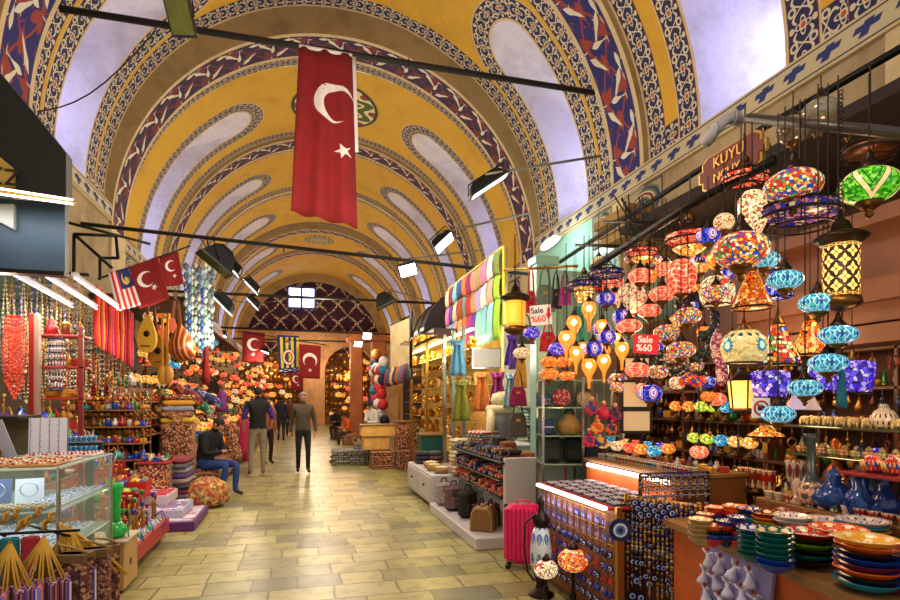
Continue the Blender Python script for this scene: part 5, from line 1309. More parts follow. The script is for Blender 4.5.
for (px, py, d, w, h, c, lab, st, nm) in [
    (531, 291, 5.7, .11, .22, 'c82038', 'red shoulder bag on a long strap beside the yellow lantern', .28, 'shoulder_bag'), (545, 285, 5.6, .2, .27, '5a6a60', 'grey green handbag hanging from the bag pole', .2, 'handbag'),
    (556, 289, 5.6, .12, .2, '1e1c20', 'black handbag behind the grey green one', .18, 'handbag'), (565, 287, 5.5, .13, .18, '8a2a78', 'purple handbag near the ring chandelier', .16, 'handbag'),
    (548, 332, 5.8, .18, .2, 'b81c30', 'red bag hanging lower behind the white sale card', .12, 'handbag'), (526, 325, 5.9, .18, .2, '4a5048', 'dull grey bag behind the yellow lantern', .12, 'handbag'),
    (521, 360, 6.0, .13, .3, 'b89430', 'yellow bag hanging below the dim cream lamp', .2, 'handbag'), (518, 387, 5.9, .19, .2, '8c1450', 'magenta handbag above the taupe tote', .2, 'handbag'),
    (518, 413, 5.9, .2, .25, '4e443c', 'taupe tote bag hanging lowest beside the mint pillar', .12, 'tote_bag'), (513, 352, 6.4, .1, .2, '5a3cb0', 'violet pouch bag behind the bags by the pillar', .1, 'handbag'), (597, 272, 5.0, .07, .16, 'b8202c', 'small red pouch next to the dark chandelier', .05, 'pouch')]:
    handbag(atd(px, py, d), w, h, c, lab, st, nm)
pole('bag_pole', [atd(504, 270, 5.9), atd(578, 266, 5.4)], .014, 'horizontal pole carrying the row of handbags', M_brassl)
# teal cloth strip
p = atd(580, 318, 4.9); m = MB(); m.sheet(lambda u, v: ((u-.5)*.07+.05*v-.02, .01*math.sin(u*9), -.32*v+.1), 5, 8); simple('teal_cloth', m, fab('1a7a68'), 'teal cloth strip hanging behind the amber teardrops', 'cloth', p, -TH)
# white stepped display with wallets and duffel bag
ds = thing('shop_display', 'white display stand with dark slanting shelves at the aisle', 'display', (2.2, 6.6, 0))
cbox(ds, 'plinth', 1.80, 2.62, 5.66, 7.85, .0, .13, M_white, .01); cbox(ds, 'end_panel', 2.14, 2.62, 5.68, 5.76, .13, .97, M_white, .01); cbox(ds, 'back_panel', 2.58, 2.62, 5.76, 7.85, .13, .97, M_white, .005); cbox(ds, 'far_panel', 2.2, 2.58, 7.78, 7.85, .13, .97, M_white, .005)
cbox(ds, 'top_board', 2.1, 2.6, 5.70, 7.8, .90, .925, M_blk)
for i, z in enumerate((.70, .51)): cbox(ds, 'shelf_board', 2.1, 2.57, 5.77, 7.77, z, z+.018, M_blk)
cbox(ds, 'chrome_trim', 2.62, 2.66, 5.64, 5.70, 0, 1.06, M_chrome)
WC = {'coral': 'd84838', 'orange': 'd8682c', 'black': '1a1618', 'navy': '202c6a', 'brown': '6a3418', 'grey': '5a5a5c', 'wine': '6a1c30', 'sand': '9a8258'}
def roll(cn):
    m = MB(); m.bbox((0, 0, .03), (.26, .075, .055), bev=.02); m.box(-.132, -.128, -.03, .03, .012, .045, 1); m.box(-.05, -.035, -.04, .04, .004, .061, 1); return m.build('wallet', [fab(WC[cn]), cells([WC[cn], 'c8b090', '2a2a5a'], 90, 0, .7, None)])
RL = {k: roll(k) for k in WC}
for k, o in RL.items(): tag(o, 'x', 'wallet')
for (z, nm, pal) in ((.719, 'upper', ['coral', 'wine', 'black', 'coral', 'orange', 'navy', 'grey']), (.529, 'lower', ['orange', 'coral', 'navy', 'coral', 'orange', 'brown', 'black']), (.926, 'top', ['black', 'navy', 'brown', 'sand', 'grey', 'black'])):
    for i in range(20):
        for lv in range(2):
            if lv and rnd.random() < .35: continue
            cn = rnd.choice(pal); put(RL[cn], (2.26+rnd.uniform(-.02, .02), 5.86+i*.095, z+lv*.058), '%s rolled wallet lying on the %s shelf of the white display stand' % (cn, nm), '%s wallets on the %s display shelf' % (cn, nm), rz=rnd.uniform(-.08, .08))
def duffel(loc, L, H, D, mt, lab, rz):
    t = thing('duffel_bag', lab, 'bag', loc, rz)
    m = MB(); sec = [(-.5, 0), (.5, 0), (.52, .3), (.46, .75), (.3, 1), (-.3, 1), (-.46, .75), (-.52, .3)]; n = 8; vs = []
    for x, s in ((-.5, .82), (-.44, 1), (.44, 1), (.5, .82)): vs += [(x*L, a*D*s, H*.5+(b-.5)*H*s) for a, b in sec]
    fs = [tuple(range(n))[::-1], tuple(range(3*n, 4*n))]+[(k*n+i, k*n+(i+1) % n, (k+1)*n+(i+1) % n, (k+1)*n+i) for k in range(3) for i in range(n)]; m.add(vs, fs, 0, None, False); m.build('body', mt, t)
    m = MB()
    for x in (-.18, .18): m.box(x*L-.012, x*L+.012, -D*.53, D*.53, .01, H*1.01)
    m.build('band', mat('5a1c14', .7), t)
    m = MB()
    for s in (-1, 1): m.tube([(-.18*L, s*D*.2, H), (-.12*L, s*D*.2, H*1.22), (.12*L, s*D*.2, H*1.22), (.18*L, s*D*.2, H)], .009, 6)
    m.build('handle', M_brz, t); m = MB(); m.tube([(-.45*L, 0, H*1.0), (.45*L, 0, H*1.0)], .005, 5); m.build('zip', M_brz, t)
duffel((2.06, 6.1, .131), .42, .27, .26, bandz(['a8854a', '7c5a2a'], 45, .8, 0), 'tan woven duffel bag with red bands on the white plinth', .95)
backpack((2.03, 6.72, .131), '1c1814', 'dark brown suitcase bag behind the tan duffel', 1.35, .5)
backpack((1.98, 7.2, .131), '6a4c4c', 'flowered travel bag behind the dark one', 1.3, .4); backpack((1.95, 7.6, .131), '9a8a8a', 'pale patterned bag at the far end of the plinth', 1.25, .4)
m = MB(); m.bbox((0, 0, .05), (.3, .25, .1), bev=.04); simple('folded_cloth', m, fab('2a3450'), 'dark blue folded cloth lying behind the tan duffel', 'cloth', (2.4, 5.95, .131), .2)
# things on the display top
for i, (x, y, w, h, c, lab) in enumerate([(2.45, 5.86, .16, .09, 'a04a20', 'orange brown leather case on the near end of the display top'), (2.46, 6.12, .2, .07, '2a1814', 'black leather case on the display top'), (2.48, 6.5, .16, .16, '7a3a1c', 'brown leather satchel standing on the display top'), (2.48, 6.8, .12, .2, '1c1a1c', 'black box standing on the display top')]):
    m = MB(); m.bbox((0, 0, h/2), (w, .2, h), bev=.015); m.box(-w*.1, w*.1, -.104, -.1, h*.4, h*.6, 1); simple('leather_case', m, [fab(c), M_brassl], lab, 'case', (x, y, .9265))
for i in range(6):
    m = MB(); m.bbox((0, 0, .022), (.34, .3, .042), bev=.018); simple('folded_towel', m, stripes(['c83038', 'd8d0c0', '3a6a78', 'd8d0c0', 'c83038', 'b8b0a0'], 5) if 0 else bandz([['c02c38', 'd0c8b8'], ['d0c8b8', '2c6a70'], ['c02c38', 'c8c0b0'], ['d8d0c0', '7a3a3a'], ['2a5a70', 'd0c8b8'], ['c8c0b0', 'c02c38']][i], 14, .9, 1), 'striped folded towel, %s from the bottom of the leaning pile' % ords[i], 'towel', (2.42-.012*i, 7.2-.02*i, .926+i*.044), .2+.05*i, 'striped towels on the display top')
# pink suitcase
p = atZ(522, 583, 0.0); t = thing('suitcase', 'bright pink ribbed hard suitcase standing on the floor', 'suitcase', (2.06, 4.98, 0), -.5)
m = MB(); m.bbox((0, 0, .33), (.36, .22, .56), bev=.05); m.build('shell', mat('d81860', .25), t)
m = MB(); [m.bbox((-.14+.04*i, 0, .33), (.014, .235, .50), bev=.005) for i in range(8)]; m.build('ribs', mat('c01050', .25), t)
m = MB(); m.box(-.183, .183, -.006, .006, .07, .6); m.build('zip_line', M_blk, t)
for x in (-.14, .14):
    for y in (-.08, .08): m = MB(); m.lathe([(.025, -.012), (.025, .012)], 12, (x, y, .026), M=Matrix.Rotation(PI/2, 4, 'X')); m.box(x-.012, x+.012, y-.01, y+.01, .03, .06); m.build('wheel', M_blk, t)
m = MB(); m.tube([(-.06, 0, .6), (-.06, 0, .645), (.06, 0, .645), (.06, 0, .6)], .009, 6); m.build('handle', mat('e03070', .3), t)
p = atd(540, 468, 5.55); t = thing('suitcase', 'pink suitcase handle and top behind the chrome trim', 'suitcase', (2.78, 5.35, 0), -.2)
m = MB(); m.bbox((0, 0, .4), (.26, .2, .7), bev=.05); m.build('shell', mat('3a4a44', .4), t); m = MB(); m.tube([(-.09, 0, .74), (-.09, 0, .98), (.09, 0, .98), (.09, 0, .74)], .012, 6); m.build('handle', mat('d81860', .3), t)
# white drawers unit
du = thing('drawer_unit', 'low white drawer unit in front of the gold shop glass', 'drawers', (2.1, 8.9, 0))
cbox(du, 'body', 1.86, 2.5, 7.95, 9.85, .06, .5, M_white, .01); cbox(du, 'toe_kick', 1.95, 2.45, 8.0, 9.8, 0, .06, M_blk)
for y in (8.0, 8.93):
    o = cbox(du, 'drawer', 1.845, 1.862, y, y+.86, .12, .46, M_white); m = MB(); m.ball((1.835, y+.43, .3), .018, n=8, m=6); k = m.build('knob', M_brz); k.parent = o
for i, (x, y, c, lab) in enumerate([(2.05, 8.15, 'c8a050', 'nearest'), (2.02, 8.5, 'a87838', 'second'), (2.05, 8.85, 'b89048', 'third')]):
    t = thing('basket', 'round straw basket of pale soaps, %s on the white drawer unit' % lab, 'basket', (x, y, .501)); MB().lathe([(.1, 0), (.13, .1), (.12, .1), (.095, .02)], 16).build('basket_wall', M_straw, t)
    m = MB(); [m.ball((.06*math.cos(a), .06*math.sin(a), .09), .035, .03, .02, 8, 6) for a in (0, 1.3, 2.5, 3.8, 5)]; m.ball((0, 0, .1), .035, .03, .02, 8, 6); m.build('soap', mat('d8c8a0', .6), t)
for i in range(9):
    m = MB(); m.bbox((0, 0, .03), (.3, .24, .055), bev=.02); simple('folded_towel', m, fab(['c8b890', 'd0c4a8', 'b8a070', 'c0a888', 'd8ccb0'][i % 5]), 'cream folded towel, %s in the cream pile on the drawer unit' % ords[i], 'towel', (2.34, 8.15, .501+i*.057), 0, 'cream towels on the drawer unit')
for i in range(6):
    m = MB(); m.lathe([(.09, 0), (.14, .02), (.14, .05), (.09, .07)], 14); simple('round_cushion', m, fab(['3a2a3a', '5a4030', '2a2a40', '6a4a3a', '3a3030', '4a4a5a'][i]), 'dark round cushion, %s in the cushion pile at the far end of the drawer unit' % ords[i], 'cushion', (2.05+(i % 2)*.22, 9.5, .501+(i//2)*.072), 0, 'cushions on the drawer unit')
# white counter, mannequin bust, bear-like fur hat stand
ct = thing('shop_counter', 'white shop counter with pink leaflet tray behind the towels', 'counter', (2.8, 8.1, 0)); cbox(ct, 'body', 2.7, 3.3, 7.6, 8.9, 0, .92, M_whitew); cbox(ct, 'top', 2.66, 3.34, 7.56, 8.94, .92, .95, M_white); 
m = MB(); m.bbox((0, 0, .02), (.2, .14, .04), bev=.005); simple('leaflet_tray', m, mat('d84088', .5), 'bright pink tray on the white shop counter', 'tray', (2.82, 8.1, .9505))
t = thing('mannequin_bust', 'grey bust draped with a thick cream fur scarf and hat', 'mannequin', (2.66, 7.2, 0))
MB().lathe([(.16, 0), (.15, .02), (.03, .04), (.025, .85), (.12, .88), (.17, 1.0), (.18, 1.15), (.21, 1.3), (.19, 1.42), (.08, 1.48), (.06, 1.55)], 18).build('bust', mat('78747c', .6), t)
m = MB(); m.ring((0, 0, 1.47), .16, .065, 18, 8); m.tube([(-.16, -.06, 1.45), (-.22, -.16, 1.2), (-.23, -.16, .95)], [.07, .06, .04], 8); m.build('fur_scarf', mat('c8b890', .95, 0, 0, .25, 40), t)
MB().lathe([(.15, 1.54), (.17, 1.6), (.14, 1.68), (.05, 1.72)], 14, lobes=7, la=.05).build('fur_hat', mat('d0c098', .95, 0, 0, .25, 40), t)
t = thing('mannequin_bust', 'orange bust with ochre shawl behind the glass post', 'mannequin', (2.75, 8.4, .951)); MB().lathe([(.1, 0), (.13, .15), (.1, .3), (.15, .42), (.07, .5), (.08, .58), (.02, .62)], 14, lobes=6, la=.05).build('shawl', fab('b8803a'), t)
# scarves on the back wall and shelves
bs = thing('towel_shelf', 'white shelf unit with stacks of towels inside the bag shop', 'shelf', (3.6, 8.9, 0))
for z in (.9, 1.2, 1.5): cbox(bs, 'shelf_board', 3.15, 4.2, 8.75, 9.1, z-.02, z, M_white)
for x in (3.15, 4.2): cbox(bs, 'upright', x, x+.03, 8.75, 9.1, 0, 1.55, M_white)
for i in range(24):
    m = MB(); m.bbox((0, 0, .03), (.22, .28, .055), bev=.02); c = ['c8c0a8', '8ab098', 'd0c8b8', '6a9a88'][i % 4]; simple('folded_towel', m, fab(c), '%s folded towel on the white shelves inside the bag shop' % ['cream', 'pale green', 'white', 'green'][i % 4], 'towel', (3.35+.26*(i//4 % 3), 8.88, (.901 if i < 12 else 1.201)+(i % 4)*.057), 0, 'towels inside the bag shop')
def drape(loc, w, h, c, lab, rz=-TH, knot=True):
    t = thing('draped_scarf', lab, 'scarf', loc, rz)
    m = MB(); m.sheet(lambda u, v: ((u-.5)*w*(.35+.65*abs(v-.25)**.5*1.2), .03*math.sin(u*14), -h*v), 14, 10); m.build('cloth', fab(c), t); m = MB(); m.ring((0, 0, -h*.12), w*.18, .02, 10, 6); m.build('knot', fab(c), t)
drape(atd(498, 372, 7.6), .26, .55, '8a1c60', 'magenta knotted scarf against the bright shop wall'); drape(atd(482, 372, 7.8), .26, .55, 'b86a28', 'ochre knotted scarf against the bright shop wall'); drape(atd(511, 374, 7.4), .2, .45, '8ab0b8', 'pale blue patterned scarf beside the magenta one'); drape(atd(461, 380, 8.2), .26, .6, '7a7a20', 'olive green lace scarf hanging behind the glass post')
drape(atd(458, 340, 7.9), .24, .5, '4a8098', 'blue shirt like scarf hanging under the scarf board')
t = thing('pale_wall_panel', 'pale panel with a faint added glow, for the white wall above the knotted scarves', 'lamp', atd(487, 358, 8.0), -TH); m = MB(); m.box(-.19, .19, 0, .03, -.13, .13); m.build('glow_face', mat('8a8478', .6, 0, .05), t); m = MB(); m.box(-.21, .21, .03, .05, -.15, .15); m.build('housing', M_chrome, t)  # stands for the bright white wall; faint glow added, not a lamp
lamp('POINT', (3.2, 7.6, 2.5), 60, (1, .93, .82), .2); lamp('POINT', (2.3, 7.2, 2.2), 20, (1, .9, .8), .2)
# scarf board
t = thing('scarf_board', 'tilted yellow framed board carrying three rows of folded scarves', 'display board', (0, 0, 0))
XS = 2.95
A, B_, C_, D_ = atX(449, 289, XS), atX(504, 247, XS), atX(505, 332, XS), atX(456, 338, XS)
z0 = min(A.z, B_.z); zt = max(A.z, B_.z)
ya, yb = A.y, B_.y; zA, zB = A.z, B_.z; H = 1.15
m = MB(); m.prism([(ya, zA-H), (yb, zB-H), (yb, zB), (ya, zA)], 'X', XS+.02, XS+.06); m.build('backing', mat('a89858', .7), t)
m = MB(); m.tube([(XS, ya, zA), (XS, yb, zB)], .03, 6); m.tube([(XS, yb, zB), (XS, yb, zB-H)], .03, 6); m.tube([(XS, ya, zA), (XS, ya, zA-H*.9)], .02, 6); m.build('frame', mat('b8a830', .4, .2, .25), t)
SCN = [('cream', 'd8c8a0'), ('wine', '8a1c38'), ('sky blue', '7ab8c8'), ('navy', '2c3c6a'), ('orange', 'd86a28'), ('magenta', 'a82878'), ('peach', 'e0a080'), ('sand', 'b89a68'), ('crimson', 'b81c2c'), ('white', 'e0e0d8'), ('olive', '6a7a30'), ('violet', '6a2ca0'), ('grey', '7a8078'), ('pink', 'd880a8'), ('aqua', '8ad0c8'), ('lime', '8ab828'), ('rust', 'a8401c'), ('lilac', 'b0a0d8')]
def fold(u, w): return .035*math.sin(u*PI*4)
rows3 = [(0, .0, .34, [0, 1, 2, 3, 4, 5, 6, 7, 13, 9, 10]), (1, .36, .36, [13, 11, 0, 16, 12, 8, 7, 17, 9, 6, 15]), (2, .72, .62, [17, 2, 6, 7, 4, 5, 11, 14, 2, 14, 15])]
for r_, off, L_, cs_ in rows3:
    for i, ci in enumerate(cs_):
        f0 = (i+.02)/len(cs_); f1 = (i+.95)/len(cs_)
        def fn(u, v, f0=f0, f1=f1, off=off, L_=L_):
            f = f0+(f1-f0)*u; return (XS-.05-.03*math.sin(v*PI*.9)-.012*math.sin(u*PI*4+i), ya+(yb-ya)*f, zA+(zB-zA)*f-.05-off-L_*v-.02*math.sin(u*3+i))
        m = MB(); m.sheet(fn, 8, 6, .006); nm, hx = SCN[ci]
        simple('folded_scarf', m, fab(hx, .15), '%s scarf, %s from the far end in the %s row of the scarf board' % (nm, (ords+['eleventh'])[i], ['top', 'middle', 'bottom'][r_]), 'scarf', (0, 0, 0), 0, 'scarves on the scarf board')
lamp('AREA', (2.2, 7.6, 3.6), 18, (1, .95, .85), .3, (0, R_(-30), 0))
drape(atd(513, 335, 6.5), .2, .35, '6040b8', 'purple shawl hanging below the near corner of the scarf board')
# cornice block above lamp shop
mb = MB(); p = atX(640, 225, 4.6)
for i, (dz, w) in enumerate(((0, .55), (.12, .65), (.24, .8))): mb.box(4.85-w*.5, 5.43, 7.2-w*.35, 7.9, 4.0+dz, 4.12+dz)
mb.box(4.9, 5.43, 7.1, 7.9, 3.5, 4.0); struct('trim_6', mb, stained('8a6a34', '5a4020', 3, .6, .2, .5, 12))
# ---------------- gold shop
gb = thing('gold_showcase', 'golden lit showcase of brass ware behind glass along the aisle', 'showcase', (2.9, 11.2, 0))
cbox(gb, 'back_panel', 3.05, 3.1, 8.3, 14.2, .45, 2.75, mat('c89a3c', .5, 0, .35, .3, 3)); cbox(gb, 'plinth', 2.45, 3.1, 9.95, 14.2, 0, .5, M_wood); cbox(gb, 'fascia', 2.42, 3.1, 10.2, 14.2, 2.75, 2.95, mat('3a2c24', .4)); cbox(gb, 'light_strip', 2.6, 2.64, 8.4, 14.1, 2.70, 2.74, mat('ffe0a0', .4, 0, 9))  # back panel has emission mixed in so that it looks lit
for z in (.95, 1.25, 1.55, 1.85, 2.15, 2.42): cbox(gb, 'glass_shelf', 2.6, 3.05, 8.35, 14.15, z-.01, z, mat('c8b878', .1, .2))
for y in (8.3, 8.9, 9.5, 10.9, 12.5, 14.15): cbox(gb, 'post', 2.42, 2.48, y, y+.06, 0.0 if y < 9.9 else .5, 2.75, M_chrome if y < 10 else M_brassl)
lamp('AREA', (2.72, 11.2, 2.66), 110, (1, .78, .38), .2, (0, 0, 0), sy=5.6)
GV = []
for k, pr in enumerate(([(.04, 0), (.07, .05), (.05, .1), (.02, .14), (.035, .18)], [(.05, 0), (.02, .03), (.02, .08), (.06, .12), (.065, .17)], [(.06, 0), (.08, .03), (.08, .08), (.03, .11), (.01, .15)], [(.03, 0), (.05, .02), (.03, .06), (.05, .12), (.02, .2)])):
    for j, mt in enumerate((mat('d8a030', .25, .9), mat('b8782c', .3, .9), mat('e8c878', .25, .7))): o = MB().lathe(pr, 10, lobes=6 if k == 3 else 0, la=.1).build('gilt_vessel', mt); tag(o, 'x', 'vessel'); GV.append(o)
for zi, z in enumerate((.951, 1.251, 1.551, 1.851, 2.151, 2.421)):
    for i in range(26):
        if rnd.random() < .06: continue
        put(rnd.choice(GV), (2.78+rnd.uniform(-.1, .1), 8.5+i*.218, z), 'small gilt vessel on the %s glass shelf of the golden showcase' % ords[zi], 'gilt vessels on the %s glass shelf' % ords[zi], sc=rnd.uniform(.8, 1.25))
# arched dark glass canopy above the gold shop
t = thing('glass_canopy', 'dark arched shop awning above the golden showcase', 'awning', (0, 0, 0))
m = MB(); K = 10
P = [(2.7, 3.0), (2.7, 3.25), (2.85, 3.6), (3.1, 3.9), (3.6, 4.05), (3.6, 3.0)]
m.prism(P, 'Y', 12.2, 13.6); m.build('hood', mat('2a1c1c', .35, .3), t); m = MB(); [m.tube([(a[0]-.01, y, a[1]), (b[0]-.01, y, b[1])], .02, 5) for y in (12.22, 12.9, 13.58) for a, b in zip(P[:4], P[1:5])]; m.build('ribs', M_iron, t)
t = thing('glass_canopy', 'flat glazed shelf projecting over the post of the golden showcase', 'awning', (0, 0, 0)); m = MB(); m.box(2.1, 2.42, 9.9, 12.0, 2.78, 2.82); m.build('pane', mat('5a4a58', .1, .3), t); m = MB(); [m.tube([(2.1, y, 2.81), (2.43, y, 2.98)], .015, 5) for y in (9.95, 11.0, 11.95)]; m.build('bracket', M_iron, t)
# cream hanging panel with tassels
t = thing('banner_panel', 'cream upright banner panel jutting out over the aisle', 'banner', (0, 0, 0))
a = atY(391, 350, 13.6); b = atY(411, 350, 12.2)
A0, A1 = atd(391, 325, 13.6), atd(411, 316, 12.4); B0, B1 = atd(391, 372, 13.6), atd(411, 366, 12.4)
def lp(u, v): return A0.lerp(A1, u).lerp(B0.lerp(B1, u), v)
m = MB(); m.sheet(lambda u, v: lp(u, v), 4, 6, .03, smooth=False); m.build('panel', mat('b8a070', .6, 0, .15, .2, 3), t)
m = MB(); m.tube([lp(1, 0)+Vector((0, 0, .1)), lp(1, 1)-Vector((0, 0, .3))], .04, 6); m.tube([lp(0, 0), lp(1, 0)], .03, 6); m.build('post', M_iron, t)
for i in range(8):
    p = lp(i/7, .95)+Vector((-.1, -.1, 0)); m = MB(); m.lathe([(.03, -.42), (.09, -.34), (.07, -.15), (.02, 0)], 8, lobes=4, la=.1); simple('hanging_shawl', m, fab(['7a2c38', '2a3a6a', 'c8a050', '3a2a4a', 'a85030', '4a6a7a', '8a3060', '2a2a3a'][i]), '%s small shawl hanging below the cream banner panel' % ['wine', 'blue', 'gold', 'plum', 'rust', 'steel', 'pink', 'black'][i], 'shawl', p, 0, 'small shawls under the banner panel')
# stall of rugs and boxes on the floor farther right
def cloth_pile(x, y, w, d, n, cols, lab, grp, h=.05, z=0., rz=0):
    for i in range(n):
        m = MB(); m.bbox((0, 0, h/2), (w*rnd.uniform(.92, 1.04), d*rnd.uniform(.92, 1.04), h*.96), bev=h*.35)
        simple('folded_rug', m, cols[i % len(cols)], '%s, %s from the bottom' % (lab, ords[i] if i < 10 else 'one of the upper ones'), 'rug', (x+rnd.uniform(-.01, .01), y+rnd.uniform(-.01, .01), z+i*h), rz+rnd.uniform(-.04, .04), grp)
RG = [cells(['7a2c20', 'b86a3c', '2a2c3a', 'c8a878', '5a1c1c'], s, 0, .9, None) for s in (38, 50, 65)]+[cells(['3a3a34', '6a6a58', 'a8a088', '2a2a2a'], 40, 0, .9, None), cells(['5a5a6a', '8a8a8a', '3a3a4a', 'a89a88'], 45, 0, .9, None)]
cloth_pile(1.85, 13.2, .5, .6, 8, RG[:3], 'dark red patterned rug in the left brick of rugs', 'rugs by the crate'); cloth_pile(2.4, 12.9, .5, .6, 9, [RG[1], RG[0]], 'brown patterned rug in the right brick of rugs', 'rugs beside the right crate')
cloth_pile(1.2, 14.3, .9, .8, 6, RG[3:], 'grey woven rug in the low spread pile', 'grey rugs low on the floor', .06); cloth_pile(1.75, 14.6, .8, .8, 7, RG[3:], 'grey green rug in the taller rear pile', 'grey rugs in the rear pile', .07)
for (x, y, z, w, h, c, lab) in [(1.75, 13.5, .42, .62, .3, 'c89a50', 'pale wooden crate standing on the rug pile'), (1.8, 13.5, .74, .8, .25, 'd8a858', 'upper pale wooden crate with open lid'), (2.45, 13.15, .46, .5, .62, '8a4a24', 'crate lined with an orange and brown kilim')]:
    t = thing('crate', lab, 'crate', (x, y, z)); m = MB(); m.bbox((0, 0, h/2), (w, .5, h), bev=.01); m.build('box', RG[1] if 'kilim' in lab else mat(c, .6, 0, 0, .2, 6), t); m = MB(); m.bbox((0, 0, h+.015), (w+.04, .54, .03), bev=.005); m.build('rim', M_woodl, t)
gr = thing('goods_crate', 'dark green boxed display standing by the glass post', 'box', (2.35, 10.2, .501)); m = MB(); m.bbox((0, 0, .22), (.4, .4, .44), bev=.01); m.build('box', mat('0e4a40', .5), gr); m = MB(); m.bbox((0, 0, .46), (.44, .44, .04), bev=.005); m.build('lid', M_woodl, gr)
# magazine / bright goods heap between showcase and far arch (x 335-365)
for i in range(36):
    px = rnd.uniform(326, 366); py = rnd.uniform(352, 425); d = rnd.uniform(15.5, 18); p = atd(px, py, d); p.x = max(p.x, 2.3)
    m = MB(); m.lathe([(.05, -.16), (.13, -.08), (.12, .05), (.05, .14)], 8, lobes=4, la=.15); simple('hanging_garment', m, fab(rnd.choice(['b81c28', '2838a0', 'd8d0c8', '2a7a9a', 'c86a28', '1c1c3a', '7a2c5a'])), 'small bright garment in the hanging cluster past the banner panel', 'garment', p, 0, 'garments past the banner panel')
# ================================================================ LEFT STALLS
M_redp = mat('a81c1c', .5); M_cgl = mat('a8c8c0', .08, 0, 0, 0, 6., None, 0, .22)
# --- glass jewellery counter
gc = thing('glass_counter', 'glass jewellery counter with silver ware on two lit shelves', 'display case', (-2.0, 4.3, 0))
GX0, GX1, GY0, GY1 = -2.9, -1.38, 3.8, 4.75
cbox(gc, 'base', GX0, GX1, GY0, GY1, 0, .45, mat('7a1c1c', .5)); cbox(gc, 'top_glass', GX0, GX1, GY0, GY1, 1.185, 1.2, mat('b8ccc4', .05, 0)); cbox(gc, 'shelf', GX0, GX1, GY0, GY1, .93, .942, mat('a8c0b8', .1)); cbox(gc, 'shelf', GX0, GX1, GY0, GY1, .68, .692, mat('a8c0b8', .1))
cbox(gc, 'front_pane', GX0, GX1, GY0-.006, GY0, .45, 1.185, M_cgl); cbox(gc, 'side_pane', GX1, GX1+.006, GY0, GY1, .45, 1.185, M_cgl)
for x, y in ((GX1, GY0), (GX1, GY1), (GX0, GY0)): cbox(gc, 'post', x-.01, x+.01, y-.01, y+.01, .45, 1.2, M_chrome)
lamp('AREA', (-2.0, 4.1, 1.17), 6, (.9, .96, 1), 1.0, (0, 0, 0), sy=.6); lamp('AREA', (-2.0, 4.1, .92), 4, (.9, .96, 1), 1.0, (0, 0, 0), sy=.6)
M_sil = mat('c8d0e0', .2, .9); M_vel = mat('d8dce8', .6); M_silv2 = cells(['e0e4f0', '8a98b8', 'c0c8e0', '4a5878'], 120, 0, .2, None)
def dispcard(w, h, mt, lab, loc, rz, grp, tilt=-.35):
    m = MB(); M = Matrix.Rotation(tilt, 4, 'X'); m.box(-w/2, w/2, 0, .01, 0, h, 0, M); m.ring((0, -.012, h*.55), w*.3, .004, 14, 4, 'Y', 1); o = simple('necklace_stand', m, [mt, M_sil], lab, 'stand', loc, rz, grp); return o
for i in range(7): dispcard(.15, .16, M_vel if i % 2 == 0 else mat('2a4a8a', .6), '%s necklace stand, %s from the wall on the upper glass shelf' % (['white', 'blue'][i % 2], ords[i]), (-2.75+i*.18, 4.15, .9425), .3, 'necklace stands in the glass counter')
def tray(w, d, mt, it, lab, loc, grp, rz=0, nm='jewellery_tray'):
    m = MB(); m.bbox((0, 0, .008), (w, d, .016), bev=.004)
    nx, ny = max(2, int(w/.035)), max(2, int(d/.035))
    for i in range(nx):
        for j in range(ny): m.ball((-w/2+(i+.5)*w/nx, -d/2+(j+.5)*d/ny, .02), .011, .011, .008, 6, 4, mi=1+((i+j) % (len(it))))
    return simple(nm, m, [mt]+it, lab, 'tray', loc, rz, grp)
M_bl = mat('141414', .5); M_gol = mat('c8983c', .3, .8); M_stn = [mat(c, .2) for c in ('a83040', '3a6ab0', 'e0d8c8', '2a8a6a')]
for i in range(4): tray(.3, .18, M_bl, [M_gol, M_stn[2]], 'black tray of gold rings, %s from the wall at the counter front' % ords[i], (-2.6+i*.33, 3.92, .9425), 'ring trays at the counter front')
for i in range(4): tray(.2, .17, M_vel, [M_silv2, M_sil], 'white tray of silver pieces, %s from the front along the side pane' % ords[i], (-1.52, 4.05+i*.19, .9425), 'silver trays along the side pane')
for i in range(5):
    for j in range(3): tray(.24, .2, M_vel, [M_sil, M_silv2], 'white tray of silver rings on the lower glass shelf', (-2.7+i*.28, 4.0+j*.28, .6925), 'silver trays on the lower glass shelf')
for i in range(5):
    for j in range(2):
        pc = [M_stn[0], M_stn[2], M_gol]
        tray(.24, .2, [mat('a87840', .6), mat('c8b8a8', .6)][j], pc, '%s tray of coloured rings on the counter top, %s from the wall' % (['tan', 'white'][j], ords[i]), (-2.66+i*.28, 3.95+j*.25, 1.2005), 'trays on top of the glass counter')
tray(.42, .26, mat('c8c0b8', .5), [mat('e0d8d8', .3), M_stn[0]], 'long white tray of pale beads at the corner of the counter top', (-1.62, 4.58, 1.2005), None)
def bangle_roll(c1, c2, n=8):
    m = MB(); m.tube([(-.12, 0, .045), (.12, 0, .045)], .018, 8)
    for i in range(n): m.ring((-.105+.03*i, 0, .045), .034, .011, 14, 5, 'X', 1+i % 2)
    return m.build('bangle_roll', [M_bl, mat(c1, .3), mat(c2, .3)])
b1 = bangle_roll('2a70b0', '60b0d8'); tag(b1, 'x', 'bangles')
for i in range(3):
    for lv in range(2): put(b1, (-1.86+.14*i, 4.9+.0*lv, 1.2005+.075*lv), 'roll of light blue bangles, %s in the %s row behind the counter' % (ords[i], ['lower', 'upper'][lv]), 'blue bangle rolls', rz=.1, sc=.55)
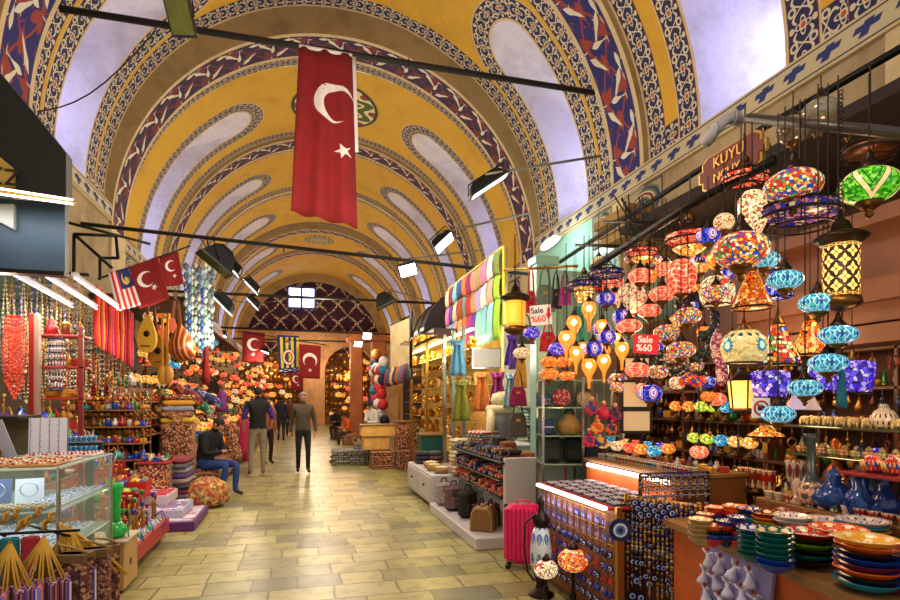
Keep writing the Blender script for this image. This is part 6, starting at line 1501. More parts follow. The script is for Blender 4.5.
st = thing('bangle_stand', 'black step stand under the blue bangle rolls', 'stand', (-1.65, 4.92, 0)); cbox(st, 'step', -1.94, -1.50, 4.84, 5.0, 1.17, 1.20, M_bl); cbox(st, 'riser', -1.94, -1.5, 4.95, 5.0, 1.2, 1.27, M_bl); cbox(st, 'leg', -1.6, -1.55, 4.9, 4.95, 0, 1.17, M_bl); cbox(st, 'leg', -1.94, -1.89, 4.9, 4.95, 0, 1.17, M_bl)
b2 = bangle_roll('d8c8b8', '8a6a5a'); tag(b2, 'x', 'bangles')
for i in range(4): put(b2, (-2.5+.16*i, 4.4, 1.2005+.0*i), 'roll of cream and brown bangles, %s from the wall' % ords[i], 'cream bangle rolls', rz=.8, sc=.8)
t = thing('peg_display', 'white pegboard block studded with small earrings', 'display', (-1.74, 4.6, 1.2005), .2); t.scale = (.66, .8, .76)
m = MB(); m.box(-.17, .17, 0, .03, 0, .36, 0, Matrix.Rotation(-.12, 4, 'X')); m.build('board', mat('c8c8dc', .5), t)
m = MB(); [m.box(-.155+.085*i-.003, -.155+.085*i+.003, -.006, 0, .01, .35, 0, Matrix.Rotation(-.12, 4, 'X')) for i in range(5)]; [m.ball((-.13+.075*i, -.008+.05*j*.12*-1, .04+.05*j), .006, n=5, m=4) for i in range(4) for j in range(6)]; m.build('earring_card', mat('6a6a98', .4), t)
for i, c in enumerate(('8a8a98', 'd8d8d0', '8c8ca4')):
    m = MB(); m.box(-.05, .05, 0, .02, 0, .34, 0, Matrix.Rotation(-.45+.05*i, 4, 'Y') @ Matrix.Rotation(-.12, 4, 'X')); simple('leaning_board', m, mat(c, .5), '%s narrow display board leaning left of the pegboard block' % ['grey', 'white', 'lilac'][i], 'board', (-2.06+.07*i, 4.55-.03*i, 1.2005), .2).scale = (.8, .8, .8)
for i in range(4):
    m = MB(); m.box(-.06, .06, 0, .02, 0, .3, 0, Matrix.Rotation(-.1, 4, 'X')); simple('velvet_neck_board', m, cells(['3a4a4a', '5a6a6a', '2a3438'], 60, 0, .7, None), 'dark grey board with fine chains, %s from the wall on the black ledge' % ords[i], 'board', (-3.05+.17*i, 5.6, 1.47), .2, 'chain boards on the black ledge')
lg = thing('black_ledge', 'black ledge behind the glass counter carrying chain boards', 'shelf', (-2.8, 5.6, 0)); cbox(lg, 'ledge', -3.4, -2.25, 5.4, 5.85, 1.44, 1.468, M_bl); cbox(lg, 'front', -3.4, -2.25, 5.8, 5.84, 0, 1.44, mat('6a6040', .7))
# --- tapestry bags near the bottom corner
TP = [cells(['6a2c34', '8a5a4a', '3a1c28', 'b08a5a', '5a3440'], s, 0, .9, None) for s in (60, 85)]
STB = [bandz(cs, 26, .9, 0) for cs in (['3a3ac8', 'e8c8c0', '8a2c4a', '3a2c4a', 'd87a4c', 'a8a8d0'], ['3a2c44', 'c85a6a', '4048c0', 'e0d0c0', '7a4c5a'], ['2c2c6a', 'd87a4c', '8a7ad8', 'a84c54'])]
M_yst = mat('c8982c', .6)
def flatbag(mt, w, h, s):
    t = thing('tapestry_bag', 'x', 'bag'); m = MB(); m.bbox((w/2+.01, 0, -s-h/2), (w, .028, h), bev=.012); m.build('body', mt, t)
    m = MB()
    for dy in (-.008, .008): m.tube([(w*.2, dy, -s), (.0, dy*.3, 0), (w*.8, dy, -s)], .0045, 5)
    m.build('strap', M_yst, t); return t
FB = [flatbag(STB[i % 3], .17, .27, .2) for i in range(3)]
for ci, (px, py, d, nm) in enumerate([(10, 542, 2.7, 'innermost'), (44, 536, 2.8, 'middle'), (70, 526, 2.95, 'aisle side')]):
    p = atd(px, py, d)
    for i in range(8):
        q = FB[i % 3]
        a = -2.9+i*.37
        put(q, (p.x, p.y, p.z), 'striped flat bag on yellow straps, %s in the %s fan of bags' % ((ords+['eleventh'])[i], nm), '%s fan of striped bags' % nm, rz=a-TH)
rk2 = thing('bag_rack', 'thin dark rail carrying the fans of striped bags', 'rack', (-1.2, 3.2, 0))
pa, pb = atd(-40, 540, 2.6), atd(80, 534, 2.92); m = MB(); m.tube([pa+Vector((0, 0, .02)), pb+Vector((0, 0, .02))], .008, 6); m.build('rail', M_iron, rk2).location = -rk2.location
for q in (atd(5, 540, 2.72), atd(70, 540, 2.88)): m = MB(); m.tube([(q.x, q.y, q.z+.02), (q.x-.5, 3.79, q.z+.03)], .007, 6); m.build('bracket', M_iron, rk2).location = -rk2.location
for i, (px, py, d, w, h, k, lab) in enumerate([(73, 553, 2.85, .17, .4, 0, 'wine red tapestry shoulder bag beside the yellow straps'), (92, 548, 3.0, .17, .42, 1, 'rose and brown kilim bag, widest of the tapestry bags'), (104, 545, 3.15, .15, .42, 0, 'brown kilim bag next to the wooden box')]):
    p = atd(px, py, d); t = thing('kilim_bag', lab, 'bag', p, -TH+.3*i)
    m = MB(); m.bbox((0, 0, -h/2), (w, .09, h), bev=.02); m.build('body', TP[k], t); m = MB(); m.tube([(-w*.4, 0, 0), (-w*.3, -.03, .05), (w*.1, -.04, .04), (w*.45, 0, .0)], .007, 6); m.build('strap', mat('9a7838', .7), t)
    m = MB(); m.box(-w*.5, w*.5, -.05, .05, -.04, 0); m.build('flap', mat('6a5030', .8), t)
for i in range(7):
    p = atd(60+i*3, 522+i*2, 3.05); m = MB(); m.tube([(0, 0, 0), (.02+.02*i, 0, -.12), (.03+.035*i, 0, -.24)], .008, 5); simple('strap_bundle', m, M_yst, 'yellow woven strap in the fan falling over the tapestry bags', 'strap', p, 0, 'yellow straps beside the tapestry bags')
for i, (px, py) in enumerate([(5, 518), (16, 514), (27, 522), (38, 512), (50, 518), (20, 526), (44, 526)]):
    p = atd(px, py, 3.0); m = MB(); m.tube([(-.02, 0, -.03), (.01, 0, 0), (-.01, 0, .02), (.02, 0, .03)], .009, 5); m.ring((0, 0, .0), .02, .007, 10, 4, 'X'); simple('knotted_strap', m, mat('b8882c', .6), 'yellow knotted strap top in the row above the striped bags', 'strap', p, 0, 'knotted straps above the striped bags')
for i, (x, c) in enumerate([(-1.95, 'b82030'), (-1.8, '8a8a9a'), (-1.68, '1c1c24'), (-1.55, '1a6a78'), (-1.45, 'a82838')]):
    m = MB(); m.bbox((0, 0, -.17), (.09, .03, .34), bev=.01); simple('book_bag', m, fab(c), '%s flat pouch hanging under the counter front' % ['red', 'grey', 'black', 'teal', 'crimson'][i], 'pouch', (x, 3.62, .84), .2, 'flat pouches under the counter front')
# --- wooden box, red tray of small hookahs
t = thing('wooden_box', 'pale plywood box with a small dark handle hole beside the red tray', 'box', (-1.6, 5.35, 0)); cbox(t, 'carcass', -1.9, -1.40, 5.15, 5.55, .03, .42, mat('b8925a', .6, 0, 0, .15, 5), .006); cbox(t, 'handle_hole', -1.402, -1.396, 5.32, 5.36, .2, .25, M_bl); cbox(t, 'lid', -1.92, -1.38, 5.13, 5.57, .42, .44, mat('b8a890', .5))
for (x, y) in ((-1.45, 5.2), (-1.45, 5.5), (-1.85, 5.2), (-1.85, 5.5)): cbox(t, 'foot', x-.03, x+.03, y-.03, y+.03, 0, .03, M_bl)
rt = thing('red_tray_table', 'low red tray table crowded with miniature hookahs', 'table', (-1.8, 6.3, 0)); cbox(rt, 'tray', -2.04, -1.46, 5.66, 7.05, .10, .14, M_redp); cbox(rt, 'rim', -1.48, -1.45, 5.66, 7.05, .10, .26, M_redp); cbox(rt, 'rim', -2.04, -1.45, 5.63, 5.66, .10, .26, M_redp)
for (x, y) in ((-1.55, 5.75), (-1.55, 6.95), (-1.98, 5.75), (-1.98, 6.95)): cbox(rt, 'leg', x-.03, x+.03, y-.03, y+.03, 0, .10, M_woodl)
def hookah(c, hc, s=1.0):
    t = thing('hookah', 'x', 'hookah')
    MB().lathe([(.035, 0), (.055, .01), (.068, .045), (.05, .08), (.02, .11)], 12).build('glass_base', mat(c, .1, 0, 0, .2, 40), t)
    MB().lathe([(.008, .1), (.014, .12), (.005, .14), (.012, .17), (.005, .2), (.014, .22), (.005, .24), (.005, .27)], 10).build('stem', M_brassl, t)
    MB().lathe([(.008, .27), (.017, .295), (.018, .305), (.006, .31)], 10).build('bowl', mat(hc, .4), t)
    m = MB(); m.tube([(.015, 0, .13), (.06, .02, .17), (.085, .03, .1), (.07, .0, .03), (.085, -.04, .01)], .005, 5); m.build('hose', mat(hc, .6), t); return t
HK = {n: hookah(c, h) for n, c, h in (('green', '1a8a3c', 'a83030'), ('blue', '1c3cb0', 'c8a040'), ('red', 'a81c28', '2a8a3a'), ('silver', 'a8b0b8', '2a3ab0'), ('purple', '5a2a9a', 'c8b050'), ('amber', 'b87828', '7a1c2c'), ('turquoise', '1a8a98', 'c84030'))}
HN = list(HK)
for i in range(7):
    for j in range(4):
        n = HN[(i*3+j*2+i//2) % 7]; put(HK[n], (-1.56-j*.135+rnd.uniform(-.02, .02), 5.8+i*.19+rnd.uniform(-.02, .02), .1405), '%s miniature hookah, %s from the near end, %s row of the red tray' % (n, ords[i], ['aisle', 'second', 'third', 'inner'][j]), 'miniature hookahs on the red tray', rz=rnd.uniform(-1.2, .6), sc=rnd.uniform(1.15, 1.5))
t = hookah('2ab850', '2a9a4a'); MB().lathe([(.03, .1), (.024, .14), (.03, .17), (.02, .2), (.034, .25), (.03, .27), (.045, .31), (.04, .34)], 14).build('glass_neck', mat('2ab850', .1, 0, 0, .2, 40), t); t['label'] = 'tall bright green hookah standing on the plywood box'; t['category'] = 'hookah'; t.location = (-1.5, 5.3, .4405); t.scale = (1.3, 1.3, 1.35)
# --- stepped shelves of small goods
ss = thing('stepped_stand', 'stepped wooden stand packed with hookahs and metal ware', 'stand', (-2.6, 7.2, 0))
for i, (x0, x1, z) in enumerate(((-2.38, -2.08, .5), (-2.68, -2.38, .78), (-2.98, -2.68, 1.06), (-3.28, -2.98, 1.34))): cbox(ss, 'step_board', x0, x1, 5.9, 8.85, z-.03, z, M_wood); cbox(ss, 'step_face', x1-.02, x1, 5.9, 8.85, z-.28, z-.03, M_redp)
STG = []
def goods(kind, c):
    m = MB(); mt = [mat(c, .3, .2), M_brassl]
    if kind == 'pot': m.lathe([(.03, 0), (.055, .03), (.05, .07), (.02, .1), (.03, .13)], 10); m.ball((0, 0, .14), .015, n=6, m=4, mi=1)
    elif kind == 'tin': m.lathe([(.04, 0), (.04, .11), (.036, .115)], 12); m.lathe([(.042, .1), (.042, .12), (.01, .135)], 12, mi=1)
    elif kind == 'box': m.bbox((0, 0, .04), (.13, .1, .08), bev=.008); m.box(-.066, .066, -.01, .01, 0, .082, 1)
    elif kind == 'slipper': m.sheet(lambda u, v: ((u-.5)*.05*(1.2-abs(v-.4)), v*.16-.08, .02+.05*max(0, v-.5)*(1-(2*u-1)**2)+.02*max(0, v-.85)*5), 4, 8, .012)
    elif kind == 'horn': m.tube([(0, 0, 0), (.025, 0, .05), (.012, 0, .1), (-.02, 0, .12)], [.02, .016, .010, .005], 8); m.ring((0, 0, .01), .02, .006, 10, 4, 'Z', 1)
    elif kind == 'bowl': m.lathe([(.03, 0), (.065, .05), (.06, .05), (.028, .008)], 12, cap=1)
    return m.build({'pot': 'lidded_pot', 'tin': 'painted_tin', 'box': 'trinket_box', 'slipper': 'slipper', 'horn': 'curved_pipe', 'bowl': 'small_bowl'}[kind], mt)
GD = {}
for kind in ('pot', 'tin', 'box', 'horn', 'bowl'):
    for cn, c in (('red', 'a82020'), ('gold', 'c89030'), ('blue', '2848a8'), ('green', '2a7a40'), ('brown', '6a3c1c'), ('white', 'c0b8b0')): o = goods(kind, c); tag(o, 'x', {'pot': 'pot', 'tin': 'tin', 'box': 'box', 'horn': 'pipe', 'bowl': 'bowl'}[kind]); GD[(kind, cn)] = o
KN = {'pot': 'lidded pot', 'tin': 'painted tin', 'box': 'trinket box', 'horn': 'curved pipe', 'bowl': 'small bowl'}
def gput(k, loc, where, sc=1.0):
    put(GD[k], loc, '%s %s on the %s' % (k[1], KN[k[0]], where), '%s %ss on the %s' % (k[1], KN[k[0]], where), rz=rnd.uniform(0, 6), sc=sc)
GK = list(GD)
for si, (x, z) in enumerate(((-2.22, .5), (-2.53, .78), (-2.83, 1.06), (-3.13, 1.34))):
    for i in range(15):
        for j in (-.08, .08):
            y = 6.0+i*.195
            if rnd.random() < .35: n = rnd.choice(HN); put(HK[n], (x+j, y, z+.001), '%s miniature hookah on the %s step of the wooden stand' % (n, ords[si]), '%s hookahs on the %s wooden step' % (n, ords[si]), rz=rnd.uniform(-1, 1), sc=rnd.uniform(.8, 1.1))
            else: gput(rnd.choice(GK), (x+j, y, z+.001), '%s step of the wooden stand' % ords[si], rnd.uniform(.9, 1.3))
# boxes low in front, books and cloth piles by the seated man
def flatbox(c, c2, w, d, h, lab, loc, rz=0, grp=None):
    m = MB(); m.bbox((0, 0, h/2), (w, d, h), bev=.006); m.box(-w*.46, w*.46, -d*.46, d*.46, h, h+.012, 1); return simple('flat_box', m, [mat(c, .5), cells([c2, 'd8d0d8', c2, 'a84050'], 14, 0, .5, None)], lab, 'box', loc, rz, grp)
flatbox('5a2068', 'b8b0c8', .75, 1.1, .12, 'purple rimmed flat box of cards on the floor, front one', (-1.62, 7.95, 0)); flatbox('a8a8c0', '6a7ab0', .6, .8, .1, 'grey blue flat box on the purple rimmed one', (-1.72, 8.0, .1325)); flatbox('c8b8c0', 'c03040', .5, .6, .12, 'white and red box at the inner end of the floor boxes', (-1.9, 8.25, .245))
for i, (x, y, z, c) in enumerate([(-1.95, 7.35, 0, 'c01c1c'), (-2.05, 7.6, .3, 'b82020'), (-2.0, 7.9, .38, 'd02820')]):
    t = thing('red_bin', 'red plastic bin of small goods, %s from the hookah tray' % ords[i], 'bin', (x, y, z)); MB().lathe([(.17, 0), (.21, .2), (.2, .2), (.16, .02)], 4, M=Matrix.Rotation(PI/4, 4, 'Z'), smooth=False, cap=1).build('wall', mat(c, .4), t); m = MB(); [m.ball((rnd.uniform(-.11, .11), rnd.uniform(-.11, .11), .18), .045, n=7, m=5) for k in range(9)]; m.build('contents', cells(['1c3c8a', 'c8b040', 'a82828', '2a7a4a'], 12, 0, .5, None), t)
cols = [fab('5a3a78'), stripes(['8a8a90', '4a4a58'], 6), fab('5a5a62'), fab('7a2c3a'), fab('3a3a48'), fab('8a7a78')]
cloth_pile(-1.85, 9.15, .55, .6, 10, cols, 'folded shawl in the tall pile beside the seated man', 'shawl pile beside the seated man', .075)
gk = thing('goods_rack', 'wooden rack of small gifts rising behind the purple shawl pile', 'shelf', (-2.6, 9.3, 0))
for z in (.5, .74, .98, 1.22, 1.46): cbox(gk, 'shelf_board', -3.2, -2.16, 8.95, 9.3, z-.02, z, M_woodl)
for x in (-3.2, -2.68, -2.18): cbox(gk, 'upright', x, x+.02, 9.28, 9.3, 0, 1.7, M_wood)
for zi, z in enumerate((.501, .741, .981, 1.221, 1.461)):
    for i in range(11):
        for y in (9.03, 9.2):
            if rnd.random() < .25: n = rnd.choice(HN); put(HK[n], (-3.12+i*.092, y, z), '%s miniature hookah on the %s shelf of the gift rack' % (n, ords[zi]), '%s hookahs on the %s gift rack shelf' % (n, ords[zi]), rz=rnd.uniform(-1, 1), sc=.72)
            else: gput(rnd.choice(GK), (-3.12+i*.092, y, z), '%s shelf of the gift rack behind the shawls' % ords[zi], rnd.uniform(.8, 1.1))
# a lower table of pots between the red bins and the gift rack
tq = thing('side_table', 'small red table of pots between the red bins and the shawl pile', 'table', (-2.0, 8.7, 0)); cbox(tq, 'top', -2.15, -1.75, 8.45, 8.82, .72, .75, M_redp); cbox(tq, 'skirt', -2.13, -1.77, 8.47, 8.8, 0, .72, RG[1])
for i in range(4):
    for j in range(4): gput(rnd.choice(GK), (-2.09+i*.095, 8.5+j*.085, .751), 'small red side table', .75)
t = thing('sack', 'bulging patterned cloth sack by the legs of the seated person', 'sack', (-1.36, 9.1, 0)); MB().lathe([(.2, 0), (.30, .06), (.32, .2), (.26, .36), (.14, .42), (.1, .44)], 18, lobes=5, la=.06).build('cloth', cells(['a88048', 'b87040', 'a83828', 'c8a868', '6a5a30'], 26, 0, .9, None), t); m = MB(); m.tube([(-.12, 0, .4), (-.1, .05, .5), (.08, .05, .48), (.1, 0, .4)], .02, 6); m.build('handle', fab('7a4a28'), t)
m = MB(); m.bbox((0, 0, .22), (.45, .45, .44), bev=.06); simple('stool', m, TP[0], 'cloth covered stool under the seated person', 'stool', (-1.52, 10.12, 0))
# --- hanging wares above: frame, tubes, strands
af = thing('awning_frame', 'black iron awning frame above the tube lights', 'frame', (-2.2, 6.0, 0))
def bar(par, a, b, r=.02, mt=None): m = MB(); m.tube([a, b], r, 6); o = m.build('bar', mt or M_iron, par); o.location = -Vector(par.location); return o
bar(af, atd(-20, 267, 5.0), atd(88, 275, 6.0)); bar(af, atd(0, 237, 5.0), atd(16, 268, 5.2)); 
F1, F2, F3, F4 = atd(74, 274, 6.2), atd(74, 234, 6.2), atd(116, 236, 6.4), atd(118, 258, 6.4)
for a, b in ((F1, F2), (F2, F3), (F3, F4), (F4, atd(100, 258, 6.6)), (atd(100, 258, 6.6), atd(100, 280, 6.6)), (F2, atd(112, 268, 6.2)), (atd(66, 222, 6.4), atd(150, 244, 7.2))): bar(af, a, b, .018)
for i, (a, b, lab) in enumerate([((-2.41, 5.55), (-2.60, 7.56), 'tube light nearest the blue sign box'), ((-2.18, 5.69), (-2.37, 7.64), 'middle tube light of the three over the jewellery'), ((-1.96, 5.75), (-2.12, 7.66), 'tube light closest to the small flags')]):
    A3 = Vector((a[0], a[1], 2.7)); B3 = Vector((b[0], b[1], 2.7)); t = thing('tube_light', lab, 'lamp', A3); m = MB(); m.tube([(0, 0, 0), B3-A3], .009, 8); m.build('tube', mat('f4f0ff', .3, 0, 5), t); m = MB(); m.box(-.03, .03, 0, .02, .018, .05); m.tube([(0, 0, .04), (B3-A3)+Vector((0, 0, .04))], .02, 4); m.build('batten', M_white, t)
    lamp('AREA', (A3+B3)/2-Vector((0, 0, .04)), 16, (1, .93, .88), .1, (0, 0, math.atan2((B3-A3).y, (B3-A3).x)-PI/2), sy=1.9)
def necklace(col, L, n=16, drop=False, col2=None):
    m = MB()
    for s in (-1, 1):
        for i in range(n): f = i/(n-1); m.ball((s*.03*math.sin(f*PI*.9), 0, -L*f), .010, n=6, m=4, mi=(i % 2))
    m.tube([(-.002, 0, 0), (-.03, 0, -L*.5), (0, 0, -L-.02), (.03, 0, -L*.5), (.002, 0, 0)], .0025, 4)
    m.ball((0, 0, -L-.02), .018 if drop else .012, n=7, m=5, mi=1); return m.build('bead_necklace', [mat(col, .3), mat(col2 or col, .3)])
NK = [(nm, necklace(c, L, 18, True, c2)) for nm, c, L, c2 in (('cream', 'c8b888', .75, None), ('amber', 'b87828', .6, 'd8a048'), ('violet', '4a3a88', .6, 'a8a0d0'), ('grey', '8a9098', .7, '5a6068'), ('red', 'a82820', .65, None), ('gold', 'b8903c', .8, '8a6428'), ('black and white', '141414', .55, 'd0c8c0'), ('turquoise', '3a9aa0', .6, 'c8c0a8'))]
for nm, o in NK: tag(o, 'x', 'necklace')
NKC = 0
for ri, (pxa, pxb, py, d0, d1, n) in enumerate([(2, 84, 276, 5.3, 7.2, 17), (0, 95, 302, 5.8, 7.6, 21), (10, 124, 335, 6.2, 8.2, 23), (64, 130, 300, 7.4, 8.8, 14), (60, 128, 352, 6.6, 8.2, 15)]):
    a, b = atd(pxa, py, d0), atd(pxb, py, d1)
    pole('hanging_rod', [a+Vector((0, 0, .015)), b+Vector((0, 0, .015))], .008, 'thin rod holding the %s row of hanging necklaces' % ords[ri])
    for i in range(n):
        nm, o = NK[(i*5+ri*3+(i//3)) % 8]; p = a.lerp(b, (i+.5)/n); put(o, p, '%s bead necklace in the %s hanging row of the jewellery stall' % (nm, ords[ri]), '%s necklaces in the %s hanging row' % (nm, ords[ri]), rz=rnd.uniform(-.4, .4)-TH)
cn_ = necklace('d83018', .7, 20, True, 'e8583c'); tag(cn_, 'x', 'necklace')
for i in range(9): p = atd(6+i*2.1, 316+3*abs(i-4)*0, 4.9); put(cn_, p, 'coral red bead necklace in the thick bundle nearest the picture edge', 'bundle of coral necklaces', rz=-TH, sc=(1.0, 1, 1.0-.05*abs(i-4)))
wn_ = necklace('d8d0d8', .5, 16, False, '3a2a5a'); tag(wn_, 'x', 'necklace')
for i in range(5): p = atd(50+i*3, 335, 5.3); put(wn_, p, 'white and dark violet necklace in the bundle beside the red shelf frame', 'bundle of white and violet necklaces', rz=-TH)
# red shelf frame
rf = thing('red_shelf_frame', 'red painted open shelf frame behind the hanging necklaces', 'shelf', (-3.0, 6.8, 0))
cbox(rf, 'post', -2.38, -2.34, 6.0, 6.06, 0, 2.4, mat('b89a8a', .6)); cbox(rf, 'post', -2.42, -2.38, 6.0, 6.06, 0, 2.4, M_redp)
for z in (1.62, 1.92, 2.22): cbox(rf, 'shelf_board', -2.42, -2.0, 6.06, 6.3, z-.02, z, M_redp)
cbox(rf, 'post', -2.04, -2.0, 6.06, 6.1, 0, 2.3, mat('7a1818', .5))
for z in (1.62, 1.92, 2.22):
    for i in range(3): gput(rnd.choice(GK), (-2.3+i*.12, 6.18, z+.001), 'red shelf frame', rnd.uniform(.9, 1.2))
# coloured ribbons
for i in range(16):
    px = 96+i*2.4; p = atd(px, 286+i*1.8, 7.0+i*.05); c = ['c82020', 'd86a28', 'a81830', 'e0823c', 'b81c50', '8a1c1c', 'd84830', 'c84878'][i % 8]; nm = ['red', 'orange', 'wine', 'pale orange', 'pink', 'maroon', 'scarlet', 'rose'][i % 8]
    m = MB(); m.sheet(lambda u, v: ((u-.5)*.045+.006*math.sin(v*7+i), .006*math.sin(u*6), -v*.75), 3, 6); simple('ribbon', m, fab(c), '%s ribbon scarf hanging under the three small flags' % nm, 'ribbon', p, -TH, '%s ribbons under the small flags' % nm)
# string instruments
def lute(px, py, d, L, W, mt, lab, rz, tilt, face='c8903c'):
    p = atd(px, py, d); t = thing('lute', lab, 'lute', p, rz); t.rotation_euler.y = tilt
    m = MB(); prof = [(-.5, .0), (-.46, .5), (-.35, .85), (-.2, 1.0), (0, .92), (.2, .62), (.38, .3), (.5, .12)]; vs = []; n = 10
    for z, w in prof:
        for k in range(n+1):
            a = PI*k/n; vs.append((math.cos(a)*w*W/2, math.sin(a)*w*W*.55, z*L))
    fs = [(j*(n+1)+k, j*(n+1)+k+1, (j+1)*(n+1)+k+1, (j+1)*(n+1)+k) for j in range(len(prof)-1) for k in range(n)]; m.add(vs, fs, 0, None, True); m.build('body', mt, t)
    m = MB(); o2 = [(w*W/2, z*L) for z, w in prof]+[(-w*W/2, z*L) for z, w in reversed(prof)]; m.prism(o2, 'Y', -.012, .004); m.build('soundboard', mat(face, .4), t)
    m = MB(); m.ring((0, -.013, -.02*L), W*.14, .008, 18, 4, 'Y'); m.lathe([(W*.13, 0), (W*.13, .003)], 18, (0, -.014, -.02*L), M=Matrix.Rotation(PI/2, 4, 'X')); m.build('rose', M_blk, t); m = MB(); m.box(-.07, .07, -.03, -.012, -.33*L, -.31*L); m.build('bridge', M_blk, t)
    m = MB(); m.box(-.022, .022, -.03, .0, .45*L, 1.15*L); m.build('neck', mat('6a3a1c', .5), t); m = MB(); m.box(-.025, .025, -.02, .12, 1.13*L, 1.17*L); [m.tube([(-.05, 0, 1.15*L+.0), (.05, .02*k, 1.15*L)], .005, 5) for k in range(5)]; m.build('pegbox', mat('3a1c10', .5), t)
lute(147, 333, 8.6, .62, .30, mat('b8822c', .4), 'yellow lute hanging belly forward under the flags', -TH, .05, 'd8a838'); lute(158, 350, 9.0, .6, .34, mat('a8742c', .4), 'golden brown lute behind the yellow one', -TH, -.08, 'b88030')
lute(171, 335, 9.2, .62, .3, mat('8a3018', .4), 'red brown lute with its face turned to the aisle', -TH+.5, .1, 'a84828'); lute(182, 343, 9.0, .6, .42, bandz(['8a3c1c', 'c88858', '8a3c1c', '5a2412'], 14, .3, 0), 'round backed lute with pale ribs, back to the viewer', -TH+PI, .12)
for i, (px, c) in enumerate(((163, 'c89038'), (168, 'b07a28'))):
    p = atd(px, 340, 8.8); m = MB(); m.box(-.015, .015, -.02, .0, -.45, .35); m.ball((0, 0, -.55), .09, .05, .15, 14, 8); m.box(-.02, .02, -.02, .04, .33, .42); simple('long_neck_lute', m, mat(c, .4), 'long necked %s instrument hanging between the lutes' % ['yellow', 'brown'][i], 'instrument', p, -TH)
# glass bead strands, blue and silver
def gstrand(c1, c2, L): 
    m = MB(); z = 0; r2 = random.Random(hash(c1) % 99 if 0 else int(c1, 16) % 97)
    while z > -L: s = r2.uniform(.02, .045); m.lathe([(.002, z), (s*.8, z-s), (s, z-2.2*s), (.002, z-3.5*s)], 7, mi=int(r2.random() < .45)); z -= 3.6*s
    return m.build('glass_strand', [mat(c1, .15, .2), mat(c2, .15, .2)])
GS = [(nm, gstrand(a, b, 1.35)) for nm, a, b in (('silver', 'a8b8b8', '5a7078'), ('blue', '2a58c0', '90b0e0'), ('pale green', '8ab8a0', 'd0e0d8'), ('white', 'd0d8e0', '7a8a98'))]
for nm, o in GS: tag(o, 'x', 'strand')
for i in range(18): p = atd(186+(i % 9)*3.3, 262+(i % 3)*3, 9.2+.35*(i//9)); nm, o = GS[i % 4]; put(o, p, '%s glass strand hanging in the curtain beside the black loudspeaker lamp' % nm, '%s glass strands in the curtain' % nm)
# slippers on shelves (yellow)
sl = thing('slipper_shelf', 'slanting shelves full of yellow slippers below the lutes', 'shelf', (-2.9, 10.0, 0)); 
for i, z in enumerate((1.05, 1.32, 1.58)): cbox(sl, 'shelf_board', -3.4, -2.3, 9.45, 10.6, z-.025, z, M_woodl)
for x in (-3.4, -2.33): cbox(sl, 'upright', x, x+.03, 10.57, 10.6, 0, 1.75, M_woodl)
cbox(sl, 'upright', -2.33, -2.3, 9.45, 9.48, 0, 1.6, M_woodl)
SLP = {}
for cn, c in (('yellow', 'd8a020'), ('orange', 'd87020'), ('red', 'a82820')): o = goods('slipper', c); tag(o, 'x', 'slipper'); SLP[cn] = o
for zi, z in enumerate((1.051, 1.321, 1.581)):
    for i in range(13):
        for j in range(3): cn = 'yellow' if rnd.random() < .6 else rnd.choice(('orange', 'red')); put(SLP[cn], (-3.3+i*.08, 9.6+j*.32, z), '%s slipper on the %s shelf below the lutes' % (cn, ords[zi]), '%s slippers on the %s shelf' % (cn, ords[zi]), rz=PI, sc=1.3)
# heaps and lamps farther along the left row
gs2 = thing('stepped_stand', 'long stepped stand with glowing small lamps far along the aisle', 'stand', (-2.5, 15, 0))
for i, (x0, x1, z) in enumerate(((-1.9, -1.4, .45), (-2.35, -1.9, .8), (-2.8, -2.35, 1.15), (-3.2, -2.8, 1.5), (-3.55, -3.2, 1.85))): cbox(gs2, 'step_board', x0, x1, 10.9, 22, z-.04, z, M_wood); cbox(gs2, 'step_face', x1-.03, x1, 10.9, 22, z-.35, z-.04, RG[0])
for si, (x, z) in enumerate(((-1.62, .45), (-2.1, .8), (-2.55, 1.15), (-3.0, 1.5), (-3.4, 1.85))):
    for i in range(26):
        for j in (-.13, .13):
            y = 11.1+i*.42
            if si == 0 and y < 13.4: 
                if j > 0: continue
            r = rnd.random()
            if r < .45 and y > 12: pal = rnd.choice(('orange', 'amber', 'coral', 'amber')); put(TL[pal], (x+j, y, z+.001), 'small %s lamp on the %s step of the long stand' % (CN[pal], ords[si]), '%s lamps on the %s long step' % (CN[pal], ords[si]), sc=rnd.uniform(1.8, 2.6))
            else: gput(rnd.choice(GK), (x+j, y, z+.001), '%s step of the long stand' % ords[si], rnd.uniform(1.6, 2.4))
for k, (zr, px0, px1) in enumerate(((2.3, -3.3, -2.4), (2.75, -3.4, -2.2), (3.15, -3.45, -2.4))):
    for i in range(16):
        x = rnd.uniform(px0, px1); y = 12.5+i*.6; pal = rnd.choice(('orange', 'amber', 'coral', 'cream', 'sky')); p = (x, y, zr+rnd.uniform(-.15, .15)); put(TL[pal], p, 'small %s lamp hung above the long stand, %s tier' % (CN[pal], ['lowest', 'middle', 'upper'][k]), '%s lamps hung over the long stand, %s tier' % (CN[pal], ['lowest', 'middle', 'upper'][k]), sc=2.3)
cp = thing('canopy', 'dark awning roof over the lamps farther along the aisle', 'awning', (-2.9, 17, 0)); cbox(cp, 'roof', -3.6, -2.0, 11.2, 22.5, 3.42, 3.5, M_blk); cbox(cp, 'valance', -2.02, -1.98, 11.2, 22.5, 3.25, 3.42, mat('5a2c18', .7))
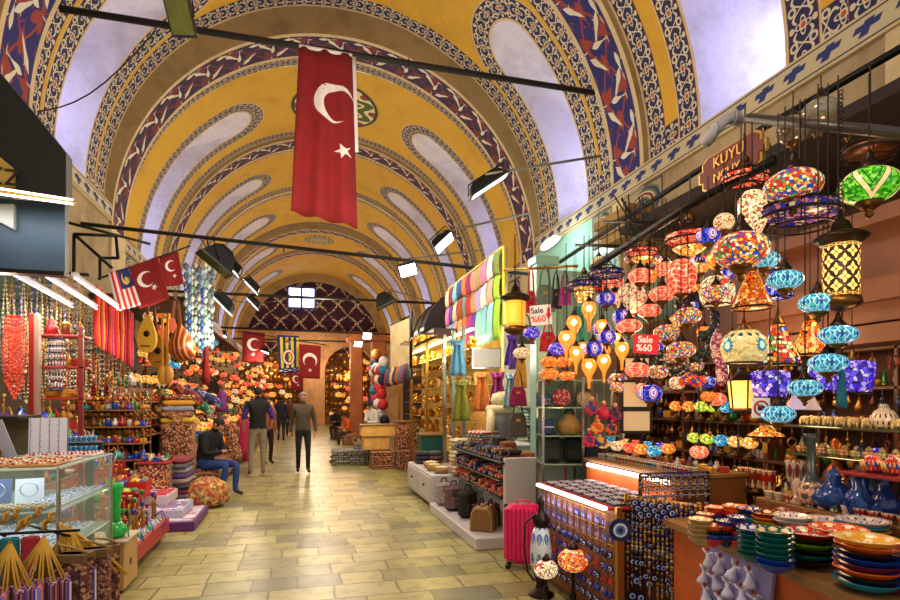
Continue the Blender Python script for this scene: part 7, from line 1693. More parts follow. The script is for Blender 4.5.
# garments / pink mannequin / heaps near the standing man
def garment(px, py, d, w, h, c, lab, fl=None):
    p = atd(px, py, d); t = thing('garment', lab, 'garment', p, -TH); m = MB(); W = w/2
    m.lathe([(W*.9, -h), (W, -h*.75), (W*.6, -h*.45), (W*.75, -h*.12), (W*.45, 0), (.03, .02)], 14, lobes=6, la=.05); m.build('cloth', fab(c) if not fl else fl, t); m = MB(); m.ring((0, 0, .06), .03, .006, 10, 4, 'Y'); m.build('hanger', M_brz, t)
garment(243, 418, 13.0, .4, 1.0, 'a81848', 'magenta dress hanging beside the man in the black vest'); garment(232, 424, 12.4, .45, .85, '7a7a2c', 'olive and gold garment left of the magenta dress', RG[0]); garment(206, 345, 12, .18, .85, '8a1c1c', 'red long garment behind the glass strands'); garment(222, 392, 12.5, .3, .45, '6a2a6a', 'purple garment above the olive one')
for i, (px, py, d, c, c2) in enumerate([(172, 398, 9.8, '5a6a38', 'a8b060'), (187, 392, 10.4, '7a2c3a', 'c87858'), (196, 402, 10.6, '2a6a4a', 'a8c8a0'), (180, 412, 10, 'c8a038', 'e8c870'), (165, 410, 9.6, '8a5a30', 'd8b070'), (208, 396, 11.2, '3a3a6a', 'a0a0c8')]):
    p = atd(px, py, d); m = MB(); m.tube([(-.28, 0, .12), (-.1, 0, 0), (.12, 0, -.08), (.3, 0, -.2)], [.07, .1, .1, .06], 10); simple('bolster', m, cells([c, c2, c], 14, 0, .9, None), '%s rolled cloth, %s in the tumbled heap behind the seated man' % (['olive', 'wine', 'green', 'yellow', 'tan', 'slate'][i], ords[i]), 'cloth roll', p, rnd.uniform(-.6, .3), 'cloth rolls behind the seated man')
hb = thing('heap_table', 'cloth covered table under the tumbled rolls behind the seated man', 'table', (-2.5, 10.2, 0)); cbox(hb, 'cloth_cover', -2.3, -1.8, 10.4, 10.9, 0, 1.2, RG[1], .05)
for i in range(5):
    m = MB(); m.bbox((0, 0, .05), (.5, .4, .09), bev=.03); simple('folded_cloth', m, [fab('c8a030'), RG[2], fab('8a8aa0'), fab('c89028'), RG[1]][i], '%s folded cloth, %s from the bottom on the heap table' % (['yellow', 'brown', 'grey', 'golden', 'red'][i], ords[i]), 'cloth', (-2.05, 10.62, 1.2005+i*.1), .1*i, 'folded cloths on the heap table')
# --- sign box upper left
sb = thing('shop_sign_box', 'large dark sign box with a blue grey lower face on the near stall', 'sign', (0, 0, 0))
m = MB(); P = [atY(66, 153, 4.8), atY(33, 112, 4.8), atY(-4, 68, 4.8), atY(-60, 60, 4.8), atY(-60, 186, 4.8), atY(66, 198, 4.8)]
m.prism([(p.x, p.z) for p in P], 'Y', 4.8, 4.92); m.build('hood', mat('0c0a0b', .6), sb)
m = MB(); a, b = atY(-60, 260, 4.95), atY(65, 272, 4.95); m.prism([(a.x, b.z), (b.x, b.z), (b.x, 3.12), (a.x, 3.12)], 'Y', 4.95, 5.02); m.build('lower_face', stained('34495a', '1e2a34', 1.2, .5, .02, .5, 3), sb)
m = MB(); m.box(a.x, b.x, 4.93, 5.04, b.z-.03, b.z); m.build('edge_trim', M_iron, sb)
m = MB(); P2 = [atY(-60, 150, 4.78), atY(0, 157, 4.78), atY(14.5, 169, 4.78), atY(14.5, 188, 4.78), atY(-60, 188, 4.78)]; m.prism([(p.x, p.z) for p in P2], 'Y', 4.76, 4.795); m.build('yellow_panel', mat('a88a3c', .6), sb)
m = MB(); P2 = [atY(-60, 204, 4.9), atY(13.5, 204, 4.9), atY(13.5, 229, 4.9), atY(0, 222, 4.9), atY(-60, 190, 4.9)]; m.prism([(p.x, p.z) for p in (P2[0], P2[1], P2[2], P2[3])], 'Y', 4.90, 4.945); m.build('white_panel', mat('a8a8a0', .6), sb)
text3('RİZ', .17, atY(-2, 177, 4.75), (1, 0, 0), (0, 0, 1), M_blk, parent=sb)
t = thing('strip_light', 'bright strip light running along the bottom of the black sign hood', 'lamp', atY(-60, 186, 4.6)); e = atY(73, 204, 4.6)-Vector(t.location)
m = MB(); m.tube([(0, 0, 0), e], .008, 6); m.tube([(0, 0, .045), e+Vector((0, 0, .03))], .008, 6); m.build('tubes', mat('fff0e0', .3, 0, 5), t); m = MB(); m.tube([(0, .03, .02), e+Vector((0, .03, .02))], .02, 4); m.build('rail', M_brassl, t)
lamp('AREA', (Vector(t.location)+e*.6)+Vector((0, .12, -.05)), 4, (.9, .95, 1), 1.0, (R_(20), 0, 0), sy=.05)
mb = MB(); mb.box(-3.61, -3.57, 7.8, 9.6, 2.4, 4.2); struct('trim_7', mb, stained('2c4a3c', '1c2c24', 2, .7, .05, .5, 6))
for (x, y, z, e) in ((-2.4, 5.3, 2.4, 22), (-1.9, 7.4, 2.3, 40), (-1.4, 9.6, 2.6, 45), (-1.2, 12.5, 3.0, 60), (-1.3, 16, 3.0, 90), (-1.3, 20, 3.0, 90), (-1.6, 3.2, 2.0, 22)): lamp('POINT', (x, y, z), e, (1, .8, .55), .15)
# ================================================================ FLAGS, FLOODLIGHTS, PEOPLE, FAR END
M_frd = mat('780a10', .9, 0, 0, .15, 3); M_fwh = mat('d8d0d0', .7)
def crescent_pts(cx, cz, R, open_a, n=22):
    """outline of a crescent: outer circle radius R, inner .8R shifted towards the opening"""
    r = R*.8; s = R*.28; a0 = 0
    d = s; x = (R*R-r*r+d*d)/(2*d); y = math.sqrt(max(0, R*R-x*x)); th = math.atan2(y, x); ph = math.atan2(y, x-d)
    L = [(R*math.cos(th+(2*PI-2*th)*k/n), R*math.sin(th+(2*PI-2*th)*k/n)) for k in range(n+1)]
    L += [(d+r*math.cos(-ph-(2*PI-2*ph)*k/n), r*math.sin(-ph-(2*PI-2*ph)*k/n)) for k in range(1, n)]
    ca, sa = math.cos(open_a), math.sin(open_a); return [(cx+x*ca-y*sa, cz+x*sa+y*ca) for x, y in L]
def star_pts(cx, cz, R, rot):
    return [(cx+(R if k % 2 == 0 else R*.4)*math.cos(rot+k*PI/5), cz+(R if k % 2 == 0 else R*.4)*math.sin(rot+k*PI/5)) for k in range(10)]
def patch(par, nm, pts, fn, mt, off=.008):
    """a flat emblem laid on a cloth given in cloth coordinates u,v 0..1"""
    bm = bmesh.new(); n = len(pts)
    if nm == 'star': rings = [[(sum(p[0] for p in pts)/n+(p[0]-sum(q[0] for q in pts)/n)*k/4, sum(p[1] for p in pts)/n+(p[1]-sum(q[1] for q in pts)/n)*k/4) for p in pts+pts[:1]] for k in range(5)]
    else:
        h = n//2+1; A = pts[:h]; B = pts[h:][::-1]; B = [A[0]]+B+[A[-1]]; B = B[:h] if len(B) >= h else B+[A[-1]]*(h-len(B))
        rings = [[(a[0]+(b[0]-a[0])*k/4, a[1]+(b[1]-a[1])*k/4) for a, b in zip(A, B)] for k in range(5)]
    V = [[bm.verts.new((p[0], p[1], 0)) for p in r] for r in rings]
    for r0, r1 in zip(V, V[1:]):
        for i in range(len(r0)-1):
            try: bm.faces.new((r0[i], r0[i+1], r1[i+1], r1[i]))
            except ValueError: pass
    me = bpy.data.meshes.new(nm); bm.verts.index_update(); co = []
    for v in bm.verts:
        u, w = v.co.x, v.co.y; p = Vector(fn(u, w)); a = Vector(fn(u+.01, w))-p; b = Vector(fn(u, w+.01))-p; n = a.cross(b).normalized()
        if n.y > 0: n = -n
        co.append(p+n*off)
    for v, c in zip(bm.verts, co): v.co = c
    bm.to_mesh(me); bm.free(); me.materials.append(mt); o = bpy.data.objects.new(nm, me); COL.objects.link(o); o.parent = par; return o
def flag(c4, lab, kind, folds=3, amp=.03, asp=1.5, cres=None, star=None, d=None, fd=None, nm='red_flag'):
    """c4: four corners tl, tr, br, bl (world)"""
    tl, tr, br, bl = [Vector(p) for p in c4]; o0 = tl.copy(); t = thing(nm, lab, 'flag', o0)
    nrm = (tr-tl).cross(bl-tl).normalized(); nrm = nrm if nrm.y < 0 else -nrm
    def fn(u, v):
        p = (tl.lerp(tr, u)).lerp(bl.lerp(br, u), v)-o0
        return p+nrm*(amp*math.sin(u*PI*2*folds+v*1.3)*(.35+.65*v))
    m = MB(); m.sheet(fn, 22, 14, .006)
    if kind == 'tr':
        m.build('cloth', M_frd, t); W = (tr-tl).length; H = (bl-tl).length
        cx, cz, R, oa = cres; sx, sz, SR, so = star
        cp_ = [(cx+(x)/W, cz+(z)/H) for x, z in crescent_pts(0, 0, R*min(W, H), oa)]; patch(t, 'crescent', cp_, fn, M_fwh)
        patch(t, 'star', [(sx+x/W, sz+z/H) for x, z in star_pts(0, 0, SR*min(W, H), so)], fn, M_fwh)
    else: m.build('cloth', kind, t)
    return t, fn
# big flag: hung sideways, crescent high, star below
d = 9.05*CC
zt = .0
q = lambda px, py: atY(px, py, 9.0)
t, fn = flag((q(299, 46), q(352, 55), q(358, 228), q(291, 212)), 'large red flag with crescent and star hanging from the long tie rod', 'tr', 2.6, .07, cres=(.66, .30, .36, .45), star=(.80, .575, .15, PI/2+.25))
m = MB(); m.tube([fn(0, 0), fn(1, 0)], .03, 6); m.build('hem', M_fwh, t)
m = MB(); m.sheet(lambda u, v: Vector(fn(1, v*.55))+Vector((u*.06, .02, 0)), 2, 8, .006); m.build('white_edge', M_fwh, t)
# three small flags
def qd(px, py, d): return atd(px, py, d)
flag((qd(129, 267, 6.8), qd(158, 256, 6.9), qd(170, 299, 6.9), qd(140, 309, 6.8)), 'middle small red flag with crescent and star over the ribbons', 'tr', 1.2, .02, cres=(.42, .4, .27, .0), star=(.62, .63, .12, .2))
flag((qd(159, 257, 7.4), qd(178, 251, 7.5), qd(184, 284, 7.5), qd(165, 287, 7.4)), 'smallest red flag with crescent beside the black floodlight', 'tr', 1.0, .015, cres=(.48, .38, .28, .0), star=(.6, .7, .12, .2))
def my_flag():
    m, nt, b = newmat('striped_flag_cloth'); u, v = uvxy()
    st_ = (u*4.5).fract() < .5; c = cmix('c01828', 'd8d0d0', st_)
    c = cmix(c, '1c2468', (v < .5)*(u > .42)); x = u-.72; y = (v-.25)*1.15; r = hyp(x, y); r2 = hyp(x-.03, y+.05)
    c = cmix(c, 'd8b838', (r < .18)*(r2 > .15)); c = cmix(c, 'd8b838', hyp(x-.03, y-.03) < .07)
    link(c, b.inputs['Base Color']); b.inputs['Roughness'].default_value = .8; return m
flag((qd(108, 273, 6.7), qd(128, 267, 6.8), qd(141, 305, 6.8), qd(117, 311, 6.7)), 'red and white striped flag with a dark blue canton and yellow moon', my_flag(), 1.0, .02, nm='striped_flag')
pole('flag_pole', [qd(98, 279, 6.65), qd(190, 246, 7.6)], .012, 'slanting pole carrying the three small flags')
# far flags
t, f = flag([atY(243, 331, 20), atY(265, 333, 20), atY(264, 364, 20), atY(242, 362, 20)], 'far red flag hanging left of the yellow striped banner', 'tr', 1.2, .03, cres=(.5, .4, .3, .0), star=(.5, .72, .1, .2))
t, f = flag([atY(299, 344, 19.5), atY(321, 346, 19.5), atY(320, 379, 19.5), atY(300, 378, 19.5)], 'far red flag hanging right of the yellow striped banner', 'tr', 1.0, .02, cres=(.5, .45, .34, PI/2), star=(.5, .75, .1, PI/2))
t, f = flag([atY(290, 371, 24), atY(303, 373, 24), atY(303, 391, 24), atY(291, 390, 24)], 'smallest far red flag, hanging lower behind the banner', 'tr', 1.0, .02, cres=(.45, .4, .3, 0), star=(.6, .7, .1, 0))
def club():
    m, nt, b = newmat('yellow_navy_striped_cloth'); u, v = uvxy()
    s_ = (u*4).fract() < .5; c = cmix('d8c020', '1c2460', s_); c = cmix(c, '1c2460', (v > .86)+0); c = cmix(c, '1c2460', (v < .05)+0)
    c = cmix(c, 'd8d4c8', (((u*14).sin()*(v*90).sin()) > .3)*(v > .89)*(v < .96))
    x = u-.5; y = (v-.58)*1.35; r = hyp(x, y)
    c = cmix(c, '1c2460', r < .3); c = cmix(c, 'd8d4c8', r < .27); c = cmix(c, 'b81828', r < .2); c = cmix(c, 'd8c020', r < .15); c = cmix(c, '1c2460', (r < .15)*(x < .0)); c = cmix(c, '2a8a3a', (hyp(x*2.4, y) < .09)+0)
    c = cmix(c, 'b81828', (x.abs() < .12)*((v-.16).abs() < .03)*(u < .5)); c = cmix(c, '3a7ac0', (x.abs() < .3)*((v-.2).abs() < .05)*(u > .52)*(u < .62)); link(c, b.inputs['Base Color']); b.inputs['Roughness'].default_value = .8; return m
flag([atY(277, 335, 19.8), atY(299, 336, 19.8), atY(299, 372, 19.8), atY(279, 374, 19.8)], 'yellow and navy striped banner with a round crest between far red flags', club(), .8, .02, nm='club_banner')
# rods for the far flags
pole('flag_rod', [atY(236, 331, 20.02), atY(326, 345, 19.6)], .015, 'thin rod holding the far flags')
# floodlights: wedge housing, glass face, arm
def flood(px, py, d, w, h, rz, lab, wallp=None, on=6, tilt=.5, roll=0):
    p = atd(px, py, d); t = thing('floodlight', lab, 'lamp', p, rz); k = d/F; W = w*k/2; Hh = h*k
    M = Matrix.Rotation(roll, 4, 'Y') @ Matrix.Rotation(tilt, 4, 'X')
    m = MB(); P = [(-W, -.05, .14), (W, -.05, .14), (W*.8, .16, .2), (-W*.8, .16, .2)]
    sec = [(-W, -Hh*.5), (W, -Hh*.5), (W, Hh*.5), (-W, Hh*.5)]
    vs = [M @ Vector((x, 0, z)) for x, z in sec]+[M @ Vector((x*.75, Hh*.45, z*.6)) for x, z in sec]+[M @ Vector((x*.4, Hh*.6, z*.3)) for x, z in sec]
    m.add(vs, [(0, 1, 5, 4), (1, 2, 6, 5), (2, 3, 7, 6), (3, 0, 4, 7), (4, 5, 9, 8), (5, 6, 10, 9), (6, 7, 11, 10), (7, 4, 8, 11), (8, 9, 10, 11)]); m.build('housing', mat('141616', .45, .3), t)
    m = MB(); vs = [M @ Vector((x*1.04, -.01, z*1.04)) for x, z in sec]+[M @ Vector((x*1.04, .015, z*1.04)) for x, z in sec]; m.add(vs, [(3, 2, 1, 0), (4, 5, 6, 7), (0, 1, 5, 4), (1, 2, 6, 5), (2, 3, 7, 6), (3, 0, 4, 7)]); m.build('rim', mat('1c2020', .4), t)
    m = MB(); vs = [M @ Vector((x*.9, -.014, z*.88)) for x, z in sec]; m.add(vs+[v+M.to_3x3() @ Vector((0, .003, 0)) for v in vs], [(3, 2, 1, 0), (4, 5, 6, 7), (0, 1, 5, 4), (1, 2, 6, 5), (2, 3, 7, 6), (3, 0, 4, 7)]); m.build('glass', mat('eef6ff', .2, 0, on) if on else mat('6a7038', .2, .3, 0, .3, 4), t)
    m = MB(); m.tube([M @ Vector((-W*1.05, Hh*.1, 0)), M @ Vector((-W*.9, Hh*.5, Hh*.5)), M @ Vector((W*.9, Hh*.5, Hh*.5)), M @ Vector((W*1.05, Hh*.1, 0))], .012, 5); m.build('bracket', M_iron, t)
    if wallp is not None:
        R = Matrix.Rotation(-rz, 3, 'Z'); m = MB(); m.tube([M @ Vector((0, Hh*.5, Hh*.5)), R @ (Vector(wallp)-p)], .02, 6); m.build('arm', mat('7a7460', .5, .4), t)
    return p
# right row
p = flood(489, 186, 8.6, 44, 20, -TH, 'floodlight on a long arm nearest the big arch', atd(600, 156, 8.8), 5, 1.72, -.58); lamp('SPOT', p+Vector((-.1, 0, -.25)), 60, (.85, .95, 1), .1, (R_(35), 0, R_(60)), R_(120))
p = flood(444, 243, 10.5, 24, 17, -TH, 'teal floodlight, second of the aisle lamps on the shop side', atd(530, 213, 11), 8, 1.3, -.75); lamp('SPOT', p+Vector((-.1, -.2, -.2)), 60, (.85, .95, 1), .1, (R_(30), 0, R_(20)), R_(130))
p = flood(408, 270, 12.4, 18, 15, -TH, 'brightest floodlight, shining beside the golden showcase', atd(480, 250, 12.6), 16, .9, -.25); lamp('SPOT', p+Vector((-.1, -.2, -.2)), 120, (1, .96, .88), .1, (R_(30), 0, R_(10)), R_(140))
flood(387, 305, 16, 12, 22, 1.3, 'dark floodlight turned away near the cream banner panel', atd(440, 305, 16), 0, 1.1); flood(367, 336, 19, 10, 7, .4, 'small floodlight glowing orange at the far right rib', None, 12, .3); flood(358, 344, 21, 9, 6, .3, 'farthest small floodlight by the orange pier', None, 12, .3)
# left row
flood(180, 17, 6.6, 24, 34, -.2, 'unlit floodlight seen from below on the long tie rod', None, 0, .75)
flood(214, 264, 9.9, 20, 36, -1.15, 'large black floodlight housing on the second tie rod', None, 0, .95)
for (px, py, d, w, h, on, lab) in [(231, 268, 10.8, 24, 11, 5, 'floodlight hanging from the second tie rod next to the large black one'), (251, 287, 12.5, 20, 9, 5, 'teal edged floodlight, higher of the pair left of the lunette'), (222, 305, 10.9, 24, 13, 14, 'bright floodlight in front of the glass strands'), (253, 304, 13.5, 16, 8, 6, 'lower floodlight of the pair left of the lunette'), (222, 335, 15, 9, 6, 12, 'small bright lamp below the bright floodlight'), (265, 352, 19, 8, 5, 12, 'small lamp shining left of the yellow striped banner')]:
    p = flood(px, py, d, w, h*1.3, -TH, lab, None, on*.7, 1.35, .8 if w > 10 else .3)
for (a, b, lab) in ((qd(200, 238, 10.6), qd(256, 282, 12.6), 'dark wire linking the hanging floodlights'), (qd(182, 275, 9.5), qd(280, 300, 14), 'lower thin wire running past the floodlights'), (qd(35, 112, 8.2), qd(156, 30, 6.8), 'thin black cable crossing the nearest light opening')):
    m = MB(); n = 8; m.tube([a.lerp(b, k/n)-Vector((0, 0, .25*math.sin(PI*k/n))) for k in range(n+1)], .01, 5); tag(m.build('wire', M_ironp), lab, 'wire')
# more small wares on the lamp shop rack and counters
for z in (.781, 1.081, 1.401, 1.701, 1.981):
    for i in range(42):
        if rnd.random() < .12: continue
        gput(rnd.choice(GK), (4.02+rnd.uniform(-.05, .05), 1.95+i*.097, z), '%s rack shelf of the lamp shop' % {.781: 'lowest', 1.081: 'waist high', 1.401: 'chest high', 1.701: 'eye level', 1.981: 'top'}[z], rnd.uniform(.7, 1.05))
for i in range(16):
    for j in range(2): gput(rnd.choice(GK), (2.93+.12*j, 3.5+i*.075, 1.061), 'orange fronted counter', .55)
for i in range(22): gput(rnd.choice(GK), (3.15+rnd.uniform(-.03, .03), 1.4+i*.077, .951), 'raised step of the display table', rnd.uniform(.5, .8))
# ---------------- people
SK = mat('b07a58', .6); 
def person(lab, loc, rz, J=None, top='2a2a2a', sleeve=None, legs='3a3a3a', shoe='1a1410', hair='1a120e', skin=None, H=1.74, arms_bare=False, female=False):
    t = thing('person', lab, 'person', loc, rz); s = H/1.75; sk = skin or SK
    P = dict(pelvis=(0, 0, .95), waist=(0, .0, 1.08), chest=(0, .0, 1.27), uchest=(0, .0, 1.40), neck=(0, .0, 1.50), head0=(0, -.01, 1.575), head1=(0, -.015, 1.65), head2=(0, -.01, 1.705),
             shL=(.17, 0, 1.42), elL=(.23, .03, 1.15), wrL=(.24, -.03, .90), haL=(.24, -.05, .82), shR=(-.17, 0, 1.42), elR=(-.23, .03, 1.15), wrR=(-.24, -.03, .90), haR=(-.24, -.05, .82),
             hiL=(.09, 0, .90), knL=(.10, -.02, .50), anL=(.10, .02, .09), toL=(.11, -.13, .04), hiR=(-.09, 0, .90), knR=(-.10, -.02, .50), anR=(-.10, .02, .09), toR=(-.11, -.13, .04))
    if J: P.update(J)
    rad = dict(pelvis=(.165, .125), waist=(.16, .125), chest=(.185, .135), uchest=(.165, .11), neck=(.055, .055), head0=(.062, .07), head1=(.076, .09), head2=(.06, .07), shL=(.08, .08), elL=(.055, .055), wrL=(.035, .035), haL=(.035, .022), hiL=(.095, .1), knL=(.06, .06), anL=(.045, .048), toL=(.04, .03))
    for k in list(rad):
        if k.endswith('L'): rad[k[:-1]+'R'] = rad[k]
    E = [('pelvis', 'waist', 'top'), ('waist', 'chest', 'top'), ('chest', 'uchest', 'top'), ('uchest', 'neck', 'top'), ('neck', 'head0', 'skin'), ('head0', 'head1', 'skin'), ('head1', 'head2', 'skin')]
    for q in 'LR': E += [('uchest', 'sh'+q, 'top'), ('sh'+q, 'el'+q, 'sleeve'), ('el'+q, 'wr'+q, 'fore'), ('wr'+q, 'ha'+q, 'skin'), ('pelvis', 'hi'+q, 'legs'), ('hi'+q, 'kn'+q, 'legs'), ('kn'+q, 'an'+q, 'legs'), ('an'+q, 'to'+q, 'shoe')]
    for q in 'LR':   # fingers and thumb
        h = Vector(P['ha'+q]); wv = Vector(P['wr'+q]); dr = (h-wv).normalized(); sd = Vector((0, 1, 0)) if abs(dr.y) < .8 else Vector((1, 0, 0)); sd = (sd-dr*sd.dot(dr)).normalized()
        for i, (o_, L) in enumerate(((-.026, .07), (-.009, .08), (.009, .075), (.026, .06))):
            P['f%d%s' % (i, q)] = tuple(h+sd*o_+dr*L*.5); P['g%d%s' % (i, q)] = tuple(h+sd*o_*1.1+dr*L*.95+Vector((0, -.012, 0))); rad['f%d%s' % (i, q)] = (.009, .009); rad['g%d%s' % (i, q)] = (.007, .007); E += [('ha'+q, 'f%d%s' % (i, q), 'skin'), ('f%d%s' % (i, q), 'g%d%s' % (i, q), 'skin')]
        P['t'+q] = tuple(h-sd*.045+dr*.01); rad['t'+q] = (.010, .010); E.append(('ha'+q, 't'+q, 'skin'))
    names = list(P); idx = {n: i for i, n in enumerate(names)}
    me = bpy.data.meshes.new('body'); me.from_pydata([P[n] for n in names], [(idx[a], idx[b]) for a, b, _ in E], []); o = bpy.data.objects.new('body', me); COL.objects.link(o)
    sm = o.modifiers.new('s', 'SKIN'); sm.use_smooth_shade = True; sd_ = o.modifiers.new('d', 'SUBSURF'); sd_.levels = 2
    for n in names: me.skin_vertices[0].data[idx[n]].radius = rad[n]; me.skin_vertices[0].data[idx[n]].use_root = (n == 'pelvis')
    dg = bpy.context.evaluated_depsgraph_get(); nm_ = bpy.data.meshes.new_from_object(o.evaluated_get(dg)); bpy.data.objects.remove(o)
    nm_.name = 'body'; mats = dict(top=fab(top), sleeve=fab(sleeve or top), fore=sk if arms_bare else fab(sleeve or top), skin=sk, legs=fab(legs), shoe=mat(shoe, .5)); keys = list(mats)
    for k in keys: nm_.materials.append(mats[k])
    segs = [(Vector(P[a]), Vector(P[b]), keys.index(r), max(.03, (rad[a][0]+rad[b][0])/2)) for a, b, r in E]
    for f in nm_.polygons:
        c = f.center; best = 9; bi = 0
        for a, b, r, ra in segs:
            ab = b-a; tt = max(0, min(1, (c-a).dot(ab)/ab.length_squared)); dd = (a+ab*tt-c).length/ra
            if dd < best: best = dd; bi = r
        if bi in (0, keys.index('legs')) and P['knL'][2] < P['pelvis'][2]-.2: bi = keys.index('legs') if c.z < P['pelvis'][2]-.02 else 0
        f.material_index = bi; f.use_smooth = True
    b_ = bpy.data.objects.new('body', nm_); COL.objects.link(b_); b_.parent = t; t.scale = (s, s, s)
    # head details
    h = Vector(P['head1']); up = (Vector(P['head2'])-Vector(P['head0'])).normalized(); fw = Vector((0, -1, 0)); fw = (fw-up*fw.dot(up)).normalized(); rt_ = fw.cross(up)
    Mh = Matrix((rt_, -fw, up)).transposed().to_4x4()
    hc = h+up*.012
    m = MB(); vs = []; n = 16
    m.ball(hc-fw*.018+up*.02, .083, .096, .092, 16, 10, M=Mh.to_3x3().to_4x4())
    m2 = MB(); keep = []
    for f, sm_, mi_ in zip(m.f, m.sm, m.m):
        c = sum((Vector(m.v[i]) for i in f), Vector())/len(f)-hc
        if not (c.dot(fw) > .035 and c.dot(up) < .055) and c.dot(up) > -.055: keep.append(f)
    m2.v = m.v; m2.f = keep; m2.m = [0]*len(keep); m2.sm = [True]*len(keep); m2.uv = [None]*len(keep); m2.build('hair', mat(hair, .8), t)
    m = MB(); 
    for s_ in (-1, 1): m.ball(hc+rt_*(s_*.028)+fw*.082-up*.005, .010, n=8, m=5, mi=0); m.ball(hc+rt_*(s_*.028)+fw*.09-up*.005, .005, n=6, m=4, mi=1); m.ball(hc+rt_*(s_*.082)-up*.01, .012, .02, .028, 8, 5, mi=2)
    m.tube([hc+fw*.085+up*.005, hc+fw*.104-up*.025, hc+fw*.088-up*.032], [.008, .013, .009], 6, 2); m.tube([hc+fw*.085+rt_*.02-up*.058, hc+fw*.09-up*.058, hc+fw*.085-rt_*.02-up*.058], .006, 5, 3)
    m.build('face', [mat('d8d0c8', .3), mat('1a100c', .3), sk, mat('8a4438', .5)], t)
    return t
# man in black vest seen from behind
p = atZ(258, 475, 0); person('person in black vest, purple sleeves and beige trousers, seen from behind', (p.x, 12.6, 0), PI+.15, dict(elL=(.27, .05, 1.17), wrL=(.26, -.06, .95), haL=(.25, -.1, .88), elR=(-.27, .05, 1.17), wrR=(-.25, -.08, .97), haR=(-.22, -.13, .92), anL=(.14, .02, .09), toL=(.17, -.12, .04), knL=(.13, -.02, .5)), top='0e0d10', sleeve='3a1c78', legs='8a7c66', shoe='2a2018', arms_bare=True, H=1.86)
p = atZ(303, 472, 0); person('grey haired person in an olive brown sweater and black trousers walking towards the viewer', (p.x, 12.75, 0), .05, dict(knL=(.10, -.12, .5), anL=(.10, -.10, .09), toL=(.12, -.26, .05), knR=(-.10, -.05, .5), anR=(-.10, .12, .10), toR=(-.11, -.03, .04), elL=(.25, .05, 1.15), wrL=(.27, -.02, .92), elR=(-.25, .07, 1.15), wrR=(-.27, .04, .9), haR=(-.27, .02, .82)), top='4a3e30', legs='0c0a0c', hair='8a8078', H=1.76)
p = atZ(283, 437, 0); person('distant person in a dark blue jacket and jeans walking away', (p.x, 22.5, 0), PI, dict(knL=(.1, -.1, .5), anL=(.1, -.1, .09), anR=(-.1, .12, .1)), top='1c2438', legs='1a2238', H=1.72)
person('person in brown checked top and black trousers half hidden behind the black vest', (-.78, 14.6, 0), .6, None, top='8a4a30', legs='141014', hair='3a2418', H=1.66)
person('distant person with a reddish top near the middle of the aisle', (-.45, 25.5, 0), .3, None, top='5a2c20', legs='1c1c20', H=1.7)
sit = dict(pelvis=(0, .05, .52), waist=(0, .04, .66), chest=(0, -.02, .85), uchest=(0, -.08, .97), neck=(0, -.13, 1.05), head0=(0, -.17, 1.10), head1=(0, -.22, 1.155), head2=(0, -.25, 1.20),
  shL=(.17, -.08, .97), elL=(.21, -.13, .70), wrL=(.08, -.32, .72), haL=(.03, -.38, .74), shR=(-.17, -.08, .97), elR=(-.21, -.13, .70), wrR=(-.08, -.32, .72), haR=(-.03, -.38, .74),
  hiL=(.09, -.02, .50), knL=(.13, -.46, .52), anL=(.12, -.44, .09), toL=(.13, -.58, .04), hiR=(-.09, -.02, .50), knR=(-.11, -.44, .53), anR=(-.09, -.34, .09), toR=(-.1, -.48, .04))
person('seated person in black jacket and blue jeans bending over a phone', (-1.5, 10.1, 0), 1.05, sit, top='0e0e12', legs='1c3c7a', shoe='141010', H=1.8)
m = MB(); m.bbox((0, 0, 0), (.07, .012, .13), bev=.003); o = simple('phone', m, mat('1a1a1e', .2), 'dark phone in the hands of the seated person', 'phone', (-1.14, 9.88, .79), 1.05); o.rotation_euler.x = -.6
p = atZ(371, 440, 0); person('person in a white shirt sitting among the goods on the far right side', (2.0, 15.6, .28), -.9, sit, top='d8d4d0', legs='2a2a3a', H=1.75)
m = MB(); m.bbox((0, 0, .36), (.5, .5, .72), bev=.05); simple('stool', m, RG[0], 'patterned seat block under the person in the white shirt', 'stool', (2.05, 15.6, 0))
person('person in an orange shirt leaning at the foot of the far arches', (1.7, 20.5, -.1), -1.2, dict(sit), top='c85a20', legs='3a2a20', H=1.7)
m = MB(); m.bbox((0, 0, .2), (.5, .5, .4), bev=.04); simple('stool', m, RG[1], 'low seat under the person in orange', 'stool', (1.72, 20.5, 0))
person('person in a dark coat sitting in the shade of the far arch', (1.45, 23.5, 0), -.4, sit, top='1c1814', legs='2a2018', H=1.7)
m = MB(); m.bbox((0, 0, .2), (.5, .5, .4), bev=.04); simple('stool', m, RG[2], 'low seat under the person in the dark coat', 'stool', (1.47, 23.52, 0))
# ---------------- far end goods
for (x0, x1, nm) in ((-4.1, .1, 'wide'), (1.5, 4.7, 'narrow')):
    fs_ = thing('goods_rack', 'dark wooden rack of lit wares beyond the %s far arch' % nm, 'shelf', ((x0+x1)/2, 38.2, 0)); zs = [.7+.55*k for k in range(8)]
    for z in zs: cbox(fs_, 'shelf_board', x0, x1, 38.0, 38.4, z-.05, z, M_wood)
    for x in (x0, x1): cbox(fs_, 'upright', x, x+.08, 38.0, 38.4, 0, 4.7, M_wood)
    cbox(fs_, 'back', x0, x1, 38.4, 38.45, 0, 4.8, mat('a86a30', .6, 0, 0, .4, 3))
    for zi, z in enumerate(zs):
        n = int((x1-x0)/.3)
        for i in range(n): put(rnd.choice(GV), (x0+.2+i*.3, 38.15, z), 'golden vessel on the rack beyond the %s far arch' % nm, 'golden vessels beyond the %s arch' % nm, sc=rnd.uniform(1.8, 2.8))
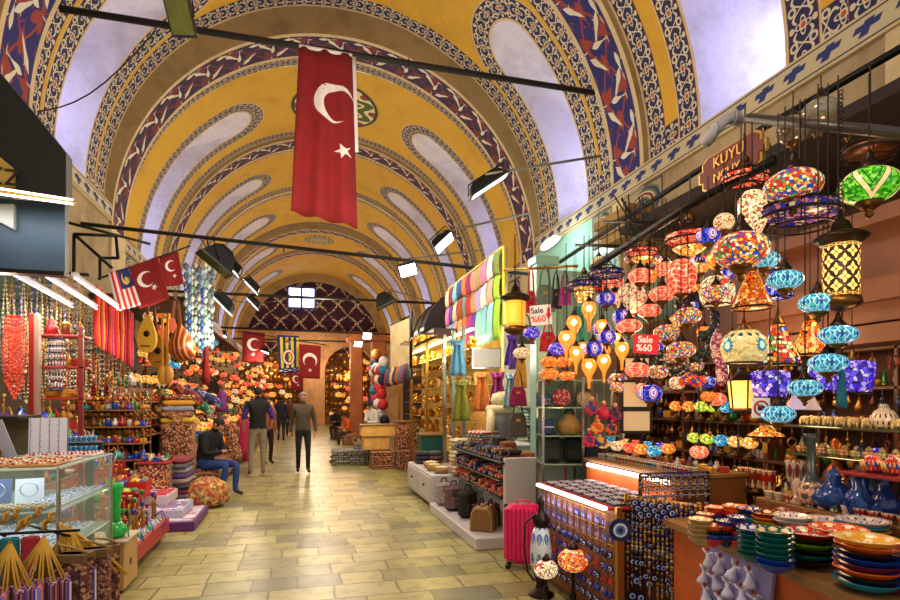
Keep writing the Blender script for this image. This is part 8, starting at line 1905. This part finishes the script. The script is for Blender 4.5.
for i in range(70):
    y = 22.5+i*.19; x = rnd.uniform(-3.4, -1.7); z = rnd.uniform(.6, 3.3); pal = rnd.choice(('orange', 'amber', 'amber', 'cream', 'coral')); put(TL[pal], (x, y, z), 'small %s lamp in the distant left row of hanging lamps' % CN[pal], 'distant %s lamps along the left side' % CN[pal], sc=rnd.uniform(2.4, 3.2))
gs3 = thing('stepped_stand', 'farthest stepped stand along the left side, below the distant lamps', 'stand', (-2.6, 29, 0))
for x0, x1, z in ((-2.1, -1.6, .5), (-2.7, -2.1, .9), (-3.5, -2.7, 1.4)): cbox(gs3, 'step', x0, x1, 22.4, 35.4, 0, z, RG[0])
for i in range(40): gput(rnd.choice(GK), (rnd.choice((-1.85, -2.4, -3.0)), 22.6+i*.31, 0), 'farthest stepped stand', 2.6)
for o in bpy.data.objects:
    if o.get('label', '').endswith('farthest stepped stand'): o.location.z = {-1.85: .501, -2.4: .901, -3.0: 1.401}[round(o.location.x, 2)]
for i in range(60):
    side = -1 if i % 5 < 3 else 1
    if side < 0: x = rnd.uniform(-3.9, -.1); y = rnd.uniform(36.9, 37.6); z = rnd.uniform(.3, 3.9)
    else: x = rnd.uniform(1.7, 4.5); y = rnd.uniform(36.9, 37.6); z = rnd.uniform(.3, 3.9)
    pal = rnd.choice(('orange', 'amber', 'amber', 'cream', 'coral')); put(TL[pal], (x, y, z), 'small %s lamp glowing beyond the %s arch at the far end' % (CN[pal], 'wide' if side < 0 else 'narrow'), '%s lamps beyond the %s arch' % (CN[pal], 'wide' if side < 0 else 'narrow'), sc=rnd.uniform(3, 4.5))
for (px0, px1, lab) in ((350, 363, 'orange lit wooden pier front at the right of the narrow arch'), (371, 386, 'second wooden pier front beside the far shops')):
    a, b = atd(px0, 400, 24), atd(px1, 400, 24); m = MB(); m.bbox(((a.x+b.x)/2, a.y, 2.2), (abs(b.x-a.x), .4, 4.4), bev=.05); m.bbox(((a.x+b.x)/2, a.y, 4.2), (abs(b.x-a.x)+.3, .6, .2), bev=.03); m.bbox(((a.x+b.x)/2, a.y, .2), (abs(b.x-a.x)+.2, .5, .4), bev=.03); o = m.build('pier_front', mat('a85a28', .6, 0, 0, .35, 1.5)); tag(o, lab, 'pier')
for (x, y, z, e, c) in ((-1.8, 38, 3.6, 160, (1, .6, .3)), (3.1, 38, 3.2, 130, (1, .6, .3)), (2.0, 25, 3.2, 90, (1, .55, .25)), (1.6, 33, 3.6, 120, (1, .6, .3)), (2.0, 17.5, 3.2, 60, (1, .75, .45))): lamp('POINT', (x, y, z), e, c, .2)
# ================================================================ LIGHT
w = bpy.data.worlds.new('world'); SC.world = w; w.use_nodes = True
w.node_tree.nodes['Background'].inputs[0].default_value = (1, .9, .75, 1); w.node_tree.nodes['Background'].inputs[1].default_value = .8
for y, x, z, p in ((2.0, .6, 4.6, 160), (7, .6, 4.6, 200), (12, .6, 4.4, 200), (17, .6, 4.4, 180), (23, .6, 4.4, 180), (29, .6, 4.2, 170), (34, .6, 4, 130)):
    lamp('POINT', (x, y, z), p*1.42, (1, .84, .6), .4)

# unplaced originals away
for o in [o for o in bpy.data.objects if o.get('label') in ('x', 'whirling') and not o.get('used')]:
    for c in list(o.children): bpy.data.objects.remove(c)
    bpy.data.objects.remove(o)
for o in bpy.data.objects:
    if 'used' in o: del o['used']
